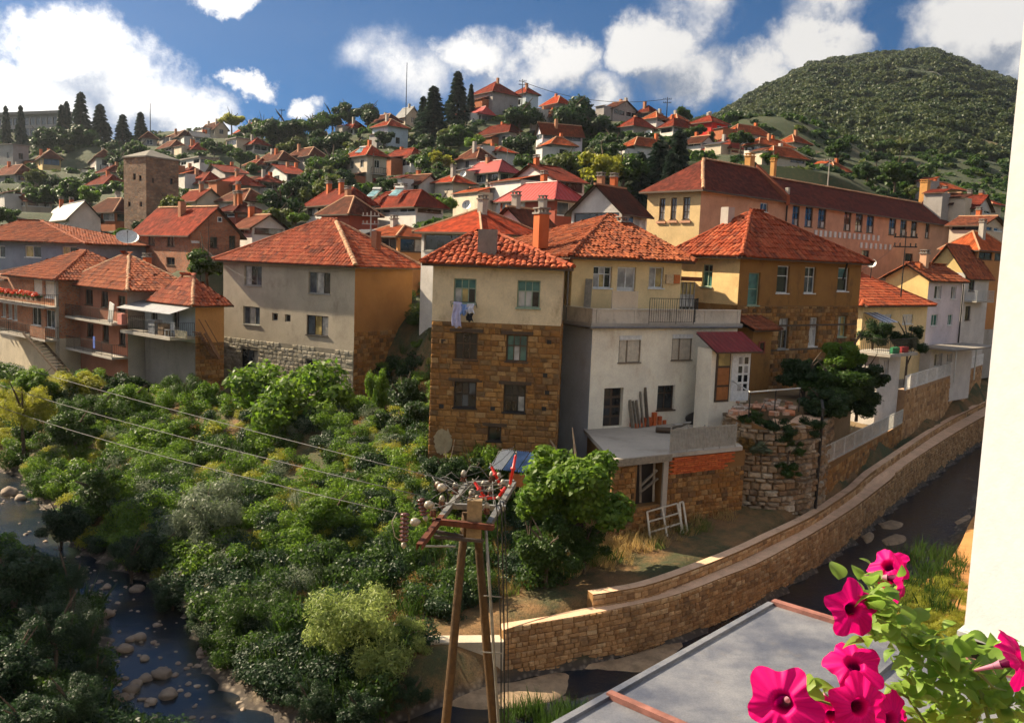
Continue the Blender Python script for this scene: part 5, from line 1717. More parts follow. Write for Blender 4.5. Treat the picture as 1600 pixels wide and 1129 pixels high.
b = MB(); b.beam((.4, -1.6, h.H - 1.1), (.4, 0, h.H - .5), .06, .06)
AWN = flat('blue white awning', (.5, .56, .66), .6)
for k in range(6):
    m = MB(); m.face([(.1 + k * .35, -1.6, h.H - 1.1), (.1 + k * .35 + .3, -1.6, h.H - 1.1), (.1 + k * .35 + .3, -.01, h.H - .5), (.1 + k * .35, -.01, h.H - .5)]); m.build('awning_strip', AWN if k % 2 else flat('dark awning', (.12, .14, .2), .7), h.root)
h = House('white_gabled_house', 'white house with yellow gable side and green shutters at the right', 'house', (1452, 434), 72, 42, (1385, 424), (1505, 437), 5.4)
for r, mt in [((1460, 446, 1471, 467), W_WHITE), ((1486, 447, 1494, 467), W_WHITE), ((1455, 491, 1465, 509), W_WHITE), ((1481, 491, 1488, 508), W_WHITE)]:
    h.win('R', r, nx=2, mat=mt, panes=[flat('dark green shutter', (.02, .12, .08), .6)] if r[1] > 480 else [G_DARK, G_CURT], depth=.1)
b = MB()
for f, F, U, mi in (('L', h.FL, h.WL, 1), ('R', h.FR, h.WR, 0), ('B', h.FB, h.WR, 0), ('E', h.FE, h.WL, 0)): wall_face(b, F, U, -3, h.H, h.holes.get(f, []), .18, mi)
YEL = plaster('gable yellow paint', (.72, .52, .22), (.4, .25, .1), .4)  # plain yellow of the gable sides
b.build('wall', [WALLS['p'], YEL], h.root)
for f, q, k in h.wins: window(h.root, h.F(f), *q, **k)
zr = h.H + min(2.6, h.WL * .3)
for x in (0, h.WR):
    b = MB(); b.face([(x, 0, h.H), (x, h.WL, h.H), (x, h.WL / 2, zr - .05)]); b.build('gable', YEL, h.root)
S, (r0, r1) = gable_slopes(h.WR, h.WL, h.H, zr, .4, 'x')
near_tile_roof(h, S, TILE_BRN, [(r0, r1)])
chimney(h.root, 2., h.WL / 2 - .4, zr - .6, zr + .9, .55, .55, plaster('peach chimney', (.62, .36, .22), (.3, .15, .1), .4))
chimney(h.root, .3, h.WL * .3, zr - 1.6, zr + .1, .45, .45, BRICK_RED, cap=False)
b = MB(h.FR); b.tube([(h.WR - .1, .12, h.H), (h.WR - .1, .12, -2)], .06, 6); b.build('downpipe', METAL_D, h.root)
h = House('balcony_house', 'white house with small grey balcony at the far right', 'house', (1509, 426), 84, 42, (1448, 405), (1547, 425), 5.6)
for r in [(1514, 432, 1523, 455), (1508, 478, 1516, 500)]: h.win('R', r, nx=2, mat=W_BROWN, panes=[G_DARK], depth=.1)
h.walls([WALLS['w']], None, down=3)
zr = h.H + 2.6
S, (r0, r1) = gable_slopes(h.WR, h.WL, h.H, zr, .4, 'x')
for x in (0, h.WR):
    b = MB(); b.face([(x, 0, h.H), (x, h.WL, h.H), (x, h.WL / 2, zr - .05)]); b.build('gable', YEL, h.root)
near_tile_roof(h, S, TILE_BRN, [(r0, r1)])
bu = h.uv('R', 1509, 470); b = MB(h.FR); b.box(.3, 4.6, .003, 1.1, bu[1] - .1, bu[1] + .02); b.build('balcony', CONC, h.root)
b = MB(h.FR); rails(b, [(.35, .02, bu[1] + .02), (.35, 1.05, bu[1] + .02), (4.55, 1.05, bu[1] + .02), (4.55, .02, bu[1] + .02)], 1.0, .12); b.build('balcony_railing', METAL_L, h.root)
h = House('corner_house', 'off white house with orange hip roof nearest the white pilaster', 'house', (1531, 416), 96, 42, (1492, 404), (1575, 417), 5.6)
for r in [(1536, 426, 1542, 440), (1550, 424, 1556, 441), (1549, 472, 1555, 488)]: h.win('R', r, nx=1, mat=W_GREY, panes=[G_BLUE], depth=.1)
h.walls([CONC, WALLS['c']], [h.uv('R', 1540, 506)[1]], down=3)
S, (r0, r1) = hip_slopes(-.5, h.WR + .5, -.5, h.WL + .5, h.H, h.H + 2.8)
near_tile_roof(h, S, TILE_RED, [(r0, r1), ((-.5, -.5, h.H), r0)])
h = House('terrace_cube', 'white cube house with roof terrace railing and planters below the vine', 'house', (1374, 556), 57.5, 42, (1336, 556), (1408, 553), 5.75)
h.win('R', (1381, 562, 1389, 588), nx=2, mat=W_WHITE, panes=[G_DARK, G_CURT])
h.walls([WALLS['w']], None, down=2)
b = MB(); b.box(-.4, h.WR + .5, -.9, h.WL + .2, h.H + .003, h.H + .2); b.build('roof_slab', CONC, h.root)
b = MB(); rails(b, [(-.3, h.WL, h.H + .2), (-.3, -.8, h.H + .2), (h.WR + .4, -.8, h.H + .2)], .95, .13); b.build('terrace_railing', METAL_D, h.root)
for k, (c, lab) in enumerate((((.05, .32, .14), 'green planter box on the roof terrace railing'), ((.55, .05, .05), 'red planter box on the roof terrace railing'))):
    b = MB(); b.box(.3 + k * 1.3, 1.3 + k * 1.3, -.72, -.5, h.H + .21, h.H + .6); o = world_of(b.build('planter_box', flat('planter %d' % k, c, .6), h.root), h.root); tag(o, lab, 'planter')
h = House('low_white_annex', 'low white annex with grey canopy roof behind the picket railing', 'house', (1455, 545), 68, 42, (1435, 540), (1520, 545), 5.7)
for r in [(1460, 552, 1472, 572), (1480, 552, 1488, 566)]: h.win('R', r, nx=2, mat=W_WHITE, panes=[G_DARK, G_CURT])
h.walls([WALLS['w']], None, down=2)
b = MB(); b.box(-.6, h.WR + .3, -2.0, h.WL, h.H + .003, h.H + .14); b.build('canopy', CONC_D, h.root)
for x in (.2, h.WR * .5, h.WR): 
    b = MB(); b.tube([(x, -1.8, 0), (x, -1.8, h.H)], .06, 6); b.build('post', METAL_L, h.root)

# ------------------------------------------------------------------ old brick houses at the left
LB_RED = plaster('raw brick red render', (.34, .14, .085), (.13, .06, .04), .5)
def balcony(h, f, py, out, u0, u1, mat, rail=True, px=None, th=.16, name='balcony', railmat=None, hgt=.95):
    px = px or (200)
    u, v = h.uv(f, px, py, out)
    F = h.F(f)
    b = MB(F); b.box(u0, u1, .003, out, v - th, v); o = b.build(name, mat, h.root)
    if rail:
        b = MB(F); rails(b, [(u0 + .03, .05, v), (u0 + .03, out - .05, v), (u1 - .03, out - .05, v), (u1 - .03, .05, v)], hgt, .14)
        b.build('railing', railmat or METAL_D, o)
    return v
h = House('blue_grey_house', 'blue grey house with broad red tiled hip roof at the left edge', 'house', (136, 381), 83, 66, (-45, 377), None, (136, 470), wr=9)
for r in [(39, 384, 64, 402), (97, 385, 120, 400), (-10, 384, 8, 402)]: h.win('L', r, nx=2, mat=W_WHITE, panes=[G_GOLD, G_BLUE], depth=.1)
h.walls([plaster('blue grey paint', (.24, .27, .33), (.1, .1, .1), .4)], None, down=4)
zr = z_at(50, 346, h.c + h.dL * 6 + h.dR * 4) - h.zb
rn, rf = h.ridge_pt(66, 346, .5), h.ridge_pt(30, 345, .5)
S = hip_between(-.7, h.WR + .7, -.7, h.WL + .7, h.H, (h.WR / 2, rn[1], rn[2]), (h.WR / 2, rf[1], rn[2]))
h.roof(S, UNDER, TILE_BRN, [((h.WR / 2, rn[1], rn[2]), (h.WR / 2, rf[1], rn[2])), ((-.7, -.7, h.H), (h.WR / 2, rn[1], rn[2]))], tw=.33, tl=.42)
h = House('flower_balcony_house', 'brick house with red geraniums along its upper balcony at the far left', 'house', (92, 437), 70, 50, (-30, 430), None, (92, 575), wr=8)
BRK_T2 = masonry_tex('orange brick wall', [(.46, .17, .07), (.55, .22, .1), (.38, .13, .06)], 4.5, (.36, .27, .2))
for r, k in [((52, 437, 66, 462), dict(nx=1, panes=[SHUT])), ((70, 439, 86, 465), dict(nx=1, panes=[SHUT])), ((3, 468, 9, 495), dict(nx=1, panes=[G_CURT])), ((12, 470, 19, 498), dict(nx=1, panes=[G_CURT])), ((21, 473, 27, 500), dict(nx=1, panes=[G_CURT])), ((50, 480, 64, 508), dict(nx=2, panes=[G_DARK])), ((72, 484, 86, 512), dict(nx=2, panes=[G_DARK, G_BLUE]))]:
    h.win('L', r, depth=.1, **k)
vz = h.uv('L', 60, 522)[1]
h.walls([plaster('pale base render', (.58, .50, .38), (.2, .16, .1), .5), BRK_T2], [vz], down=5)  # pale render below the brick storeys
S, (r0, r1) = hip_slopes(-.6, h.WR + .6, -.6, h.WL * .62, h.H, h.H + 2.3)
h.roof(S, UNDER, TILE_BRN, [(r0, r1), ((-.6, -.6, h.H), r0)], tw=.3, tl=.4)
S, (r0, r1) = hip_slopes(-.3, h.WR - .5, h.WL * .62 + .05, h.WL + 1.5, h.H - .4, h.H + .9)
b = MB(); roof_solid(b, S, .13, 0, 1); b.build('side_roof', [ROOFS['B'], W_BROWN], h.root)
v1 = balcony(h, 'L', 481, 1.15, .2, h.WL, CONC, px=80)
v2 = balcony(h, 'L', 533, 1.15, h.WL * .45, h.WL, CONC, px=80)
FLOWERH, FV, FOUT = h, v1, 1.15
b = MB(h.FL); b.box(h.WL * .82, h.WL - .05, 1.0, 1.1, v2 + .02, v2 + .95); b.build('brick_panel', BRK_T2, h.root)
b = MB(h.FL); b.box(h.WL - .4, h.WL - .1, .01, .2, -2, h.H - .1); b.build('column', CONC, h.root)
# outside stair below
(ua, va), (ub_, vb_) = h.uv('L', 34, 520, 1.5), h.uv('L', 88, 582, 1.5)
st = MB(h.FL)
for o_ in (.5, 1.4): st.beam((ua, o_, va), (ub_, o_, vb_), .08, .2)
for k in range(14):
    t = k / 13; st.box(ua + (ub_ - ua) * t - .12, ua + (ub_ - ua) * t + .12, .5, 1.4, va + (vb_ - va) * t, va + (vb_ - va) * t + .05)
st.build('stair', W_BROWN, h.root)
h = House('red_balcony_house', 'red brown house with two long balconies and grey plastered side wall', 'house', (199, 453), 65.5, 48, (108, 438), (292, 437), (199, 578))
for r in [(133, 452, 145, 476), (158, 455, 169, 480), (184, 462, 196, 488), (136, 505, 146, 527), (160, 508, 170, 534), (186, 516, 196, 540)]: h.win('L', r, nx=2, mat=W_BROWN, panes=[G_DARK], depth=.12)
b = MB()
PLG = plaster('pale grey side render', (.44, .41, .37), (.2, .16, .12), .5)
for f, F, U, mi in (('L', h.FL, h.WL, 0), ('R', h.FR, h.WR, 1), ('B', h.FB, h.WR, 1), ('E', h.FE, h.WL, 1)): wall_face(b, F, U, -.8, h.H, h.holes.get(f, []), .2, mi)
b.build('wall', [LB_RED, PLG], h.root)
for f, q, k in h.wins: window(h.root, h.F(f), *q, **k)
b = MB(); b.box(.8, h.WR - .8, .8, h.WL - .8, -6, -.75); b.build('foundation', CONC_D, h.root)
ap = (h.WR / 2, h.WL / 2, z_at(229, 400, h.c + h.dR * h.WR / 2 + h.dL * h.WL / 2) - h.zb)
S = hip_between(-.6, h.WR + .5, -1.3, h.WL + .5, h.H, (h.WR / 2, h.WL / 2 - .5, ap[2]), (h.WR / 2, h.WL / 2 + .5, ap[2]))
S = [[tuple(p) for p in s] for s in S]
h.roof(S, UNDER, TILE_BRN, [((-.6, -1.3, h.H), (h.WR / 2, h.WL / 2 - .5, ap[2])), ((h.WR + .5, -1.3, h.H), (h.WR / 2, h.WL / 2 - .5, ap[2])), ((-.6, h.WL + .5, h.H), (h.WR / 2, h.WL / 2 + .5, ap[2]))], tw=.32, tl=.42, capmat=TILE_CAP)
chimney(h.root, h.WR * .78, h.WL * .42, h.H + .6, h.H + 2.4, .5, .5)
REDB = h
RV1 = balcony(h, 'L', 509, 1.2, .0, h.WL, CONC, px=196)
RV2 = balcony(h, 'L', 563, 1.2, .3, h.WL, CONC, px=194)
def on_balcony(hh, name, lab, cat, u, out, v, size, mat, tilt=0.):
    b = MB(hh.FL @ Matrix.Translation((u, out, v)) @ Matrix.Rotation(tilt, 4, 'Y'))
    b.box(-size[0] / 2, size[0] / 2, -size[1] / 2, size[1] / 2, .005, size[2])
    return tag(world_of(b.build(name, mat, hh.root), hh.root), lab, cat)
u = h.uv('L', 172, 495, .8)[0]
on_balcony(h, 'board', 'white board leaning on the upper red balcony', 'board', u, .8, RV1, (.75, .06, 1.5), W_WHITE, .25)
u = h.uv('L', 192, 500, .8)[0]
on_balcony(h, 'cushion', 'pink bedding on the corner of the upper red balcony', 'bedding', u, .85, RV1, (.7, .4, .8), flat('pink cloth', (.55, .2, .16), .9))
u = h.uv('L', 152, 525, .9)[0]
on_balcony(h, 'towel', 'blue cloth hanging over the lower red balcony', 'cloth', u, 1.14, RV2 + .4, (.35, .04, .9), flat('royal blue cloth', (.06, .12, .45), .9))
h = House('canopy_house', 'small orange sided house with open balcony under a grey canopy', 'house', (305, 477), 61.5, 50, (226, 466), (350, 474), (305, 600))
vz = h.uv('R', 325, 535)[1]
for r in [(270, 485, 280, 512), (236, 480, 246, 502)]: h.win('L', r, nx=2, mat=W_GREY, panes=[G_DARK, G_BLUE], depth=.1)
b = MB()
ORS = plaster('orange side render', (.56, .28, .10), (.22, .11, .05), .45)
for f, F, U, ms in (('L', h.FL, h.WL, (0, 2)), ('R', h.FR, h.WR, (1, 3)), ('B', h.FB, h.WR, (1, 3)), ('E', h.FE, h.WL, (1, 3))):
    for a, c, mi in ((-4, vz, ms[0]), (vz, h.H, ms[1])): wall_face(b, F, U, a, c, [q for q in h.holes.get(f, []) if a <= q[1] + q[3] / 2 < c], .2, mi)
b.build('wall', [CONC_D, MORTAR, WALLS['u'], ORS], h.root)
for f, q, k in h.wins: window(h.root, h.F(f), *q, **k)
lay_stones(h.root, h.FR, course_cells(h.WR, -1, vz - .1, [], .18, .3, .25, .5, 81), STONE_OCHRE, .05, 120)
zr = z_at(316, 434, h.c + h.dR * h.WR / 2 + h.dL * h.WL * .4) - h.zb
S = hip_between(-.5, h.WR + .5, -.5, h.WL * .85, h.H, (h.WR / 2, h.WL * .3, zr), (h.WR / 2, h.WL * .5, zr))
h.roof(S, UNDER, TILE_RED, [((-.5, -.5, h.H), (h.WR / 2, h.WL * .3, zr)), ((h.WR / 2, h.WL * .3, zr), (h.WR / 2, h.WL * .5, zr))], tw=.3, tl=.4, capmat=TILE_CAP)
b = MB(h.FL); S1 = [(-.3, 2.0, h.H - .55), (h.WL + .2, 2.0, h.H - .55), (h.WL + .2, .1, h.H - .02), (-.3, .1, h.H - .02)]
for k in range(5):
    m = MB(h.FL); a, c = -.3 + (h.WL + .5) * k / 5, -.3 + (h.WL + .5) * (k + 1) / 5 - .02
    m.face([(a, 2.0, h.H - .55), (c, 2.0, h.H - .55), (c, .1, h.H - .02), (a, .1, h.H - .02)]); m.face([(a, 2.0, h.H - .6), (c, 2.0, h.H - .6), (c, 2.0, h.H - .55), (a, 2.0, h.H - .55)])
    m.build('canopy_sheet', flat('grey canopy sheet', (.30, .30, .31), .5, .3), h.root)
CV = balcony(h, 'L', 534, 1.9, 0, h.WL, CONC, px=308, th=.22)
for k, (px, lab, sz, c) in enumerate([(243, 'bundle of grey sacks at the left of the canopy balcony', (.9, .6, 1.0), (.30, .31, .34)), (256, 'brown carton beside the sacks on the canopy balcony', (.7, .5, .8), (.26, .17, .1)), (265, 'white plastic chair on the canopy balcony', (.5, .5, .9), (.7, .7, .7)), (283, 'yellow sheet at the right end of the canopy balcony', (1.4, .1, .5), (.62, .52, .34))]):
    u = h.uv('L', px, 520, 1.4)[0]
    if 'chair' in lab:
        t = thing('plastic_chair', lab, 'chair', (0, 0, 0))
        CM = flat('white plastic', (.75, .75, .74), .4)
        M = Matrix.Translation(h.root.location) @ Matrix.Rotation(h.th, 4, 'Z') @ h.FL @ Matrix.Translation((u, 1.4, CV))
        m = MB(M); m.box(-.25, .25, -.25, .25, .42, .46); m.build('seat', CM, t)
        m = MB(M); m.box(-.25, .25, -.27, -.22, .463, .95); m.build('backrest', CM, t)
        for sx in (-1, 1):
            for sy in (-1, 1):
                m = MB(M); m.box(sx * .22 - .025, sx * .22 + .025, sy * .22 - .025, sy * .22 + .025, 0.005, .418); m.build('leg', CM, t)
    else:
        on_balcony(h, ['sack_bundle', 'carton', '', 'sheet'][k], lab, ['sacks', 'carton', '', 'sheet'][k], u, 1.4, CV, sz, flat('clutter %d' % k, c, .9, 0, .4))
# stair on its right face
(ua, va), (ub_, vb_) = h.uv('R', 309, 520, .8), h.uv('R', 340, 560, .8)
st = MB(h.FR)
for o_ in (.3, 1.1): st.beam((max(.1, ua), o_, va), (ub_, o_, vb_), .07, .2); st.beam((max(.1, ua), o_, va + .9), (ub_, o_, vb_ + .9), .04, .05)
for k in range(12):
    t = k / 11; st.box(ua + (ub_ - ua) * t - .12, ua + (ub_ - ua) * t + .12, .3, 1.1, va + (vb_ - va) * t, va + (vb_ - va) * t + .05)
st.build('stair', flat('rusty stair', (.22, .11, .06), .8), h.root)

# ------------------------------------------------------------------ the rest of the town
def town_house(spec, k):
    lx, cx, rx, pr, pe, pb, Y, th, rt, wc, rc, label = spec
    rs = random.Random(500 + k)
    m = .035 * (rx - lx)
    h = House('hillside_house', label, 'house', (cx, pe), Y, th, (lx + m, pe), (rx - m, pe), (cx, pb))
    h.WL = min(max(h.WL, 3.5), 22); h.WR = min(max(h.WR, 3.5), 22)
    h.FL = frame_of((0, h.WL), (0, -1), (-1, 0)); h.FB = frame_of((h.WR, h.WL), (-1, 0), (0, 1)); h.FE = frame_of((h.WR, 0), (0, 1), (1, 0))
    st = max(1, round(h.H / 2.9))
    sh = h.H / st
    near = Y < 135
    pools = [[G_DARK], [G_DARK, G_BLUE], [G_BLUE, G_CURT], [G_DARK, G_CURT]]
    for f, U in (('L', h.WL), ('R', h.WR)):
        n = max(1, int(U / rs.uniform(2.5, 3.2)))
        for s_ in range(st):
            for i in range(n):
                if rs.random() < .16: continue
                w = rs.choice([1.0, 1.2, 1.5]); hh = 1.25
                uc = U * (i + .5) / n
                vv = s_ * sh + .95
                if w > U / n - .3 or vv + hh > h.H - .2: w = max(.6, U / n - .5)
                if vv + hh > h.H - .15: hh = h.H - .2 - vv
                if hh < .4: continue
                h.win(f, (uc - w / 2, vv, w, hh), px=False, nx=2, ny=1, mat=rs.choice([W_WHITE, W_WHITE, W_BROWN, W_GREY]), panes=rs.choice(pools), bar=.07, depth=.1, single_pane=not near, sill=near)
    h.walls([WALLS[wc]], None, down=6., reveal=.16)
    ze = h.H
    mid = h.c + h.dR * (h.WR / 2) + h.dL * (h.WL / 2)
    zr = max(z_at((lx + rx) / 2, pr, mid) - h.zb, ze + .5)
    zr = min(zr, ze + .55 * min(h.WL, h.WR))
    o = .5
    mat = ROOFS[rc]
    if rt == 'f':
        b = MB(); b.box(-.3, h.WR + .3, -.3, h.WL + .3, ze + .003, ze + .25); b.build('roof', CONC_D, h.root)
    else:
        if rt in 'hm':
            S, (r0, r1) = hip_slopes(-o, h.WR + o, -o, h.WL + o, ze - .05, zr, hip=None if rt == 'h' else 1.2)
        else:
            S, (r0, r1) = gable_slopes(h.WR, h.WL, ze, zr, .45, 'y' if rt == 'G' else 'x')
            for k_ in (0, 1):
                b = MB()
                if rt == 'G': b.face([(0, k_ * h.WL, ze), (h.WR, k_ * h.WL, ze), (h.WR / 2, k_ * h.WL, zr - .05)])
                else: b.face([(k_ * h.WR, 0, ze), (k_ * h.WR, h.WL, ze), (k_ * h.WR, h.WL / 2, zr - .05)])
                b.build('gable', WALLS[wc], h.root)
        b = MB(); roof_solid(b, S, .13, 0, 1)
        ro = b.build('roof', [mat, W_BROWN], h.root)
        b = MB()
        b.tube([r0, r1], .11, 6)
        if rt == 'h':
            for s_ in S[:2]:
                for p in s_[:2]:
                    q = min((r0, r1), key=lambda r_: (Vector(r_) - Vector(p)).length)
                    b.tube([p, q], .1, 5)
        b.build('ridge_line', TILE_CAP if rc in 'ROB' else mat, ro)
        if rs.random() < .45:   # lean-to at the side or a porch
            ew, ed, eh = rs.uniform(1.6, 2.6), rs.uniform(2.5, h.WL * .7), rs.uniform(2.1, 2.7)
            b = MB(); y_ = rs.uniform(0, h.WL - ed); b.box(-ew, -.003, y_, y_ + ed, -5, eh); ex = b.build('lean_to', WALLS[rs.choice('wcgb')], h.root)
            S_ = [[(-ew - .25, y_ + ed + .2, eh), (-ew - .25, y_ - .2, eh), (-.004, y_ - .2, eh + .7), (-.004, y_ + ed + .2, eh + .7)]]
            b = MB(); roof_solid(b, S_, .1, 0, 1); b.build('lean_to_roof', [ROOFS[rs.choice('rBOG')], W_BROWN], ex)
        if h.H > 4.6 and rs.random() < .6:
            u0, u1 = sorted((rs.uniform(.1, .4) * h.WR, rs.uniform(.6, .98) * h.WR)); v_ = sh * (st - 1)
            b = MB(h.FR); b.box(u0, u1, .003, 1.1, v_ - .14, v_); bo = b.build('balcony', CONC, h.root)
            b = MB(h.FR); rails(b, [(u0, .03, v_), (u0, 1.05, v_), (u1, 1.05, v_), (u1, .03, v_)], .95, .35, .03, .05); b.build('railing', rs.choice([METAL_D, METAL_L]), bo)
        for c in range(rs.choice([1, 1, 2])):
            t = rs.uniform(.15, .85)
            px_, py_ = r0[0] + (r1[0] - r0[0]) * t + rs.uniform(-.8, .8), r0[1] + (r1[1] - r0[1]) * t + rs.uniform(-.8, .8)
            chimney(h.root, px_, py_, zr - 1.2, zr + rs.uniform(.5, .9), .5, .5, rs.choice([CHIM_T, BRICK_RED, CONC]), cap=near)
    return h
HOUSES = [town_house(s, k) for k, s in enumerate(HILL)]

def solar(h, lab, x, y, z, slope=.5, w=1.1, l=1.7, rz=0.):
    t = thing('solar_panel', lab, 'solar panel', (0, 0, 0))
    M = Matrix.Translation(h.root.location) @ Matrix.Rotation(h.th, 4, 'Z') @ Matrix.Translation((x, y, z)) @ Matrix.Rotation(rz, 4, 'Z') @ Matrix.Rotation(slope, 4, 'X')
    b = MB(M); b.box(-w / 2, w / 2, -l / 2, l / 2, 0, .07); b.build('frame', METAL_L, t)
    b = MB(M); b.box(-w / 2 + .05, w / 2 - .05, -l / 2 + .05, l / 2 - .05, .073, .085); b.build('panel', glass('solar glass', (.20, .34, .36), .12, .8), t)
    b = MB(M)
    for sx in (-1, 1): b.beam((sx * w * .4, l * .45, 0), (sx * w * .4, l * .3, -.9), .04, .04)
    b.build('support', METAL_L, t)
    b = MB(M); b.tube([(-w / 2, l / 2 + .2, .15), (w / 2, l / 2 + .2, .15)], .2, 10); b.build('water_tank', METAL_L, t)
sh_ = HOUSES[[i for i, q in enumerate(HILL) if 'solar panels' in q[11]][0]]
solar(sh_, 'dark solar water heater, left of two on the brown red roof', -.2, sh_.WL * .8, sh_.H + 1.6, .5, rz=R(-60))
solar(sh_, 'pale solar water heater, right of two on the brown red roof', .3, sh_.WL * .42, sh_.H + 1.6, .5, rz=R(-60))
sh_ = HOUSES[[i for i, q in enumerate(HILL) if 'tall narrow cream' in q[11]][0]]
solar(sh_, 'small solar water heater on the red roof of the tall narrow house', 0.6, sh_.WL * .5, sh_.H + .9, .5, rz=R(-60))

def dish(lab, p, r=.45, d=(-.4, -.9, .35), mat=None):
    t = thing('satellite_dish', lab, 'satellite dish', tuple(p))
    dv = Vector(d).normalized()
    q = dv.to_track_quat('Z', 'Y').to_matrix().to_4x4()
    b = MB(q)
    prof = [(r * k / 5, .35 * r * (k / 5) ** 2) for k in range(6)]
    n = 16
    for (r0, z0), (r1, z1) in zip(prof[:-1], prof[1:]):
        for j in range(n):
            a0, a1 = 2 * math.pi * j / n, 2 * math.pi * (j + 1) / n
            b.face([(r0 * math.cos(a0), r0 * math.sin(a0), z0), (r1 * math.cos(a0), r1 * math.sin(a0), z1), (r1 * math.cos(a1), r1 * math.sin(a1), z1), (r0 * math.cos(a1), r0 * math.sin(a1), z0)])
    o = b.build('reflector', mat or METAL_L, t)
    b = MB(q); b.tube([(0, -r * .9, .3 * r), (0, 0, r * .9)], .02, 5); b.box(-.05, .05, -.05, .05, r * .85, r * 1.0); b.build('feed_arm', METAL_D, t)
    b = MB(); b.tube([(0, 0, 0), (0, .1, -.3), (0, .1, -1.0)], .03, 6); b.build('mount', METAL_D, t)
dish('large satellite dish above the brown roofs, left of the brick gable house', at(199, 374, 79), .95, (.25, -.55, .75))
dish('satellite dish on the cream house with pink red roof', at(724, 272, 126), .5)
dish('satellite dish in front of the long mossy brown roof', at(730, 321, 98), .55)
dish('satellite dish below the grey gabled hilltop house', at(1014, 208, 168), .6)
dish('satellite dish under the right eave of the ochre house', at(1363, 412, 60), .3, (-.6, -.7, .3))

# ---- stone tower
h = House('stone_tower', 'tall square medieval stone tower with low weedy pyramid roof', 'tower', (228, 243), 100, 58, (193, 245), (279, 245), (228, 372))
TOWER = masonry_tex('tower rubble', [(.30, .17, .10), (.22, .13, .085), (.36, .23, .14), (.18, .12, .085), (.33, .18, .09)], 2.4)
for f, r in [('L', (208, 271, 212, 281)), ('L', (217, 274, 221, 283)), ('L', (200, 315, 204, 323)), ('L', (218, 315, 222, 323)), ('R', (238, 278, 241, 286)), ('R', (266, 279, 270, 288))]:
    h.win(f, r, nx=1, mat=W_BLACK, panes=[G_DARK], sill=False)
h.walls([TOWER], None, down=8, reveal=.4)
S, (r0, r1) = hip_slopes(-.12, h.WR + .12, -.12, h.WL + .12, h.H, h.H + .95)
b = MB(); roof_solid(b, S, .15); b.build('roof', plaster('slate and weeds', (.22, .20, .17), (.10, .12, .05), .8, 1.0), h.root)

# ---- brick gable house in front of the tower
h = House('brick_gable_house', 'unplastered red brick house with dark red gable roof right of the tower', 'house', (297, 361), 84, 50, (211, 357), (375, 362), (297, 425))
BRICK_T = masonry_tex('hollow brick wall', [(.42, .15, .07), (.50, .19, .09), (.34, .12, .06)], 4.5, (.30, .22, .16))
for f, r in [('L', (231, 367, 242, 383)), ('L', (261, 368, 273, 385)), ('L', (260, 402, 273, 414)), ('R', (328, 370, 340, 387)), ('R', (358, 368, 368, 388)), ('R', (340, 339, 346, 346))]:
    h.win(f, r, nx=2, mat=W_BROWN, panes=[G_DARK, G_TEAL], depth=.12, single_pane=True) if r[1] > 350 else None
h.walls([BRICK_T], None, down=4)
zr = z_at(335, 323, h.c + h.dR * h.WR / 2) - h.zb
S, (r0, r1) = gable_slopes(h.WR, h.WL, h.H, zr, .5, 'y')
for y in (0, h.WL):
    b = MB(); b.face([(0, y, h.H), (h.WR, y, h.H), (h.WR / 2, y, zr - .05)]); b.build('gable', BRICK_T, h.root)
b = MB(); roof_solid(b, S, .13, 0, 1); ro = b.build('roof', [ROOFS['r'], W_BROWN], h.root)
ridge_caps(ro, r0, r1, TILE_CAP, .13, .45)
chimney(h.root, h.WR * .35, h.WL * .45, zr - 1.2, zr + .5, .6, .5, CHIM_T, cap=False)
u, v = h.uv('R', 343, 343)
b = MB(h.FR); b.box(u - .25, u + .25, .003, .05, v - .25, v + .25); q = b.build('window', W_WHITE, h.root)
b = MB(h.FR); b.box(u - .17, u + .17, .053, .06, v - .17, v + .17); b.build('pane', G_DARK, q)
b = MB(h.FR); bu = h.uv('R', 322, 398); b.box(max(.2, bu[0] - .3), bu[0] + 3.2, .003, 1.0, bu[1] - .2, bu[1]); b.build('balcony', CONC_D, h.root)
b = MB(h.FR); rails(b, [(max(.2, bu[0] - .3), .95, bu[1]), (bu[0] + 3.2, .95, bu[1])], .95, .15); b.build('balcony_railing', METAL_D, h.root)

# ---- old school
h = House('old_school', 'long pink orange school with dark tiled roof and rows of tall windows', 'school', (1096, 297), 80, 43, (1012, 304), (1505, 345), (1096, 405))
SCH_Y = plaster('school yellow', (.62, .44, .22), (.28, .17, .08), .4)  # end face coloured as lit, long face coloured as shaded
SCH_P = plaster('school pink', (.56, .30, .19), (.28, .14, .08), .5)
for r in [(1030, 310, 1039, 344), (1048, 309, 1057, 343), (1067, 308, 1078, 343)]: h.win('L', r, nx=2, ny=3, mat=W_BROWN, panes=[G_CURT, G_CURT, G_BLUE], bar=.1)
xs_ = [(635, 665), (688, 720), (742, 775), (850, 880), (898, 928), (945, 975), (1038, 1067), (1085, 1112), (1130, 1155), (1190, 1207)]
for a, c in xs_:
    xa, xc = 1000 + a / 2.667, 1000 + c / 2.667
    yt = 100 + (590 + (a - 635) * .105) / 2.667
    h.win('R', (xa, yt, xc, yt + (85 - (a - 635) * .012) / 2.667), nx=2, ny=3, mat=W_BROWN, panes=[G_BLUE, G_DARK, G_DARK, G_CURT, G_DARK], bar=.09)
h.win('R', (1188, 317, 1200, 331), nx=2, mat=W_WHITE, panes=[G_DARK, G_BLUE])
for (x, y) in [(1352, 393), (1290, 385), (1420, 398)]: h.win('R', (x - 6, y - 2, x + 6, y + 14), nx=2, mat=W_BROWN, panes=[G_DARK])
b = MB()
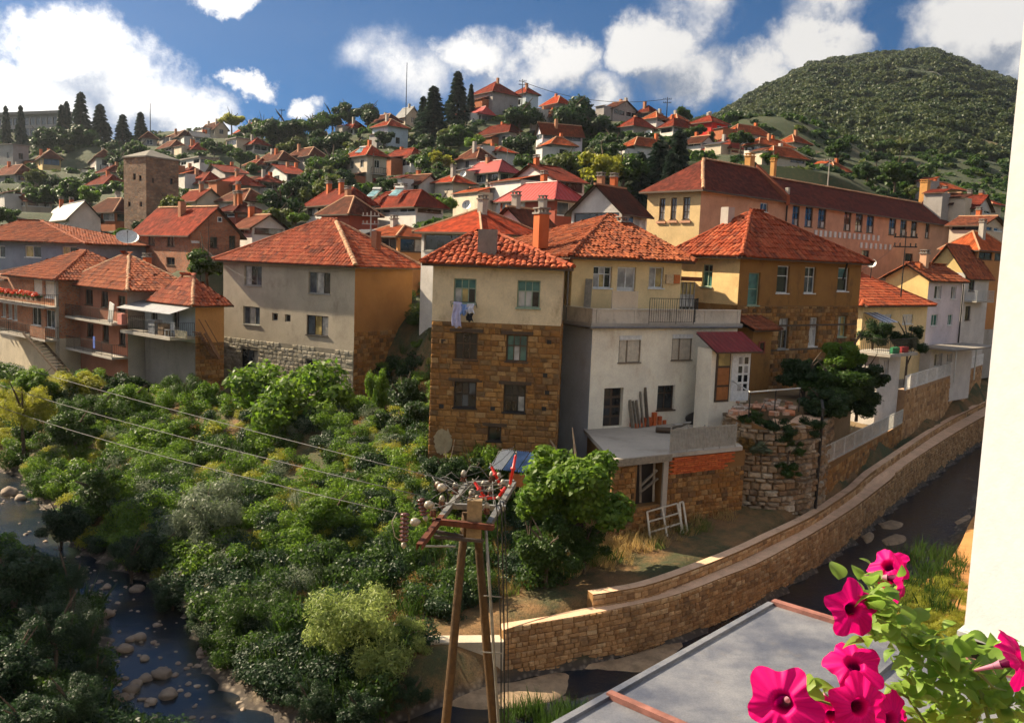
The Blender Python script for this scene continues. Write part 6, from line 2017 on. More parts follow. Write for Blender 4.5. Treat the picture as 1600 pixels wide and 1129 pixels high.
for f, F, U, mi in (('L', h.FL, h.WL, 0), ('R', h.FR, h.WR, 1), ('B', h.FB, h.WR, 1), ('E', h.FE, h.WL, 1)):
    wall_face(b, F, U, -3, h.H, h.holes.get(f, []), .25, mi)
b.build('wall', [SCH_Y, SCH_P], h.root)
for f, q, k in h.wins: window(h.root, h.F(f), *q, **k)
for r in [(1030, 310, 1039, 344), (1048, 309, 1057, 343), (1067, 308, 1078, 343)]:
    q = h.rect('L', r); b = MB(h.FL); b.box(q[0] - .2, q[0] + q[2] + .2, .01, .15, q[1] - .3, q[1] - .1); b.build('sill', SCH_P, h.root)
SIGN = plaster('white sign board', (.66, .66, .64), (.4, .38, .35), .3)
for k in range(14):
    x = 1274 + k * 7.5
    u, v = h.uv('R', x, 364 + (x - 1274) * .083)
    placed('sign_board', unit_box(SIGN), h.root, h.FR @ Matrix.Translation((u, .06, v)), (.48, .08, .62))
for k in range(7):
    x = 1345 + k * 7.5
    u, v = h.uv('R', x, 383 + (x - 1345) * .07)
    placed('sign_board', unit_box(SIGN), h.root, h.FR @ Matrix.Translation((u, .06, v)), (.48, .08, .62))
SCH_R = tile_tex('old school roof tiles', (.22, .05, .03), (.14, .04, .03), cols=.22, rows=.3)
ze = h.H
wu = along(h.c, h.dR, 1222, 309)[0]
zw = z_at(1111, 249, h.c + h.dL * h.WL * .5 + h.dR * 4) - h.zb
o = .6
yr = h.WL * .5
zm = zw - .6
S = [[(-o, -o, ze), (wu, -o, ze), (wu, yr, zw), (4.2, yr, zw)], [(wu, h.WL + o, ze), (-o, h.WL + o, ze), (4.2, yr, zw), (wu, yr, zw)], [(-o, h.WL + o, ze), (-o, -o, ze), (4.2, yr, zw)]]
S2 = [[(wu + .3, -o, ze - .1), (h.WR + o, -o, ze - .1), (h.WR - 6, yr, zm), (wu + .3, yr, zm)], [(h.WR + o, h.WL + o, ze - .1), (wu + .3, h.WL + o, ze - .1), (wu + .3, yr, zm), (h.WR - 6, yr, zm)], [(h.WR + o, -o, ze - .1), (h.WR + o, h.WL + o, ze - .1), (h.WR - 6, yr, zm)]]
b = MB(); roof_solid(b, S + S2, .16, 0, 1); ro = b.build('roof', [SCH_R, W_BROWN], h.root)
ridge_caps(ro, (4.2, yr, zw), (wu, yr, zw), TILE_CAP, .16, .6); ridge_caps(ro, (wu + .3, yr, zm), (h.WR - 6, yr, zm), TILE_CAP, .16, .6); ridge_caps(ro, (-o, -o, ze + .05), (4.2, yr, zw), TILE_CAP, .16, .6)
b = MB()
b.face([(wu + .3, -o - .1, ze - .4), (wu + .3, yr, zw - .1), (wu + .3, yr, zw + .45), (wu + .3, -o - .1, ze + .55)]); b.face([(wu - .3, -o - .1, ze - .4), (wu - .3, yr, zw - .1), (wu - .3, yr, zw + .45), (wu - .3, -o - .1, ze + .55)])
b.face([(wu - .3, -o - .1, ze + .55), (wu + .3, -o - .1, ze + .55), (wu + .3, yr, zw + .45), (wu - .3, yr, zw + .45)]); b.face([(wu - .3, -o - .1, ze - .4), (wu + .3, -o - .1, ze - .4), (wu + .3, -o - .1, ze + .55), (wu - .3, -o - .1, ze + .55)])
b.build('fire_wall', TILE_BRN, h.root)
SCH_C = plaster('orange chimney render', (.55, .28, .09), (.2, .1, .05), .4)
def on_face(px, py, inset):
    a, z = along(h.c + h.dL * inset, h.dR, px, py)
    return a, z - h.zb
a, z1 = on_face(1446, 285, 4.5); a_, z0 = on_face(1446, 325, 4.5); chimney(h.root, a, 4.5, z0 - .5, z1, 1.0, 1.0, SCH_C, capmat=SCH_C)
a, z1 = on_face(1172, 245, 8.); a_, z0 = on_face(1172, 262, 8.); chimney(h.root, a, 8., z0 - 1, z1, .9, .7, SCH_C, capmat=SCH_C)
a, z1 = on_face(1209, 252, 8.); a_, z0 = on_face(1209, 262, 8.); chimney(h.root, a, 8., z0 - 1, z1, .5, .5, SCH_C, capmat=SCH_C)
a, z1 = on_face(1231, 293, .9); a_, z0 = on_face(1231, 310, .9); chimney(h.root, a, .9, z0 - .2, z1, .35, .35, CONC, cap=False)
b = MB(h.FR); dp = h.uv('R', 1229, 312); b.tube([(dp[0], .12, dp[1]), (dp[0], .12, -.5)], .08, 6); b.build('downpipe', METAL_D, h.root)

# ---- long glazed public building on the left skyline
h = House('public_building', 'long dark flat roofed public building on the far left skyline', 'building', (100, 178), 262, 68, (-40, 184), (112, 180), (100, 214))
for i in range(16):
    for j in range(2):
        U = h.WL; h.win('L', (U * (i + .12) / 16, .6 + j * 3.1, U / 16 * .76, 2.1), px=False, nx=2, mat=METAL_D, panes=[G_BLUE, G_DARK, G_DARK], single_pane=True, sill=False)
h.walls([WALLS['g']], None, down=5)
b = MB(); b.box(-1, h.WR + 1, -1, h.WL + 1, h.H + .003, h.H + .9); b.build('roof', CONC_D, h.root)

# ---- masts and poles on the hill
def mast(name, lab, px, py0, py1, Y, r=.06, arms=0, cat='mast', mat=None):
    p0, p1 = at(px, py0, Y), at(px, py1, Y)
    t = thing(name, lab, cat, (p0.x, p0.y, p0.z))
    hgt = p1.z - p0.z
    b = MB(); b.tube([(0, 0, -3), (0, 0, hgt)], [r, r * .6], 6); b.build('shaft', mat or METAL_D, t)
    for k in range(arms):
        z = hgt - .4 - k * .7
        b = MB(); b.beam((-.8, .2, z), (.8, -.2, z), .09, .09)
        for q in (-.7, -.35, .35, .7): b.tube([(q, -q * .25, z), (q, -q * .25, z + .28)], .05, 6)
        b.build('cross_arm', mat or METAL_D, t)
mast('radio_mast', 'thin tall radio mast on the hill crest', 634, 185, 98, 205, .12, 0)
mast('electricity_pole', 'electricity pole with cross arm beside the hilltop villa', 815, 170, 124, 190, .14, 2, 'pole')
mast('electricity_pole', 'electricity pole with cross arms on the right skyline', 1041, 190, 152, 182, .13, 2, 'pole')
mast('light_pole', 'tall floodlight pole on the left skyline', 235, 215, 161, 235, .14, 0, 'pole')
mast('light_pole', 'short lamp pole on the skyline above the left trees', 440, 205, 170, 220, .12, 1, 'pole')
mast('wooden_pole', 'dark pole standing between the grey block house and the narrow stone house', 661, 525, 356, 66, .11, 0, 'pole', W_BROWN)
mast('electricity_pole', 'grey pole with cross arms behind the grey block house roof', 579, 372, 330, 78, .1, 2, 'pole', CONC)
mast('wooden_pole', 'dark wooden pole beside the tall narrow cream house', 582, 305, 240, 136, .13, 0, 'pole', W_BROWN)
mast('wooden_pole', 'pale pole right of the white house with pointed dark roof', 792, 262, 232, 140, .11, 0, 'pole', CONC)
mast('wooden_pole', 'bent pole on the slope behind the school ridge', 1295, 268, 247, 130, .1, 1, 'pole', CONC)
mast('insulator_pole', 'pole topped with white insulators right of the school windows', 1413, 400, 362, 66, .05, 2, 'pole', METAL_D)
mast('light_pole', 'street lamp standing between the left houses and the brick gable house', 313, 435, 378, 76, .07, 0, 'street lamp', METAL_D)
lp = at(308, 377, 76)
b = MB(); b.box(-.35, .25, -.15, .15, -.12, .08); lo = b.build('lamp_head', METAL_L, bpy.data.objects['light_pole.002']); lo.location = (-.35, 0, at(313, 378, 76).z - at(313, 435, 76).z)

# ------------------------------------------------------------------ mountain
def build_mountain():
    ridge_px = [(960, 240, 480), (1060, 206, 520), (1120, 182, 560), (1180, 150, 590), (1240, 118, 620), (1270, 101, 640), (1330, 95, 680), (1380, 86, 700), (1440, 79, 720), (1462, 81, 720), (1500, 98, 715), (1540, 118, 710), (1575, 130, 700), (1640, 150, 690), (1750, 185, 680), (1900, 250, 660)]
    base_px = [(960, 262, 235), (1060, 262, 240), (1120, 258, 250), (1180, 262, 250), (1240, 268, 245), (1270, 272, 240), (1330, 284, 235), (1380, 295, 225), (1440, 306, 215), (1462, 310, 212), (1500, 322, 205), (1540, 334, 200), (1575, 345, 195), (1640, 360, 190), (1750, 390, 185), (1900, 430, 180)]
    Rg = [at(*p) for p in ridge_px]; Bs = [at(*p) for p in base_px]
    nu, nv = 150, 70
    V = []
    def interp(P, t):
        t *= len(P) - 1; i = min(int(t), len(P) - 2); f = t - i
        return P[i].lerp(P[i + 1], f)
    for j in range(nv + 14):
        for i in range(nu + 1):
            t = i / nu
            a, b_ = interp(Bs, t), interp(Rg, t)
            s = j / nv
            if s <= 1:
                q = a.lerp(b_, s)
                q.z = a.z + (b_.z - a.z) * (s ** .85)
                amp = 9 * min(1, s * 3) * (.35 + .65 * (1 - s))
            else:
                q = b_ + (b_ - a).normalized() * (s - 1) * 900
                q.z = b_.z - (s - 1) * 600
                amp = 4
            q.z += amp * mnoise.fractal(Vector((q.x * .012, q.y * .012, 0)), .9, 2., 5) + 1.4 * mnoise.noise(Vector((q.x * .06, q.y * .06, 4)))
            V.append(tuple(q))
    Fc = [(j * (nu + 1) + i, j * (nu + 1) + i + 1, (j + 1) * (nu + 1) + i + 1, (j + 1) * (nu + 1) + i) for j in range(nv + 13) for i in range(nu)]
    me = bpy.data.meshes.new('mountain'); me.from_pydata(V, [], Fc)
    me.polygons.foreach_set('use_smooth', [True] * len(Fc))
    m, nt, N, L, bs = _nodes('mountain grass and rock')
    p = _pos(nt)
    c = _mix(nt, _range(nt, _noise(nt, .018, 6, .6, p), .42, .6), (.028, .046, .014), (.12, .095, .04))
    c = _mix(nt, _range(nt, _noise(nt, .05, 8, .7, p), .56, .72), c, (.24, .21, .18))
    c = _scale(nt, c, _range(nt, _noise(nt, .5, 5, .7, p), .3, .7, .6, 1.3))
    L.new(c, bs.inputs['Base Color']); bs.inputs['Roughness'].default_value = 1.
    _bump(nt, bs, _noise(nt, .4, 8, .7, p), .8, 1.5)
    me.materials.append(m)
    struct(link('mountain', me))
    return V, nu, nv
MV, MNU, MNV = build_mountain()

# ------------------------------------------------------------------ foliage meshes
def leaf_cloud(name, seed, n, lobes, size, aspect=.5, up=.35, shell=.55, mat=None, droop=0., fold=.0):
    """many small leaf faces spread through lobes (x, y, z, rx, ry, rz)"""
    g = np.random.default_rng(seed)
    lob = np.array(lobes, float)
    w = lob[:, 3] * lob[:, 4] + lob[:, 4] * lob[:, 5] + lob[:, 3] * lob[:, 5]
    k = g.choice(len(lob), n, p=w / w.sum())
    d = g.normal(size=(n, 3)); d /= np.linalg.norm(d, axis=1)[:, None]
    r = 1 - g.random(n) ** 1.6 * shell
    # twiggy unevenness
    bump = np.array([mnoise.noise(Vector((x * 2.3 + seed, y * 2.3, z * 2.3))) for x, y, z in (lob[k, :3] + d * 1.3)])
    r = r * (1 + .26 * bump) + g.normal(0, .03, n)
    P = lob[k, :3] + d * r[:, None] * lob[k, 3:6]
    nrm = d * .9 + np.array([0, 0, up]) + g.normal(0, .55, (n, 3))
    nrm /= np.linalg.norm(nrm, axis=1)[:, None]
    t = np.cross(nrm, g.normal(size=(n, 3))); t /= np.linalg.norm(t, axis=1)[:, None]
    t[:, 2] -= droop; t /= np.linalg.norm(t, axis=1)[:, None]
    b = np.cross(nrm, t)
    L = size * g.uniform(.6, 1.35, n)[:, None]
    W = L * aspect
    v = np.stack([P - t * L * .5, P + b * W * .5 + nrm * L * fold, P + t * L * .55, P - b * W * .5 + nrm * L * fold], 1).reshape(-1, 3)
    me = bpy.data.meshes.new(name)
    nf = n
    me.vertices.add(nf * 4); me.vertices.foreach_set('co', v.ravel())
    me.loops.add(nf * 4); me.loops.foreach_set('vertex_index', np.arange(nf * 4, dtype=np.int32))
    me.polygons.add(nf); me.polygons.foreach_set('loop_start', np.arange(0, nf * 4, 4, dtype=np.int32))
    me.update(calc_edges=True)
    me.materials.append(mat)
    return me
def rand_lobes(seed, n, spread=.55, rmin=.3, rmax=.6, zs=.8, core=True):
    rs = random.Random(seed)
    L = [(0, 0, -.1, .5, .5, .5 * zs)] if core else []
    for k in range(n):
        a = rs.uniform(0, 6.28); z = rs.uniform(-.55, .75); q = spread * rs.uniform(.5, 1.15) * math.sqrt(max(.1, 1 - z * z * .8))
        r = rs.uniform(rmin, rmax)
        L.append((q * math.cos(a), q * math.sin(a), z * zs * .75, r, r, r * rs.uniform(.7, 1.) * zs))
    return L
def trunk_mesh(name, seed, h, r, limbs, mat, top=.8):
    rs = random.Random(seed)
    b = MB()
    pts = [Vector((rs.gauss(0, .03) * h * k / 5, rs.gauss(0, .03) * h * k / 5, h * k / 5)) for k in range(6)]
    b.tube(pts, [r * (1 - .13 * k) for k in range(6)], 7)
    for k in range(limbs):
        s = pts[rs.choice([2, 3, 4])]
        a = rs.uniform(0, 6.28); ln = top * rs.uniform(.5, .9)
        e = s + Vector((math.cos(a) * ln, math.sin(a) * ln, ln * rs.uniform(.5, 1.1)))
        m = s.lerp(e, .5) + Vector((0, 0, .08 * ln))
        b.tube([s, m, e], [r * .5, r * .32, r * .12], 5)
    return b.mesh(name, mat)
BARK = flat('grey brown bark', (.10, .075, .055), .95, 0, .35, .2, 8., .6)
L_DARK = leaf('dark green leaves', (.012, .034, .009), (.036, .070, .014), .35)
L_MID = leaf('mid green leaves', (.020, .052, .008), (.065, .115, .017), .42)
L_YEL = leaf('yellow green leaves', (.15, .18, .018), (.36, .34, .04), .48)
L_OLI = leaf('olive leaves', (.05, .075, .014), (.12, .145, .028), .4)
L_BRIGHT = leaf('fresh bright leaves', (.042, .105, .010), (.155, .24, .024), .48)
L_WILLOW = leaf('pale willow leaves', (.13, .19, .04), (.32, .36, .11), .45)
L_SAGE = leaf('grey green leaves', (.085, .115, .065), (.19, .225, .14), .35)
L_CON = leaf('conifer needles', (.010, .026, .016), (.030, .052, .028), .2, .6)
L_DRY = leaf('dry rusty leaves', (.22, .12, .035), (.34, .22, .07), .35)
L_BLUE = leaf('green leaves coloured as blue shade', (.012, .034, .014), (.036, .066, .024), .35)  # the bank's blue shade put into the leaf colour
CROWNS = [leaf_cloud('crown', 40 + k, 3800, rand_lobes(60 + k, 13, .78, .2, .42), .15, .6, mat=L_DARK) for k in range(5)]
CROWN_TRUNK = trunk_mesh('trunk', 3, 1.2, .09, 5, BARK)
def conifer_mesh(seed, n=4200):
    g = np.random.default_rng(seed)
    z = g.random(n) ** .8
    lay = (np.floor(z * 13) / 13) * .55 + z * .45 + g.random(n) * .03
    rad = (1 - lay) * .26 * (0.55 + .45 * g.random(n)) + .012
    a = g.random(n) * 6.283
    rad = rad * (1 + .35 * np.sin(a * 3 + lay * 23) * np.sin(a * 2 + lay * 11))
    P = np.stack([rad * np.cos(a), rad * np.sin(a), lay - rad * .35 + .02], 1)
    out = np.stack([np.cos(a), np.sin(a), -.45 + g.normal(0, .2, n)], 1)
    out /= np.linalg.norm(out, axis=1)[:, None]
    sd = np.cross(out, g.normal(size=(n, 3))); sd /= np.linalg.norm(sd, axis=1)[:, None]
    L = .055 * g.uniform(.6, 1.3, n)[:, None]
    v = np.stack([P - out * L, P + sd * L * .3, P + out * L, P - sd * L * .3], 1).reshape(-1, 3)
    me = bpy.data.meshes.new('crown')
    me.vertices.add(n * 4); me.vertices.foreach_set('co', v.ravel())
    me.loops.add(n * 4); me.loops.foreach_set('vertex_index', np.arange(n * 4, dtype=np.int32))
    me.polygons.add(n); me.polygons.foreach_set('loop_start', np.arange(0, n * 4, 4, dtype=np.int32))
    me.update(calc_edges=True); me.materials.append(L_CON)
    return me
CONIFERS = [conifer_mesh(5), conifer_mesh(6)]
CON_TRUNK = MB(); CON_TRUNK.tube([(0, 0, -.15), (0, 0, .95)], [.022, .004], 6); CON_TRUNK = CON_TRUNK.mesh('trunk', BARK)

def setmat(o, m):
    o.material_slots[0].link = 'OBJECT'
    o.material_slots[0].material = m
def tree(name, lab, c, r, mat, seed, gz_=None, zs=1., group=None, crown=None, cat='tree', rxy=None):
    """crown centre c (world), crown radius r; the trunk reaches the ground"""
    g_ = ground(c.x, c.y) if gz_ is None else gz_
    t = thing(name, lab, cat, (c.x, c.y, g_), random.Random(seed).uniform(0, 6.28), group)
    o = link('crown', crown or CROWNS[seed % len(CROWNS)], t)
    o.location = (0, 0, c.z - g_)
    o.scale = (r * (rxy or 1), r * (rxy or 1), r * zs)
    setmat(o, mat)
    k = link('trunk', CROWN_TRUNK, t)
    hh = max(.4, c.z - g_ + r * .3)
    k.location = (0, 0, -.2)
    k.scale = (r * .9, r * .9, (hh + .2) / 1.2)
    return t
def conifer(lab, px, py_top, py_base, Y, seed, fat=1., name='conifer_tree'):
    p0, p1 = at(px, py_base, Y), at(px, py_top, Y)
    g_ = min(ground(p0.x, p0.y), p0.z)
    H = p1.z - g_
    t = thing(name, lab, 'tree', (p0.x, p0.y, g_), seed)
    o = link('crown', CONIFERS[seed % 2], t); o.scale = (H * fat, H * fat, H)
    k = link('trunk', CON_TRUNK, t); k.scale = (H, H, H)

# ---- conifers
for k, (px, a, b_, Y, fat, lab) in enumerate([
    (127, 146, 212, 235, .95, 'tallest dark conifer on the left skyline'), (157, 164, 212, 236, 1.2, 'broad dark conifer right of the tallest on the left skyline'), (105, 160, 212, 245, .7, 'slim conifer left of the tallest on the left skyline'), (97, 165, 214, 240, .8, 'leftmost slim conifer of the skyline cluster by the public building'),
    (10, 167, 215, 240, .6, 'slim conifer before the public building at the picture edge'), (33, 166, 215, 238, .6, 'second slim conifer before the public building'), (192, 180, 215, 232, 1.3, 'squat dark conifer left of the floodlight pole'), (220, 176, 214, 230, 1.1, 'dark conifer beside the floodlight pole'),
    (714, 113, 178, 196, 1.15, 'big blue green conifer left of the hilltop villa'), (676, 136, 225, 190, 1.3, 'tall dark conifer right of the radio mast'), (660, 152, 226, 192, 1.0, 'smaller dark conifer next to the tall one by the radio mast'), (735, 132, 178, 200, .7, 'thin conifer touching the hilltop villa'),
    (1028, 222, 292, 118, 1.35, 'broad conifer in front of the white house above the school'), (1058, 205, 285, 125, 1.0, 'slim conifer right of the broad one above the school'), (1000, 240, 292, 116, 1.0, 'small conifer left of the broad one above the school'), (1048, 240, 292, 112, 1.1, 'low conifer close behind the school roof corner')]):
    conifer(lab, px, a, b_, Y, k, fat)
# ---- broadleaf trees one can name
NAMED = [(893, 178, 34, 178, L_DARK, 'great dark broadleaf tree on the hilltop left of the grey gabled house'), (925, 195, 28, 176, L_DARK, 'dark tree merging with the great one above the pinkish house'), (812, 180, 26, 178, L_DARK, 'dark round tree below the pale hilltop house'), (815, 222, 22, 165, L_DARK, 'dark tree left of the tall pinkish white house'),
 (945, 262, 34, 118, L_YEL, 'sunlit yellow green tree above the pinkish gabled house'), (975, 268, 26, 116, L_MID, 'green tree right of the sunlit yellow one above the gabled house'), (905, 262, 22, 128, L_DARK, 'dark tree between the broad ribbed roof and the sunlit tree'), (960, 225, 26, 150, L_DARK, 'dark tree left of the white house with orange hip roof'),
 (520, 255, 30, 145, L_MID, 'large green tree left of the tall narrow cream house'), (500, 285, 26, 128, L_MID, 'green tree below the large one on the mid left slope'), (530, 285, 22, 130, L_DARK, 'dark tree hugging the tall narrow cream house'), (468, 296, 20, 115, L_DARK, 'dark tree behind the loft house roof'), (450, 200, 26, 200, L_DARK, 'dark skyline tree under the short lamp pole'), (490, 196, 24, 200, L_MID, 'green skyline tree left of the small white hip roofed house'), (425, 205, 24, 205, L_MID, 'green tree at the left end of the skyline wood'), (575, 178, 20, 205, L_DARK, 'dark skyline tree left of the pale blue house'), (545, 178, 18, 212, L_DARK, 'dark tree on the hill crest left of the cream house'), (520, 185, 18, 212, L_MID, 'green tree on the hill crest among the wood'), (516, 222, 24, 180, L_DARK, 'dark tree below the small white skyline house'), (410, 195, 14, 225, L_MID, 'feathery tree on the left skyline beside the red roof'),
 (665, 252, 26, 140, L_MID, 'green tree between the white hip roofed house and the pointed dark roof'), (690, 250, 16, 138, L_YEL, 'yellow green bush left of the pointed dark roof'), (688, 316, 18, 100, L_BRIGHT, 'bright green tree right of the solar panel roof'), (610, 288, 12, 118, L_MID, 'small tree behind the solar panel roof'), (600, 215, 14, 178, L_DARK, 'dark tree before the pale blue house'), (720, 215, 20, 172, L_MID, 'ivy green tree left of the shaded hip roofed house'), (740, 222, 14, 165, L_BRIGHT, 'bright vine covered bush above the pointed dark roof'),
 (362, 186, 15, 235, L_YEL, 'round yellow green tree on the left skyline'), (395, 200, 15, 222, L_MID, 'round green tree right of the red roofed skyline house'), (118, 215, 26, 218, L_DARK, 'dark tree above the big white three storey house'), (70, 222, 24, 212, L_DARK, 'dark tree above the yellow hillside house'), (180, 232, 16, 200, L_DARK, 'dark tree left of the tower top'), (186, 250, 18, 176, L_DARK, 'dark tree between the white houses and the tower'), (75, 280, 18, 150, L_DARK, 'dark tree below the yellow hillside house'), (70, 305, 22, 130, L_MID, 'green tree beside the low shed house'), (110, 300, 24, 128, L_MID, 'large green tree above the white gabled house at left'), (140, 305, 16, 126, L_BRIGHT, 'bright green tree left of the brick house by the tower'), (12, 332, 14, 118, L_MID, 'green bush at the left edge above the blue grey house'), (340, 232, 18, 190, L_MID, 'tree on the slope between the cream box house and the tower'), (335, 258, 12, 165, L_BRIGHT, 'small bright tree above the long low red roof'), (395, 265, 12, 160, L_MID, 'small tree left of the dark hip roofed house'), (376, 245, 14, 180, L_MID, 'tree below the small red hip roofed grey house'),
 (1092, 250, 15, 150, L_MID, 'green tree right of the conifers above the school'), (1085, 205, 14, 166, L_MID, 'green tree in front of the bright red walled house'), (1158, 215, 14, 152, L_MID, 'tree left of the long orange roof on the right slope'), (1070, 178, 12, 190, L_MID, 'small tree on the right skyline left of the bright red house'), (1200, 246, 14, 138, L_BRIGHT, 'bright tree in front of the cream house with garage'), (1245, 240, 12, 145, L_MID, 'tree right of the cream house with garage'), (1380, 278, 18, 150, L_DARK, 'dark tree behind the school ridge at right'), (1430, 272, 24, 150, L_MID, 'large green tree behind the school chimney'), (1345, 268, 14, 160, L_DARK, 'dark bush behind the school ridge'),
 (325, 412, 26, 73, L_MID, 'leafy tree between the canopy house and the street lamp'), (462, 338, 14, 92, L_BRIGHT, 'bright vine bush left of the loft house'), (440, 318, 24, 100, L_DARK, 'dark ivy covered tree left of the loft house')]
for k, (px, py, rp, Y, mt, lab) in enumerate(NAMED):
    c = at(px, py, Y); tree('broadleaf_tree', lab, c, rp * Y / FPX * 1.25, mt, k, zs=1.)
# ---- filler trees on the slope between the houses
def short(lab):
    w = lab.replace(',', '').split()
    return ' '.join(w[:10])
rs = random.Random(77)
boxes = [(q[0], q[2], q[3], q[5], q[6]) for q in HILL]
hc = [((hh.c + hh.dR * hh.WR / 2 + hh.dL * hh.WL / 2), max(hh.WR, hh.WL) * .62, q[11]) for hh, q in zip(HOUSES, HILL)]
cand, taken, used = 0, [], set()
tried = 0
PTS = []
while cand < 230 and tried < 4500:
    tried += 1
    Y = rs.uniform(95, 262); px = rs.uniform(-30, 1420)
    x = (px - 800) / FPX * Y
    if px > 1000 and Y < 112: continue
    r_ = rs.uniform(1.3, 3.2)
    P = Vector((x, Y))
    if any((P - c).length < rad + r_ * .6 for c, rad, _l in hc): continue
    if any((P - q).length < 3.2 for q in taken): continue
    g_ = ground(x, Y)
    # seen from the camera it must not stand before a house
    d = Vector((x, Y, g_ + r_ * 1.3)) - CAM
    zc = d.dot(_F); sx, sy = CXP + FPX * d.dot(CR) / zc, CYP - FPX * d.dot(CU) / zc
    rp = r_ / Y * FPX
    if any(a - rp < sx < b_ + rp and t_ - rp < sy < bo + 2 and Y < hy for a, b_, t_, bo, hy in boxes): continue
    if sy < 150 and Y > 180 and px > 620: continue
    near = min(hc, key=lambda q: (q[0] - P).length)
    side = 'left of' if P.x < near[0].x - 2 else ('right of' if P.x > near[0].x + 2 else ('behind' if P.y > near[0].y else 'in front of'))
    mt, tone = rs.choice([(L_DARK, 'dark'), (L_DARK, 'dark'), (L_MID, 'green'), (L_MID, 'green'), (L_OLI, 'pale')])
    lab_ = '%s tree %s the %s' % (tone, side, short(near[2]))
    if lab_ in used: continue
    used.add(lab_); taken.append(P); cand += 1
    tree('garden_tree', lab_, Vector((x, Y, g_ + r_ * rs.uniform(.9, 1.3))), r_, mt, cand, gz_=g_, group='garden trees between the hillside houses')
print('filler', cand)

# ------------------------------------------------------------------ scattered growth (geometry nodes)
def scatter(name, P, scl, src_mesh, tilt=.12, seed=0, mat=None):
    g = np.random.default_rng(seed)
    n = len(P)
    me = bpy.data.meshes.new(name)
    me.vertices.add(n); me.vertices.foreach_set('co', np.asarray(P, float).ravel())
    rot = np.stack([g.normal(0, tilt, n), g.normal(0, tilt, n), g.uniform(0, 6.283, n)], 1)
    a = me.attributes.new('inst_rot', 'FLOAT_VECTOR', 'POINT'); a.data.foreach_set('vector', rot.ravel())
    s = np.asarray(scl, float)
    if s.ndim == 1: s = np.stack([s, s, s * g.uniform(.8, 1.2, n)], 1)
    a = me.attributes.new('inst_scale', 'FLOAT_VECTOR', 'POINT'); a.data.foreach_set('vector', s.ravel())
    me.update()
    src = bpy.data.objects.new(name + '_source', src_mesh)
    ng = bpy.data.node_groups.new(name, 'GeometryNodeTree')
    ng.interface.new_socket('Geometry', in_out='INPUT', socket_type='NodeSocketGeometry')
    ng.interface.new_socket('Geometry', in_out='OUTPUT', socket_type='NodeSocketGeometry')
    N, L = ng.nodes, ng.links
    gi, go = N.new('NodeGroupInput'), N.new('NodeGroupOutput')
    oi = N.new('GeometryNodeObjectInfo'); oi.inputs['Object'].default_value = src; oi.inputs['As Instance'].default_value = True
    ip = N.new('GeometryNodeInstanceOnPoints')
    na = N.new('GeometryNodeInputNamedAttribute'); na.data_type = 'FLOAT_VECTOR'; na.inputs['Name'].default_value = 'inst_rot'
    nb = N.new('GeometryNodeInputNamedAttribute'); nb.data_type = 'FLOAT_VECTOR'; nb.inputs['Name'].default_value = 'inst_scale'
    er = N.new('FunctionNodeEulerToRotation')
    L.new(na.outputs['Attribute'], er.inputs[0])
    L.new(gi.outputs[0], ip.inputs['Points']); L.new(oi.outputs['Geometry'], ip.inputs['Instance'])
    L.new(er.outputs[0], ip.inputs['Rotation']); L.new(nb.outputs['Attribute'], ip.inputs['Scale'])
    L.new(ip.outputs[0], go.inputs[0])
    me.materials.append(src_mesh.materials[0])
    o = link(name, me)
    md = o.modifiers.new('scatter', 'NODES'); md.node_group = ng
    return stuff(o)
def shrub_src(seed, n, size, mat, aspect=.55, zs=.75, droop=0., nl=7):
    L_ = [(x, y, z + .35, a, b_, c) for x, y, z, a, b_, c in rand_lobes(seed, nl, .6, .3, .5, zs)]
    return leaf_cloud('leaves', seed, n, L_, size, aspect, mat=mat, droop=droop)
# wooded mountain side
g = np.random.default_rng(3)
V = np.array(MV[:(MNV + 1) * (MNU + 1)]).reshape(MNV + 1, MNU + 1, 3)
n = 30000
i = g.random(n) * (MNU - 1); j = g.random(n) ** .8 * (MNV - .02)
i0, j0 = i.astype(int), j.astype(int)
fi, fj = (i - i0)[:, None], (j - j0)[:, None]
P = (V[j0, i0] * (1 - fi) + V[j0, i0 + 1] * fi) * (1 - fj) + (V[j0 + 1, i0] * (1 - fi) + V[j0 + 1, i0 + 1] * fi) * fj
den = np.array([mnoise.fractal(Vector((x * .011, y * .011, z * .02)), .9, 2., 4) for x, y, z in P])
keep = den > -.24 - .25 * g.random(n)
P = P[keep]
P[:, 2] += .6
sz = 1.0 + 3.0 * g.random(len(P)) ** 2.2
WOODC = leaf_cloud('leaves', 90, 700, rand_lobes(91, 6, .6, .3, .55), .3, .7, mat=leaf('far wood leaves', (.030, .050, .012), (.085, .100, .026), .25))
WOODD = leaf_cloud('leaves', 92, 700, rand_lobes(93, 6, .6, .3, .55), .3, .7, mat=leaf('far wood dark leaves', (.020, .038, .014), (.055, .078, .024), .25))
h2 = len(P) // 2
scatter('mountain_wood', P[:h2], sz[:h2], WOODC, seed=1); scatter('mountain_dark_wood', P[h2:], sz[h2:], WOODD, seed=2)
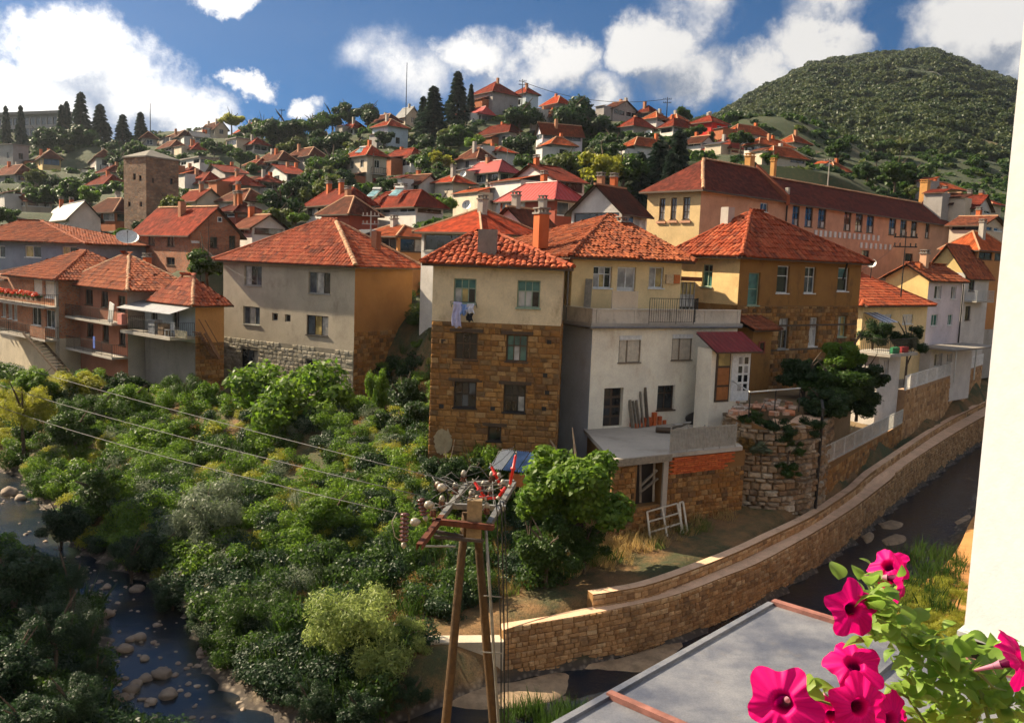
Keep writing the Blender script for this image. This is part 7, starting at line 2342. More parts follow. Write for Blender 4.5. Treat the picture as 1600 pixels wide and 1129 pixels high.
# growth between the hillside houses
g = np.random.default_rng(13)
Q = np.stack([g.uniform(-190, 190, 6800), g.uniform(92, 285, 6800)], 1)
ok = (np.abs(Q[:, 0] / Q[:, 1]) < .68) & ((Q[:, 0] < 22) | (Q[:, 1] > 112 + .35 * Q[:, 0]))
for c, rad, _l in hc: ok &= np.linalg.norm(Q - np.array(c), axis=1) > rad * .95 + .6
Q = Q[ok]; Q = np.concatenate([Q, ground_many(Q)[:, None] - .3], 1)
k3 = len(Q) // 3
SRC_H = [leaf_cloud('leaves', 95 + k, 380, rand_lobes(97 + k, 6, .6, .3, .5), .36, .6, mat=m_) for k, m_ in enumerate((L_DARK, L_MID, L_OLI))]
for k, nm in enumerate(('hillside_dark_shrubs', 'hillside_green_shrubs', 'hillside_pale_shrubs')):
    q_ = Q[k * k3:(k + 1) * k3][:: (1, 1, 2)[k]]; scatter(nm, q_, g.uniform(.8, 2.6, len(q_)), SRC_H[k], seed=70 + k)
# river bank undergrowth
def bank_points(n, seed, px0, px1, py0, py1, zmin=.25, ymax=90, zguess=1.5):
    g = np.random.default_rng(seed)
    out = []
    while len(out) < n:
        px, py = g.uniform(px0, px1), g.uniform(py0, py1)
        p = at_z(px, py, zguess)
        if p.y > ymax or p.y < 8: continue
        out.append((p.x, p.y))
    Q = np.array(out)
    Z = ground_many(Q)
    k = Z > zmin
    # keep clear of the quay walk and of the houses
    dq = seg_dist(Q, QP, False)
    inside_q = dq < 2.9
    k &= ~inside_q
    for hh in (NARROW, GREYH, WHITEH):
        a = (Q - np.array(hh.c)) @ np.array(hh.dR); b_ = (Q - np.array(hh.c)) @ np.array(hh.dL)
        k &= ~((a > -.3) & (a < hh.WR + .3) & (b_ > -.3) & (b_ < hh.WL + .3))
    return np.concatenate([Q[k], Z[k][:, None]], 1)
U_BR = shrub_src(11, 2300, .105, L_BRIGHT); U_YE = shrub_src(12, 2300, .09, L_YEL, .4); U_MI = shrub_src(13, 2300, .11, L_MID); U_DK = shrub_src(14, 2300, .11, L_BLUE)
U_SG = shrub_src(15, 2000, .09, L_SAGE, .3); U_DR = shrub_src(16, 1000, .09, L_DRY, .25)
def weed_src(seed, n, mat, h_=1., wd=.05, spread=.45):
    g = np.random.default_rng(seed)
    b = MB()
    for k in range(n):
        a, q = g.uniform(0, 6.28), spread * math.sqrt(g.random())
        x, y = q * math.cos(a), q * math.sin(a)
        lx, ly = g.normal(0, .16), g.normal(0, .16)
        hh = h_ * g.uniform(.5, 1.1)
        px_, py_ = math.cos(a + 1.3) * wd, math.sin(a + 1.3) * wd
        b.face([(x - px_, y - py_, 0), (x + px_, y + py_, 0), (x + lx * .6 + px_ * .6, y + ly * .6 + py_ * .6, hh * .6), (x + lx * 1.3, y + ly * 1.3, hh), (x + lx * .6 - px_ * .6, y + ly * .6 - py_ * .6, hh * .6)])
    return b.mesh('blades', mat)
G_STRAW = weed_src(21, 60, leaf('straw grass', (.36, .24, .09), (.50, .36, .15), .35), .6, .012)
G_GREEN = weed_src(22, 60, leaf('green grass', (.08, .13, .025), (.17, .20, .04), .4), .5, .014)
G_WEED = weed_src(23, 40, L_MID, 1.0, .016)
def jit(n, a, b_, seed): return np.random.default_rng(seed).uniform(a, b_, n)
for name, src, n, box, s0, s1, sd in [
    ('bright_undergrowth', U_BR, 460, (-40, 800, 600, 880), .5, 1.25, 1), ('yellow_undergrowth', U_YE, 400, (-40, 760, 590, 860), .4, 1.0, 2), ('green_undergrowth', U_MI, 420, (-60, 900, 600, 1100), .55, 1.35, 3),
    ('dark_undergrowth', U_DK, 430, (150, 900, 690, 1100), .4, 1.1, 4), ('sage_undergrowth', U_SG, 130, (60, 640, 640, 960), .5, 1.0, 5), ('rusty_undergrowth', U_DR, 170, (150, 900, 640, 960), .4, .85, 6)]:
    P = bank_points(n, sd, *box)
    P = P[P[:, 1] > 18]
    scatter(name, P, jit(len(P), s0, s1, sd), src, seed=sd)
P = bank_points(600, 31, -60, 1000, 590, 1090); scatter('bank_weeds', P, jit(len(P), .6, 1.3, 31), G_WEED, seed=31)
P = bank_points(700, 32, 780, 1260, 800, 1000, zguess=2.); P = P[(P[:, 2] > .5)]; scatter('straw_grass', P, jit(len(P), .5, 1.1, 32), G_STRAW, seed=32)
P = bank_points(500, 33, 760, 1500, 650, 1000, zguess=2.); scatter('green_grass', P, jit(len(P), .5, 1.1, 33), G_GREEN, seed=33)
# near bank at the lower left, in shade
P = bank_points(330, 41, -120, 330, 800, 1250, zguess=.8); P = P[in_poly(P[:, :2], WATER) == False]
scatter('near_bank_undergrowth', P, jit(len(P), .5, 1.15, 41), U_DK, seed=41)
P = bank_points(200, 42, -120, 330, 850, 1250, zguess=.8); scatter('near_bank_weeds', P, jit(len(P), .6, 1.2, 42), G_WEED, seed=42)

# ---- single trees and bushes on the bank
def fine_crown(seed, n, size, aspect, lobes=10, mat=None, droop=0., zs=1., up=.35, spread=.62):
    return leaf_cloud('crown', seed, n, rand_lobes(seed, lobes + 10, spread + .22, .15, .36, zs), size, aspect, mat=mat, droop=droop, up=up, shell=.75)
def bank_tree(lab, px, py, rp, Y, crown, mat, seed, name='bush', zs=1., cat='bush', rxy=1., gz_=None):
    c = at(px, py, Y)
    return tree(name, lab, c, rp * Y / FPX, mat, seed, crown=crown, zs=zs, cat=cat, rxy=rxy, gz_=gz_)
C_BROAD = fine_crown(201, 13000, .085, .6); C_BROAD2 = fine_crown(202, 13000, .085, .6); C_WILL = fine_crown(203, 15000, .085, .26, 14, droop=.2); C_WILL2 = fine_crown(204, 13000, .085, .26, 12, droop=.3); C_TERR = fine_crown(205, 15000, .10, .65, 11)
bank_tree('large sunlit bush growing against the foot of the grey block house', 475, 642, 112, 55, C_BROAD, L_BRIGHT, 1, zs=1.0)
for k, (px, py, rp, Y, lab) in enumerate([(600, 585, 40, 64, 'dark bush climbing the ochre side of the grey block house'), (648, 575, 34, 62, 'dark bush under the street wall beside the narrow stone house'), (630, 620, 40, 58, 'dark bush filling the hollow between the two stone houses'), (655, 650, 30, 50, 'dark bush at the left wall of the narrow stone house'), (580, 650, 40, 57, 'dark bush below the ochre side wall of the grey house'), (410, 705, 40, 52, 'sunlit bush left of the large one by the grey block house'), (350, 690, 40, 52, 'yellowish bush below the ivy mound'), (700, 740, 40, 36, 'dark bush in front of the narrow stone house foot'), (740, 735, 26, 37, 'small dark bush left of the blue corrugated shelter'), (60, 600, 34, 60, 'sunlit bush below the outside stair at the far left')]):
    bank_tree(lab, px, py, rp, Y, (C_BROAD2, C_BROAD)[k % 2], L_BRIGHT if 'sunlit' in lab else (L_YEL if 'yellowish' in lab else L_DARK), 80 + k)  # bushes called sunlit take brighter leaves, sunlight put into their colour
bank_tree('dark green part of the thicket right of the large sunlit bush', 560, 690, 52, 53, C_BROAD2, L_MID, 2)
bank_tree('dark thicket in the gap left of the narrow stone house', 625, 668, 46, 50, C_BROAD2, L_DARK, 3, zs=1.2)
bank_tree('leafy round tree in front of the unfinished terrace', 906, 762, 98, 33, C_TERR, L_BRIGHT, 4, 'round_tree', cat='tree', zs=.92)
bank_tree('bright feathery willow bush left of the utility pole foot', 565, 985, 90, 26, C_WILL, L_WILLOW, 5, 'willow', cat='willow', zs=1.0)
bank_tree('small right hand lobe of the bright willow beside the pole', 632, 1000, 42, 26.5, C_WILL2, L_WILLOW, 6, 'willow', cat='willow')
bank_tree('darker willow left of the bright one by the stream', 395, 975, 66, 29, C_WILL2, L_MID, 7, 'willow', cat='willow', zs=1.15)
bank_tree('grey green willow in the middle of the bank above the stream', 322, 810, 68, 36, C_WILL, L_SAGE, 8, 'willow', cat='willow', zs=1.1)
bank_tree('dark fig tree over the garden in front of the ochre house', 1300, 598, 44, 45, C_BROAD, L_MID, 9, 'fig_tree', cat='tree', zs=.8, gz_=6.5, rxy=1.3)
for k, (px, py, rp, Y, mt, lab) in enumerate([(1325, 556, 36, 46, L_BRIGHT, 'sunlit fig tree crown by the ochre house corner'), (1258, 585, 40, 46, L_DARK, 'dark leafy mass left of the fig tree before the ochre stone wall'), (1285, 632, 44, 43.5, L_DARK, 'dark vine hanging over the garden railing'), (1350, 590, 44, 47, L_DARK, 'dark bush between the fig tree and the white cube house'), (1215, 672, 30, 40.6, L_DARK, 'dark plant growing out of the rubble bastion top'), (1190, 700, 20, 40., L_SAGE, 'grey green plant on the face of the rubble bastion'), (1240, 700, 24, 40.4, L_MID, 'green plant hanging on the right of the rubble bastion'), (1165, 690, 16, 40.3, L_DRY, 'dry tuft on the left of the rubble bastion'), (1230, 735, 22, 39.9, L_MID, 'green trailing plant low on the rubble bastion'), (1180, 655, 24, 40.6, L_MID, 'green plant on the left top of the rubble bastion'), (1262, 668, 26, 41.2, L_DARK, 'dark trailing plant on the right top of the rubble bastion')]):
    bank_tree(lab, px, py, rp, Y, (C_TERR, C_BROAD)[k > 3], mt, 110 + k, 'fig_tree' if k == 0 else 'bush', zs=.85, gz_=(6.3 if k < 4 else 5.))
bank_tree('low bush hanging over the garden wall right of the fig tree', 1340, 628, 34, 46.5, C_BROAD, L_DARK, 11, gz_=6)
bank_tree('vine on the roof terrace of the white cube house', 1365, 520, 28, 60, C_BROAD, L_DARK, 12, 'vine', cat='vine', gz_=8.)
bank_tree('vine arbour right of the white cube roof terrace', 1420, 530, 28, 63, C_BROAD2, L_DARK, 13, 'vine', cat='vine', gz_=6)
bank_tree('ivy mound below the stairs of the canopy house', 322, 635, 36, 58, C_BROAD2, L_BRIGHT, 14, 'ivy', cat='ivy', zs=1.5)
bank_tree('hanging ivy left of the ivy mound under the canopy house', 240, 640, 36, 58, C_WILL, L_BRIGHT, 15, 'ivy', cat='ivy', zs=1.1)
bank_tree('sunlit vine spreading under the flower balcony house', 120, 600, 38, 62, C_BROAD, L_YEL, 16, 'vine', cat='vine', zs=.7)
bank_tree('dark bush under the lower balcony of the red brown house', 190, 605, 34, 63, C_BROAD, L_DARK, 17, zs=.9)
bank_tree('ivy covered stump beside the ochre side of the grey block house', 590, 620, 21, 56, C_BROAD, L_BRIGHT, 18, 'ivy', cat='ivy', zs=2.9)
bank_tree('sunlit bush at the left picture edge on the bank', 35, 640, 46, 52, C_WILL2, L_YEL, 19)
bank_tree('green bush on the bank below the vine at the left', 120, 670, 42, 50, C_BROAD, L_MID, 20)
bank_tree('big dark bush by the stream at the left', 150, 770, 62, 41, C_BROAD2, L_MID, 21, zs=.9)
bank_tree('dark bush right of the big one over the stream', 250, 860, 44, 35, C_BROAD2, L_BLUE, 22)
bank_tree('leafy bush between the grey green willow and the pole', 520, 800, 44, 36, C_BROAD, L_BRIGHT, 23)
bank_tree('bush right of the utility pole top', 830, 790, 34, 33, C_BROAD2, L_BRIGHT, 24)
bank_tree('low bush under the round tree by the terrace', 855, 855, 52, 31, C_BROAD2, L_MID, 25)
bank_tree('green bush hiding the trunk of the round tree', 915, 850, 40, 32.3, C_BROAD, L_MID, 26)
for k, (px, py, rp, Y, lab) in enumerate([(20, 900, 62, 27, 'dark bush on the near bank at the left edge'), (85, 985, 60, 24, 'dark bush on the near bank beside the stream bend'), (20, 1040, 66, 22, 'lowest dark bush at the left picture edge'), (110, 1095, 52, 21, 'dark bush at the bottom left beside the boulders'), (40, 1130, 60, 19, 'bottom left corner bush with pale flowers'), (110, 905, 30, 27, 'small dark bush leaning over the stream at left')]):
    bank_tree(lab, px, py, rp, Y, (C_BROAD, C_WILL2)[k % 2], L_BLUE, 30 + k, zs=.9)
for k, (px, py, rp, Y, lab) in enumerate([(430, 1062, 34, 25.5, 'dark bush at the water edge left of the bright willow'), (485, 1095, 36, 24, 'dark bush at the bottom edge under the willow'), (560, 1110, 40, 23.5, 'dark bush at the bottom edge below the bright willow'), (640, 1085, 34, 24.5, 'dark bush beside the concrete embankment wall'), (385, 1040, 26, 27, 'dark bush under the darker willow'), (205, 868, 36, 34.5, 'dark bush overhanging the inner side of the stream bend'), (270, 925, 36, 32, 'dark bush overhanging the stream below the grey green willow'), (318, 978, 30, 29.5, 'dark bush at the stream edge left of the darker willow'), (95, 815, 40, 38.5, 'dark bush overhanging the upper stream'), (140, 1000, 30, 25.5, 'dark bush over the near side of the pool'), (150, 1048, 28, 23.8, 'dark bush beside the biggest boulder'),  # first four bushes added where only black shade lies under the willow
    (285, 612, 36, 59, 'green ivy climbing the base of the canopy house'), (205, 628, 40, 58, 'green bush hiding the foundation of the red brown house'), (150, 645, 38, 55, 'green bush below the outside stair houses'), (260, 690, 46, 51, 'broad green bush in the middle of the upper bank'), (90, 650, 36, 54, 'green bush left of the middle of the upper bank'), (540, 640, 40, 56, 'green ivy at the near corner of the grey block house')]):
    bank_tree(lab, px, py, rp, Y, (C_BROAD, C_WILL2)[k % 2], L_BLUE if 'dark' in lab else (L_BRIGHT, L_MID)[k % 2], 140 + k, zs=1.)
# unseen tall trees added left of the view to shade the stream
for k, (x, y, r_, z) in enumerate([(-30, 39, 4.5, 12.5), (-27, 34, 4.0, 10.5), (-25, 29, 3.6, 9.5), (-33, 43, 4.5, 13)]):
    tree('bank_tree', '%s of the tall green trees on the stream bank left of the view' % ('third', 'second', 'nearest', 'farthest')[k], Vector((x, y, z)), r_, L_MID, 60 + k, zs=1.4, group='tall trees left of the view')
# boulders in the stream
ROCK = pieces('river boulder', [(.26, .20, .15), (.34, .27, .21), (.20, .16, .13), (.30, .22, .16)], .85, (.08, .065, .05), .5, .6, 2., .3, 4.)
def boulder(px, py, rp, lab, z=.0, name='boulder'):
    p = at_z(px, py, z)
    r_ = rp * p.y / FPX
    bm = bmesh.new(); bmesh.ops.create_icosphere(bm, subdivisions=3, radius=1)
    sd = px * .37
    for v in bm.verts:
        v.co *= 1 + .32 * mnoise.noise(v.co * 1.1 + Vector((sd, 0, 0))) + .12 * mnoise.noise(v.co * 3 + Vector((sd, 4, 0)))
    me = bpy.data.meshes.new('boulder'); bm.to_mesh(me); bm.free(); me.materials.append(ROCK)
    me.polygons.foreach_set('use_smooth', [True] * len(me.polygons))
    o = link(name, me); o.location = (p.x, p.y, z + r_ * .25); o.scale = (r_ * 1.15, r_, r_ * .72); o.rotation_euler = (0, 0, sd)
    tag(o, lab, 'boulder', None)
for px, py, rp, lab in [(146, 1080, 17, 'biggest brown boulder at the left of the stream dam'), (253, 1056, 15, 'round pale boulder at the right of the stream dam'), (262, 1088, 14, 'long boulder below the round pale one'), (228, 1062, 11, 'grey boulder left of the round pale one'), (205, 1080, 12, 'boulder in the middle of the stream dam'), (190, 1092, 11, 'wet boulder left of the middle of the dam'), (180, 1065, 9, 'flat boulder behind the dam'), (212, 1070, 9, 'small boulder leaning on the middle of the dam'), (168, 1095, 8, 'small boulder beside the biggest brown one'), (236, 1098, 9, 'half sunk boulder below the dam'), (195, 1016, 12, 'flat boulder alone in the pool above the dam'), (218, 998, 11, 'pale boulder in the stream upstream of the pool'), (205, 1000, 8, 'dark boulder beside the pale one upstream'), (162, 963, 14, 'pale flat boulder at the stream bend'), (148, 938, 12, 'brown boulder on the left of the stream bend'), (213, 923, 10, 'dark boulder at the far side of the bend'), (167, 918, 7, 'small stone before the bend'), (226, 1030, 8, 'low stone in the pool'), (245, 978, 6, 'lone pebble boulder right of the stream'), (320, 1022, 13, 'pale boulder on the right bank under the willow'), (340, 1015, 10, 'boulder next to the pale one under the willow'), (345, 1047, 9, 'small boulder near the darker willow'), (15, 772, 12, 'grey rock at the upper end of the stream'), (32, 780, 9, 'small rock beside the grey one upstream'), (900, 1022, 7, 'small rock at the foot of the quay'), (955, 1032, 5, 'tiny rock on the sand bar by the quay')]:
    boulder(px, py, rp, lab)
# pebbles in the shallows
g = np.random.default_rng(8)
pts = []
while len(pts) < 420:
    px, py = g.uniform(-20, 420), g.uniform(760, 1140)
    p = at_z(px, py, .03)
    pts.append((p.x, p.y, .02))
P = np.array(pts); P = P[in_poly(P[:, :2], WATER) & (seg_dist(P[:, :2], WATER) < 2.2)]
bm = bmesh.new(); bmesh.ops.create_icosphere(bm, subdivisions=2, radius=1)
for v in bm.verts: v.co *= 1 + .25 * mnoise.noise(v.co * 1.5)
me = bpy.data.meshes.new('pebble'); bm.to_mesh(me); bm.free(); me.materials.append(ROCK)
s_ = g.uniform(.03, .12, len(P)); scatter('stream_pebbles', P, np.stack([s_ * 1.3, s_, s_ * .6], 1), me, seed=9)
# geraniums on the balcony
h = FLOWERH
M = Matrix.Translation(h.root.location) @ Matrix.Rotation(h.th, 4, 'Z') @ h.FL
GER = leaf('geranium petals', (.45, .03, .015), (.65, .10, .03), .25)
n = 17
pot = flat('brown flower trough', (.2, .12, .08), .8)
gl_ = leaf_cloud('leaves', 301, 300, rand_lobes(301, 4, .5, .35, .5, .7), .3, .7, mat=L_MID); gf_ = leaf_cloud('flowers', 302, 170, rand_lobes(302, 4, .6, .4, .6, .7), .26, .9, mat=GER)
for k in range(n):
    u = .5 + (h.WL - 1.) * (k + .5) / n
    q = M @ Vector((u, FOUT + .1, FV + .75))
    t = thing('geranium', 'red geranium in the trough along the upper balcony at the far left', 'flowers', tuple(q), 0, 'geraniums along the balcony')
    o = link('leaves', gl_, t); o.scale = (.42, .42, .34)
    o = link('blossoms', gf_, t); o.scale = (.46, .46, .38); o.location = (0, 0, .12); o.rotation_euler = (0, 0, k)
    b = MB(); b.box(-.3, .3, -.12, .12, -.32, -.1); o = b.build('trough', pot, t); o.rotation_euler = (0, 0, h.th + math.pi / 2)

# ------------------------------------------------------------------ utility pole with transformer head
POLEW = pieces('tarred pole wood', [(.075, .042, .018), (.10, .055, .022)], .85, (.035, .025, .015), .65, .6, 1.5, .3, 9.)
RUST = flat('rusty channel steel', (.11, .036, .02), .75, .3, .35, .3, 5., .4)
GALV = flat('galvanised channel', (.22, .215, .20), .5, .4, .2)
CERB = flat('brown glazed ceramic', (.085, .030, .022), .25, 0, .25, .5, 8., .05)
CERW = flat('white glazed ceramic', (.30, .265, .21), .3, 0, .15, .5)
REDP = flat('red fuse tube', (.52, .025, .02), .4, 0, .2)
CABB = flat('black cable rubber', (.015, .015, .016), .55)
WIRE = flat('aluminium wire', (.10, .098, .095), .7, 0)
base = at(738, 1129, 17)
pole = thing('utility_pole', 'two legged wooden utility pole with brown insulators and red fuses', 'utility pole', (0, 0, 0))
def leg(p_top, p_bot, r0, r1, nm='pole_leg'):
    a, b_ = Vector(p_top), Vector(p_bot)
    d = (b_ - a) / (b_.z - a.z)
    e = a + d * (-.6 - a.z)
    m = MB(); n = 10
    m.tube([a.lerp(e, k / n) + Vector((random.gauss(0, .006), random.gauss(0, .006), 0)) for k in range(n + 1)], [r0 + (r1 - r0) * k / n for k in range(n + 1)], 14)
    return m.build(nm, POLEW, pole, True)
leg(at(728, 800, 17), at(697, 1129, 16.6), .08, .11)
leg(at(744, 800, 17.1), at(771, 1129, 17.3), .08, .11)
m = MB(); q = at(740, 808, 16.85); m.box(q.x - .13, q.x + .16, q.y - .1, q.y + .1, q.z - .42, q.z + .36); m.build('head_block', flat('pale sawn wood', (.22, .155, .085), .8, 0, .3), pole)
ZA = at(700, 806, 17).z
def pz(px, py, z=None): return at_z(px, py, ZA if z is None else z)
def channel(a, b_, mat, w=.11, h_=.10):
    m = MB(); m.beam(a, b_, w, .018); 
    d = (Vector(b_) - Vector(a)).normalized(); s = d.cross(Vector((0, 0, 1))).normalized() * (w / 2 - .008)
    for k in (-1, 1): m.beam(Vector(a) + s * k - Vector((0, 0, h_ / 2)), Vector(b_) + s * k - Vector((0, 0, h_ / 2)), .016, h_)
    return m.build('cross_arm', mat, pole)
LA, LB_, RA, RB = pz(655, 850), pz(728, 755), pz(764, 816), pz(803, 752)
channel(LA, LA.lerp(LB_, .42), RUST); channel(LA.lerp(LB_, .42), LB_, GALV)
channel(RA, RB, GALV)
channel(pz(676, 810), pz(772, 820), RUST); channel(LB_ + Vector((0, 0, .03)), RB + Vector((0, 0, .03)), GALV)
channel(pz(690, 786), pz(790, 790), GALV)
for (x0, y0, x1, y1) in [(672, 828, 724, 838), (678, 838, 756, 845)]:
    m = MB(); m.beam(pz(x0, y0, ZA - .25), pz(x1, y1, ZA - .3), .06, .06); m.build('brace', flat('dark brace steel', (.05, .04, .035), .7, .4), pole)
m = MB(); m.tube([pz(664, 853, ZA - .35), pz(712, 853, ZA - .35)], .02, 6); m.build('stay_rod', GALV, pole)
def pin_insulator(p, s=1., up=Vector((0, 0, 1))):
    t = link('pin_insulator', None, pole)
    a = Vector(p)
    m = MB(); m.tube([a, a + up * .12 * s], .012 * s, 6); m.build('pin', GALV, t)
    m = MB(); m.lathe(a + up * .08 * s, a + up * .30 * s, [(0, .05 * s), (.12, .085 * s), (.3, .05 * s), (.42, .078 * s), (.58, .045 * s), (.66, .06 * s)], 12); m.build('skirt', CERB, t, True)
    m = MB(); m.lathe(a + up * .225 * s, a + up * .33 * s, [(0, .058 * s), (.4, .062 * s), (.75, .045 * s), (1, .03 * s)], 12); m.build('cap', CERW, t, True)
for (px, py, s) in [(711, 772, 1.05), (690, 793, 1.0), (737, 786, 1.15), (755, 768, 1.0), (766, 775, .9), (768, 752, 1.0), (724, 752, 1.05), (785, 766, 1.0), (748, 800, 1.0), (760, 803, .95), (676, 806, .9), (779, 752, .9)]:
    pin_insulator(pz(px, py + 6), s)
def string_insulator(a, b_, n=6, r=.085):
    t = link('strain_insulator', None, pole)
    a, b_ = Vector(a), Vector(b_)
    prof = []
    for k in range(n):
        prof += [(.02 + k * .96 / n, .035), (.02 + (k + .25) * .96 / n, r), (.02 + (k + .6) * .96 / n, r * .85), (.02 + (k + .8) * .96 / n, .035)]
    m = MB(); m.lathe(a, b_, prof, 14); m.build('sheds', CERB, t, True)
    d = (b_ - a).normalized()
    m = MB(); m.lathe(b_, b_ + d * .1, [(0, .045), (.5, .05), (1, .02)], 10); m.build('end_cap', CERW, t, True)
string_insulator(at(633, 800, 15.6), at(631, 848, 15.6), 7, .09); string_insulator(at(657, 778, 16.3), at(664, 806, 16.3), 5, .085); string_insulator(at(688, 764, 17.2), at(684, 756, 16.6), 4, .08)
for (px, py) in [(648, 815), (670, 788), (690, 761)]:
    q = at(px, py, 16.1); m = MB(); m.lathe(q + Vector((-.07, -.05, 0)), q + Vector((.1, .05, 0)), [(0, .035), (.2, .075), (.55, .08), (.8, .05), (1, .02)], 14); m.build('bell_insulator', CERW, pole, True)
for (x0, y0, x1, y1, Y) in [(797, 757, 806, 710, 17.2), (780, 754, 768, 728, 17.2), (757, 776, 741, 752, 17.0), (780, 775, 790, 760, 17.1), (748, 776, 775, 778, 17.)]:
    a, b_ = at(x0, y0, Y), at(x1, y1, Y)
    t = link('fuse', None, pole)
    m = MB(); m.lathe(a, b_, [(0, .022), (.05, .032), (.5, .03), (.52, .055), (.56, .055), (.58, .03), (.95, .028), (1, .015)], 10); m.build('tube', REDP, t, True)
    d = (b_ - a).normalized(); m = MB(); m.lathe(b_, b_ + d * .07, [(0, .02), (.6, .018), (1, .006)], 8); m.build('tip', CERW, t, True)
    m = MB(); m.lathe(a - d * .07, a, [(0, .02), (.4, .045), (1, .03)], 8); m.build('socket', CERW, t, True)
def sag(a, b_, s, n=16):
    a, b_ = Vector(a), Vector(b_)
    return [a.lerp(b_, k / n) - Vector((0, 0, s * 4 * (k / n) * (1 - k / n))) for k in range(n + 1)]
# cables running down the right leg
for k, (x0, x1, r_) in enumerate([(784, 788, .015), (777, 783, .013), (789, 794, .01)]):
    m = MB(); m.tube([at(x0 - 4, 778, 17.2), at(x0, 800, 17.1), at(x0 + 1, 860, 17.1), at(x1, 1000, 17.2), at(x1, 1129, 17.2), at(x1 + 1, 1300, 17.2)], r_, 8); m.build('down_cable', CABB, pole, True)
m = MB(); m.tube([at(759, 820, 16.85), at(766, 930, 16.9), at(779, 1129, 17.0), at(788, 1250, 17)], .03, 8); m.build('conduit', GALV, pole, True)
for py, w in [(1018, 22), (930, 14)]:
    m = MB(); m.beam(at(752 if py > 1000 else 756, py, 16.9), at(784, py + 2, 17.), .02, .02); m.build('cable_clamp', GALV, pole)
# jumper loops
for pts in [[(630, 848), (617, 838), (612, 815), (620, 800)], [(700, 755), (694, 745), (705, 738), (718, 748)], [(728, 748), (735, 765), (745, 770), (757, 764)], [(768, 752), (750, 730), (735, 728), (725, 745)], [(690, 790), (680, 786), (676, 792), (684, 797)], [(712, 770), (702, 763), (698, 768), (706, 776)], [(806, 708), (800, 700), (780, 705), (770, 725)]]:
    m = MB(); m.tube([p3 for p3 in [at(x, y, 16.6) for x, y in pts]], .01, 5); m.build('jumper', CERW if pts[0][0] == 630 else WIRE, pole, True)
rj = random.Random(5)
for k in range(16):
    a, b_ = at(rj.uniform(665, 800), rj.uniform(745, 805), rj.uniform(16.2, 17.6)), at(rj.uniform(665, 800), rj.uniform(735, 800), rj.uniform(16.2, 17.6))
    m = MB(); m.tube(sag(a, b_, rj.uniform(-.12, .12), 8), .009, 5); m.build('jumper', (CABB, WIRE)[k % 2], pole, True)
# overhead lines
for (x0, y0, x1, y1, Y1, s, lab) in [(707, 752, -120, 522, 70, .3, 'uppermost overhead wire running from the pole to the far left'), (662, 775, -120, 556, 62, .4, 'middle overhead wire running from the pole to the far left'), (640, 806, -120, 585, 56, .5, 'lowest overhead wire running from the pole to the far left')]:
    m = MB(); m.tube(sag(at(x0, y0, 16.4), at(x1, y1, Y1), s), [.008 + .010 * k / 16 for k in range(17)], 5)
    tag(m.build('overhead_wire', WIRE, None, True), lab, 'wire')
for (a, b_, s, lab) in [(at(720, 745, 17), at(808, 690, 41), .3, 'thin cable from the pole towards the narrow stone house'), (at(655, 408, 66.1), at(560, 395, 60), .2, 'thin cable from the dark pole to the grey house roof'), (at(1413, 366, 66), at(1348, 420, 50), .3, 'thin cable from the insulator pole to the ochre house'), (at(815, 127, 190), at(1041, 155, 182), 2., 'long thin line along the hilltop between two electricity poles'), (at(313, 380, 76), at(400, 440, 61), .4, 'thin cable from the street lamp to the grey block house'), (at(1295, 250, 130), at(1240, 232, 138), .5, 'thin line on the slope behind the school ridge')]:
    m = MB(); m.tube(sag(a, b_, s), .012 if a.y < 100 else .05, 4)
    tag(m.build('overhead_wire', METAL_D, None, True), lab, 'wire')

# ------------------------------------------------------------------ blue corrugated shelter under the narrow house
sh = thing('tin_shelter', 'low shelter roofed with blue corrugated sheets below the narrow stone house', 'shelter', (0, 0, 0))
BLUEC = flat('faded blue sheet', (.13, .20, .34), .45, .2, .35, .4, 2.)
c0, c1 = at(775, 712, 37.2), at(842, 716, 36.6)
d = (c1 - c0); d.z = 0; L_ = d.length; d.normalize(); nrm = Vector((d.y, -d.x, 0))
for k in range(3):
    m = MB()
    w = L_ / 3 - .03
    n = 14
    for i in range(n):
        u0, u1 = k * L_ / 3 + w * i / n, k * L_ / 3 + w * (i + 1) / n
        z = lambda i_: .035 * math.cos(i_ * math.pi)
        p = lambda u, o_, zz, i_: c0 + d * u + nrm * o_ + Vector((0, 0, zz + z(i_)))
        m.face([p(u0, .9, -.35, i), p(u1, .9, -.35, i + 1), p(u1, -.9, .12, i + 1), p(u0, -.9, .12, i)])
    m.build('sheet', BLUEC if k else flat('grey white sheet', (.45, .47, .5), .5, .2), sh)
for (u, o_) in ((.1, .8), (L_ - .1, .8), (.1, -.8), (L_ - .1, -.8)):
    p = c0 + d * u + nrm * o_
    m = MB(); m.beam((p.x, p.y, ground(p.x, p.y) - .3), (p.x, p.y, c0.z - (.38 if o_ > 0 else -.05)), .1, .1); m.build('post', W_BROWN, sh)
m = MB(); p0, p1 = c0 + d * (L_ * .45) + nrm * .75, c0 + d * L_ + nrm * .75
m.beam(p0 - Vector((0, 0, .75)), p1 - Vector((0, 0, .75)), .04, .55); m.build('side_board', flat('orange board', (.58, .17, .05), .7), sh)

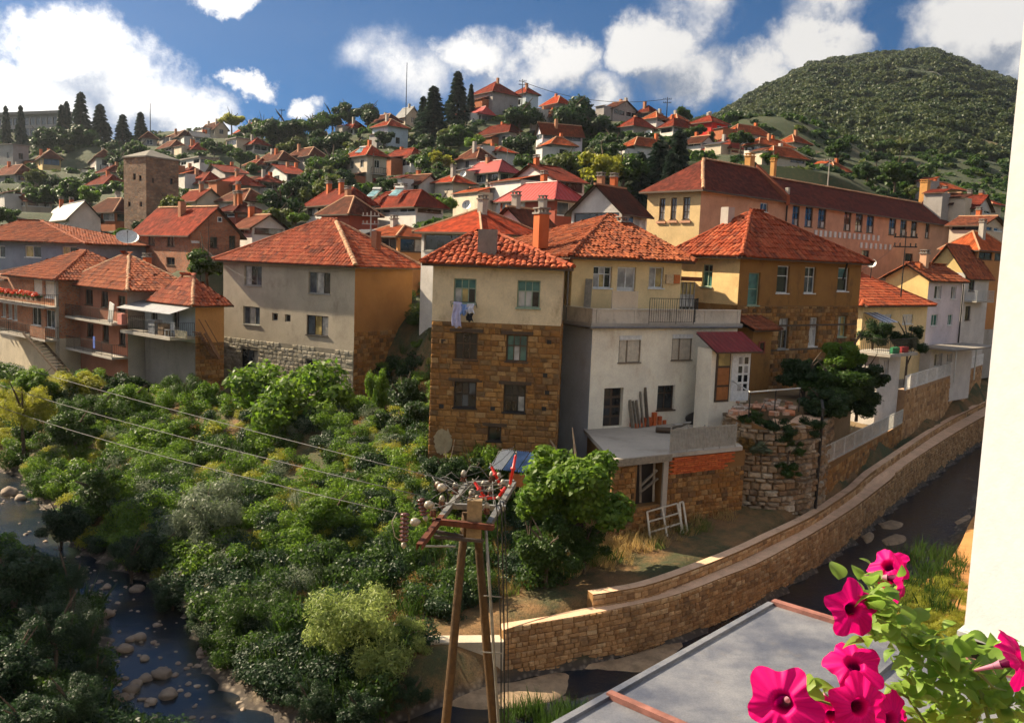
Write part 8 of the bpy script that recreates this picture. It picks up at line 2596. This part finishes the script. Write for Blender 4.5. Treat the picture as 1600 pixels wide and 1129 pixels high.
# ------------------------------------------------------------------ sheet metal roof below the window, white pilaster
RZ = 10.0
m_, nt, N, L, bs = _nodes('weathered zinc sheet')
p = _pos(nt)
c = _mix(nt, _range(nt, _noise(nt, .7, 7, .7, p), .36, .66), (.27, .27, .285), (.10, .11, .145))
c = _mix(nt, _range(nt, _noise(nt, 2.5, 8, .75, p), .55, .75, 0, .6), c, (.24, .21, .18))
c = _scale(nt, c, _range(nt, _noise(nt, 60, 3, .7, p), .25, .75, .8, 1.15))
L.new(c, bs.inputs['Base Color']); bs.inputs['Metallic'].default_value = .35
L.new(_range(nt, _noise(nt, 4, 6, .7, p), .3, .7, .38, .62), bs.inputs['Roughness'])
_bump(nt, bs, _noise(nt, 1.6, 3, .5, p), .25, .05)
ZINC = m_
rc, rl_, re = at_z(1209, 944, RZ), at_z(884, 1129, RZ), at_z(1300, 970, RZ)
ld = (rl_ - rc).normalized(); fd = Vector((-ld.y, ld.x, 0))
if fd.x < 0: fd = -fd
RM = Matrix(((fd.x, ld.x, 0, rc.x), (fd.y, ld.y, 0, rc.y), (0, 0, 1, RZ), (0, 0, 0, 1)))
roof = thing('metal_roof', 'flat grey sheet metal roof below the window with raised seams', 'roof', (0, 0, 0))
wd = 1.42
for k in range(5):
    m = MB(RM); m.box(k * wd + .012, (k + 1) * wd - .012, 0, 7.5, -.03, 0); m.build('sheet', ZINC, roof)
    m = MB(RM); m.box((k + 1) * wd - .012, (k + 1) * wd + .012, 0, 7.5, -.02, .045); m.build('seam', ZINC, roof)
BATT = flat('red brown painted flashing', (.25, .105, .08), .6, 0, .3)
m = MB(RM); m.box(-.02, 7.2, -.06, .03, -.1, .045); m.build('flashing', BATT, roof)
by = (at_z(957, 1090, RZ) - rc).dot(ld)
m = MB(RM); m.box(-.02, 7.2, by - .03, by + .04, .002, .05); m.build('flashing', BATT, roof)
m = MB(RM); m.box(-.05, .012, .03, 7.5, -.12, .03); m.build('drip_edge', ZINC, roof)
m = MB(RM); m.box(.15, 7., .15, 7.4, -RZ - 1, -.035); m.build('wall', CREAM_PL, roof)
# pilaster: end of the neighbouring white wall
pc_ = at_z(1507, 985, RZ + .05)
WPIL = flat('bright stippled white render', (.84, .83, .81), .9, 0, .04, .2, 9., .09)
PM = Matrix(((.72, -.694, 0, pc_.x), (-.694, -.72, 0, pc_.y), (0, 0, 1, RZ), (0, 0, 0, 1)))
m = MB(PM)
m.box(0, 4.6, -2.6, .02, .06, 12)
tag(m.build('white_pilaster', WPIL), 'bright white rendered wall end filling the right edge of the picture', 'wall')
m = MB(PM)
m.box(-.05, 4.6, -2.64, .06, .004, .055); m.build('flashing', METAL_L, roof)

# orange bank wall and weeds on the near shore
ob_ = [at_z(x, y, 2.4).xy for x, y in [(1400, 960), (1440, 912), (1478, 880), (1500, 850), (1516, 815), (1540, 780)]]
m = MB(); P_ = smooth_path(ob_, 4); Q_ = offset_path(P_, -3.5)
for i in range(len(P_) - 1):
    a, b_, c_, d_ = P_[i], P_[i + 1], Q_[i + 1], Q_[i]
    m.face([(a.x, a.y, -.3), (b_.x, b_.y, -.3), (b_.x, b_.y, 2.4), (a.x, a.y, 2.4)]); m.face([(a.x, a.y, 2.4), (b_.x, b_.y, 2.4), (c_.x, c_.y, 2.6), (d_.x, d_.y, 2.6)])
struct(m.build('near_bank_terrace', plaster('orange earth bank', (.46, .22, .075), (.25, .12, .05), .4, 1.)))
g = np.random.default_rng(55)
pts = []
for k in range(70):
    q = at_z(g.uniform(1405, 1510), g.uniform(905, 1010), 2.45); pts.append((q.x, q.y, 2.4))
scatter('near_bank_shrubs', np.array(pts), jit(70, .25, .55, 55), U_YE, seed=55)
pts = []
for k in range(60):
    q = at_z(g.uniform(1395, 1500), g.uniform(860, 960), 2.4); pts.append((q.x, q.y, 2.35))
scatter('near_bank_grass', np.array(pts), jit(60, .4, .9, 56), G_WEED, seed=56)
pts = []
for k in range(110):
    q = at_z(g.uniform(780, 1010), g.uniform(1085, 1180), .6); pts.append((q.x, q.y, .1))
scatter('shore_weeds', np.array(pts), jit(110, .3, .8, 57), G_WEED, seed=57)

# ------------------------------------------------------------------ petunias in the window box
def petal_mat():
    m, nt, N, L, bs = _nodes('magenta petunia petal')
    uv = N.new('ShaderNodeUVMap'); sp = N.new('ShaderNodeSeparateXYZ'); L.new(uv.outputs[0], sp.inputs[0])
    c = _mix(nt, _range(nt, sp.outputs[1], .16, .38), (.05, .0, .03), (.86, .003, .21))
    vein = N.new('ShaderNodeTexWave'); vein.inputs['Scale'].default_value = 9.; vein.inputs['Distortion'].default_value = 1.5; L.new(uv.outputs[0], vein.inputs['Vector'])
    c = _mix(nt, _range(nt, vein.outputs['Fac'], .55, 1., 0, .35), c, (.62, .0, .16))
    L.new(c, bs.inputs['Base Color']); bs.inputs['Roughness'].default_value = .55; bs.inputs['Specular IOR Level'].default_value = .2
    tr = N.new('ShaderNodeBsdfTranslucent'); L.new(c, tr.inputs['Color'])
    ms = N.new('ShaderNodeMixShader'); ms.inputs[0].default_value = .4
    L.new(bs.outputs[0], ms.inputs[1]); L.new(tr.outputs[0], ms.inputs[2]); L.new(ms.outputs[0], N['Material Output'].inputs['Surface'])
    return m
PET = petal_mat()
L_PET = leaf('petunia leaves', (.10, .20, .025), (.24, .36, .06), .45)
L_CAL = leaf('petunia tube', (.45, .18, .28), (.55, .28, .36), .35)
def petunia(seed, flare=1.):
    """funnel of five fused ruffled lobes, opening towards +Z, unit limb radius"""
    rs = random.Random(seed)
    ph = [rs.uniform(0, 6.28) for _ in range(4)]
    na, nr = 60, 14
    V, Fc, UV = [], [], []
    for j in range(nr + 1):
        t = j / nr
        for i in range(na):
            a = 2 * math.pi * i / na
            lobe = 1 + .16 * math.cos(5 * a) * t ** 2 + .05 * math.sin(2 * a + ph[0]) * t
            r = (.10 + .9 * t ** 1.35) * lobe
            z = -.95 + 1.0 * min(1, t * 2.6) ** .75 * .95 + flare * (-.16 * t ** 3)
            z += .10 * t ** 2 * math.sin(10 * a + ph[1]) * .6 + .09 * t ** 2 * math.sin(3 * a + ph[2]) - .10 * t * math.cos(5 * a) - .07 * t * abs(math.sin(2.5 * a)) ** .5 + .05 * t ** 3 * math.sin(17 * a + ph[3])
            V.append((r * math.cos(a), r * math.sin(a), z))
    for j in range(nr):
        for i in range(na):
            k = (i + 1) % na
            Fc.append((j * na + i, j * na + k, (j + 1) * na + k, (j + 1) * na + i))
            UV += [(i / na, j / nr), ((i + 1) / na, j / nr), ((i + 1) / na, (j + 1) / nr), (i / na, (j + 1) / nr)]
    me = bpy.data.meshes.new('petals'); me.from_pydata(V, [], Fc)
    ul = me.uv_layers.new(name='UVMap')
    for k, u in enumerate(UV): ul.data[k].uv = u
    me.polygons.foreach_set('use_smooth', [True] * len(Fc)); me.materials.append(PET)
    return me
PETALS = [petunia(k, .6 + .5 * k) for k in range(3)]
tb = MB(); tb.tube([(0, 0, -1.65), (0, 0, -1.3), (0, 0, -.95), (0, 0, -.7)], [.05, .07, .1, .17], 14, cap=False); TUBE = tb.mesh('flower_tube', L_CAL, True)
cb = MB()
for k in range(5):
    a = k * 1.2566
    cb.face([(math.cos(a - .3) * .06, math.sin(a - .3) * .06, -1.7), (math.cos(a + .3) * .06, math.sin(a + .3) * .06, -1.7), (math.cos(a + .15) * .2, math.sin(a + .15) * .2, -1.45), (math.cos(a) * .3, math.sin(a) * .3, -1.2), (math.cos(a - .15) * .2, math.sin(a - .15) * .2, -1.45)])
CALYX = cb.mesh('calyx', L_PET)
lf = MB()
n = 8
prev = None
vv = []
for j in range(n + 1):
    t = j / n
    w = .42 * math.sin(math.pi * (t ** .8)) ** .8 * (1 - .15 * t) if 0 < t < 1 else .01
    for s in (-1, -.5, 0, .5, 1): vv.append((s * w, t, .10 * abs(s) * w * 2 + .12 * math.sin(t * 3) - .18 * t * t))
LEAFM = bpy.data.meshes.new('leaf')
LEAFM.from_pydata(vv, [], [(j * 5 + i, j * 5 + i + 1, (j + 1) * 5 + i + 1, (j + 1) * 5 + i) for j in range(n) for i in range(4)])
LEAFM.polygons.foreach_set('use_smooth', [True] * len(LEAFM.polygons)); LEAFM.materials.append(L_PET)
plant = thing('petunia_plant', 'magenta petunia with trumpet flowers and sticky green leaves in the foreground', 'flowers', tuple(at(1480, 1330, 1.15)))
PI_ = Matrix.Translation(-Vector(plant.location))
def blossom(px, py, Y, r, d, seed, roll=0.):
    c = at(px, py, Y)
    q = Vector(d).normalized().to_track_quat('Z', 'Y').to_matrix().to_4x4()
    o = link('blossom', PETALS[seed % 3], plant)
    o.matrix_local = PI_ @ Matrix.Translation(c) @ q @ Matrix.Rotation(roll, 4, 'Z') @ Matrix.Scale(r, 4)
    link('flower_tube', TUBE, o); link('calyx', CALYX, o)
    return c - Vector(d).normalized() * r * 1.6
ends = []
for px, py, Y, r, d, sd, ro in [(1334, 952, 1.12, .034, (.1, -1., .25), 0, .3), (1388, 882, 1.2, .027, (-.5, -.55, .8), 1, 1.), (1413, 905, 1.18, .031, (.85, -.45, .1), 2, .5), (1335, 1035, 1.1, .035, (-.2, -.5, .85), 1, 2.), (1222, 1098, 1.05, .043, (-.45, -.85, .3), 0, 1.2), (1345, 1105, 1.05, .036, (.1, -.9, .3), 2, .2), (1395, 1125, 1.08, .036, (.5, -.8, .3), 0, .9), (1300, 1120, 1.12, .030, (-.1, -.9, -.2), 1, .9), (1597, 1030, 1.0, .034, (.7, -.5, .5), 2, 2.4)]:
    ends.append(blossom(px, py, Y, r, d, sd, ro))
stem_mat = flat('petunia stem', (.16, .22, .05), .6)
root_ = at(1500, 1240, 1.15)
def stem(pts, r0=.0028):
    m = MB(PI_); m.tube(pts, [r0 * (1 - .5 * k / (len(pts) - 1)) for k in range(len(pts))], 6); m.build('stem', stem_mat, plant, True)
main = [[(1560, 1180, 1.1), (1525, 1050, 1.12), (1480, 1025, 1.14), (1420, 1000, 1.15), (1380, 965, 1.16), (1365, 935, 1.17)], [(1480, 1180, 1.12), (1420, 1090, 1.13), (1370, 1060, 1.14)], [(1500, 1190, 1.15), (1540, 1080, 1.16), (1585, 1040, 1.1)], [(1420, 1190, 1.1), (1330, 1110, 1.11), (1270, 1090, 1.09)]]
for s in main: stem([at(*p) for p in s])
for e, tgt in zip(ends, [(1368, 958, 1.16), (1370, 935, 1.17), (1385, 940, 1.17), (1375, 1062, 1.14), (1270, 1090, 1.09), (1380, 1120, 1.13), (1420, 1150, 1.12), (1330, 1150, 1.12), (1580, 1080, 1.12)]):
    b_ = at(*tgt); stem([e, e.lerp(b_, .5) - Vector((0, 0, .008)), b_], .0022)
rs = random.Random(12)
spots = []
for k in range(430):
    u = rs.random()
    if u < .16: px, py = rs.gauss(1372, 16), rs.gauss(945, 26)
    elif u < .36: px, py = rs.uniform(1390, 1520), 0; py = 1000 + (px - 1390) * .25 + rs.gauss(0, 22)
    else:
        px, py = rs.uniform(1400, 1620), rs.uniform(1010, 1150)
        if py < 1010 + (1480 - px) * .6: continue
    spots.append((px, py, rs.uniform(1.08, 1.24)))
spots += [(1275, 1070, 1.06), (1285, 1082, 1.07), (1262, 1075, 1.07), (1295, 1072, 1.08), (1365, 905, 1.17), (1380, 912, 1.17), (1310, 905, 1.15)]
for px, py, Y in spots:
    s = rs.uniform(.017, .036)
    o = link('leaf', LEAFM, plant)
    o.matrix_local = PI_ @ Matrix.Translation(at(px, py, Y)) @ Matrix.Rotation(rs.uniform(0, 6.28), 4, 'Z') @ Matrix.Rotation(rs.gauss(.35, .5), 4, 'X') @ Matrix.Rotation(rs.gauss(0, .4), 4, 'Y') @ Matrix.Scale(s, 4)
bx = thing('window_box', 'terracotta window box holding the petunias below the picture', 'planter', tuple(at(1480, 1330, 1.15)))
m = MB(); m.box(-.32, .32, -.09, .09, -.16, -.02); m.build('trough', flat('terracotta', (.40, .16, .08), .8), bx)
m = MB(); m.box(-.34, .34, -.105, .105, -.018, .0); m.build('rim', flat('terracotta', (.40, .16, .08), .8), bx)
m = MB(); m.box(-.9, .9, -.14, .16, -.24, -.165); o = m.build('window_ledge', CONC); o.location = at(1480, 1330, 1.15); struct(o)

# ------------------------------------------------------------------ summer haze
m, nt, N, L, bs = _nodes('summer haze')
pv = N.new('ShaderNodeVolumePrincipled')
pv.inputs['Color'].default_value = (.80, .88, 1., 1)
pv.inputs['Density'].default_value = .00011
pv.inputs['Anisotropy'].default_value = .5
for l in list(N['Material Output'].inputs['Surface'].links): L.remove(l)
L.new(pv.outputs[0], N['Material Output'].inputs['Volume'])
b = MB(); b.box(-900, 900, -60, 1000, -3, 260)
hz = stuff(b.build('haze', m))
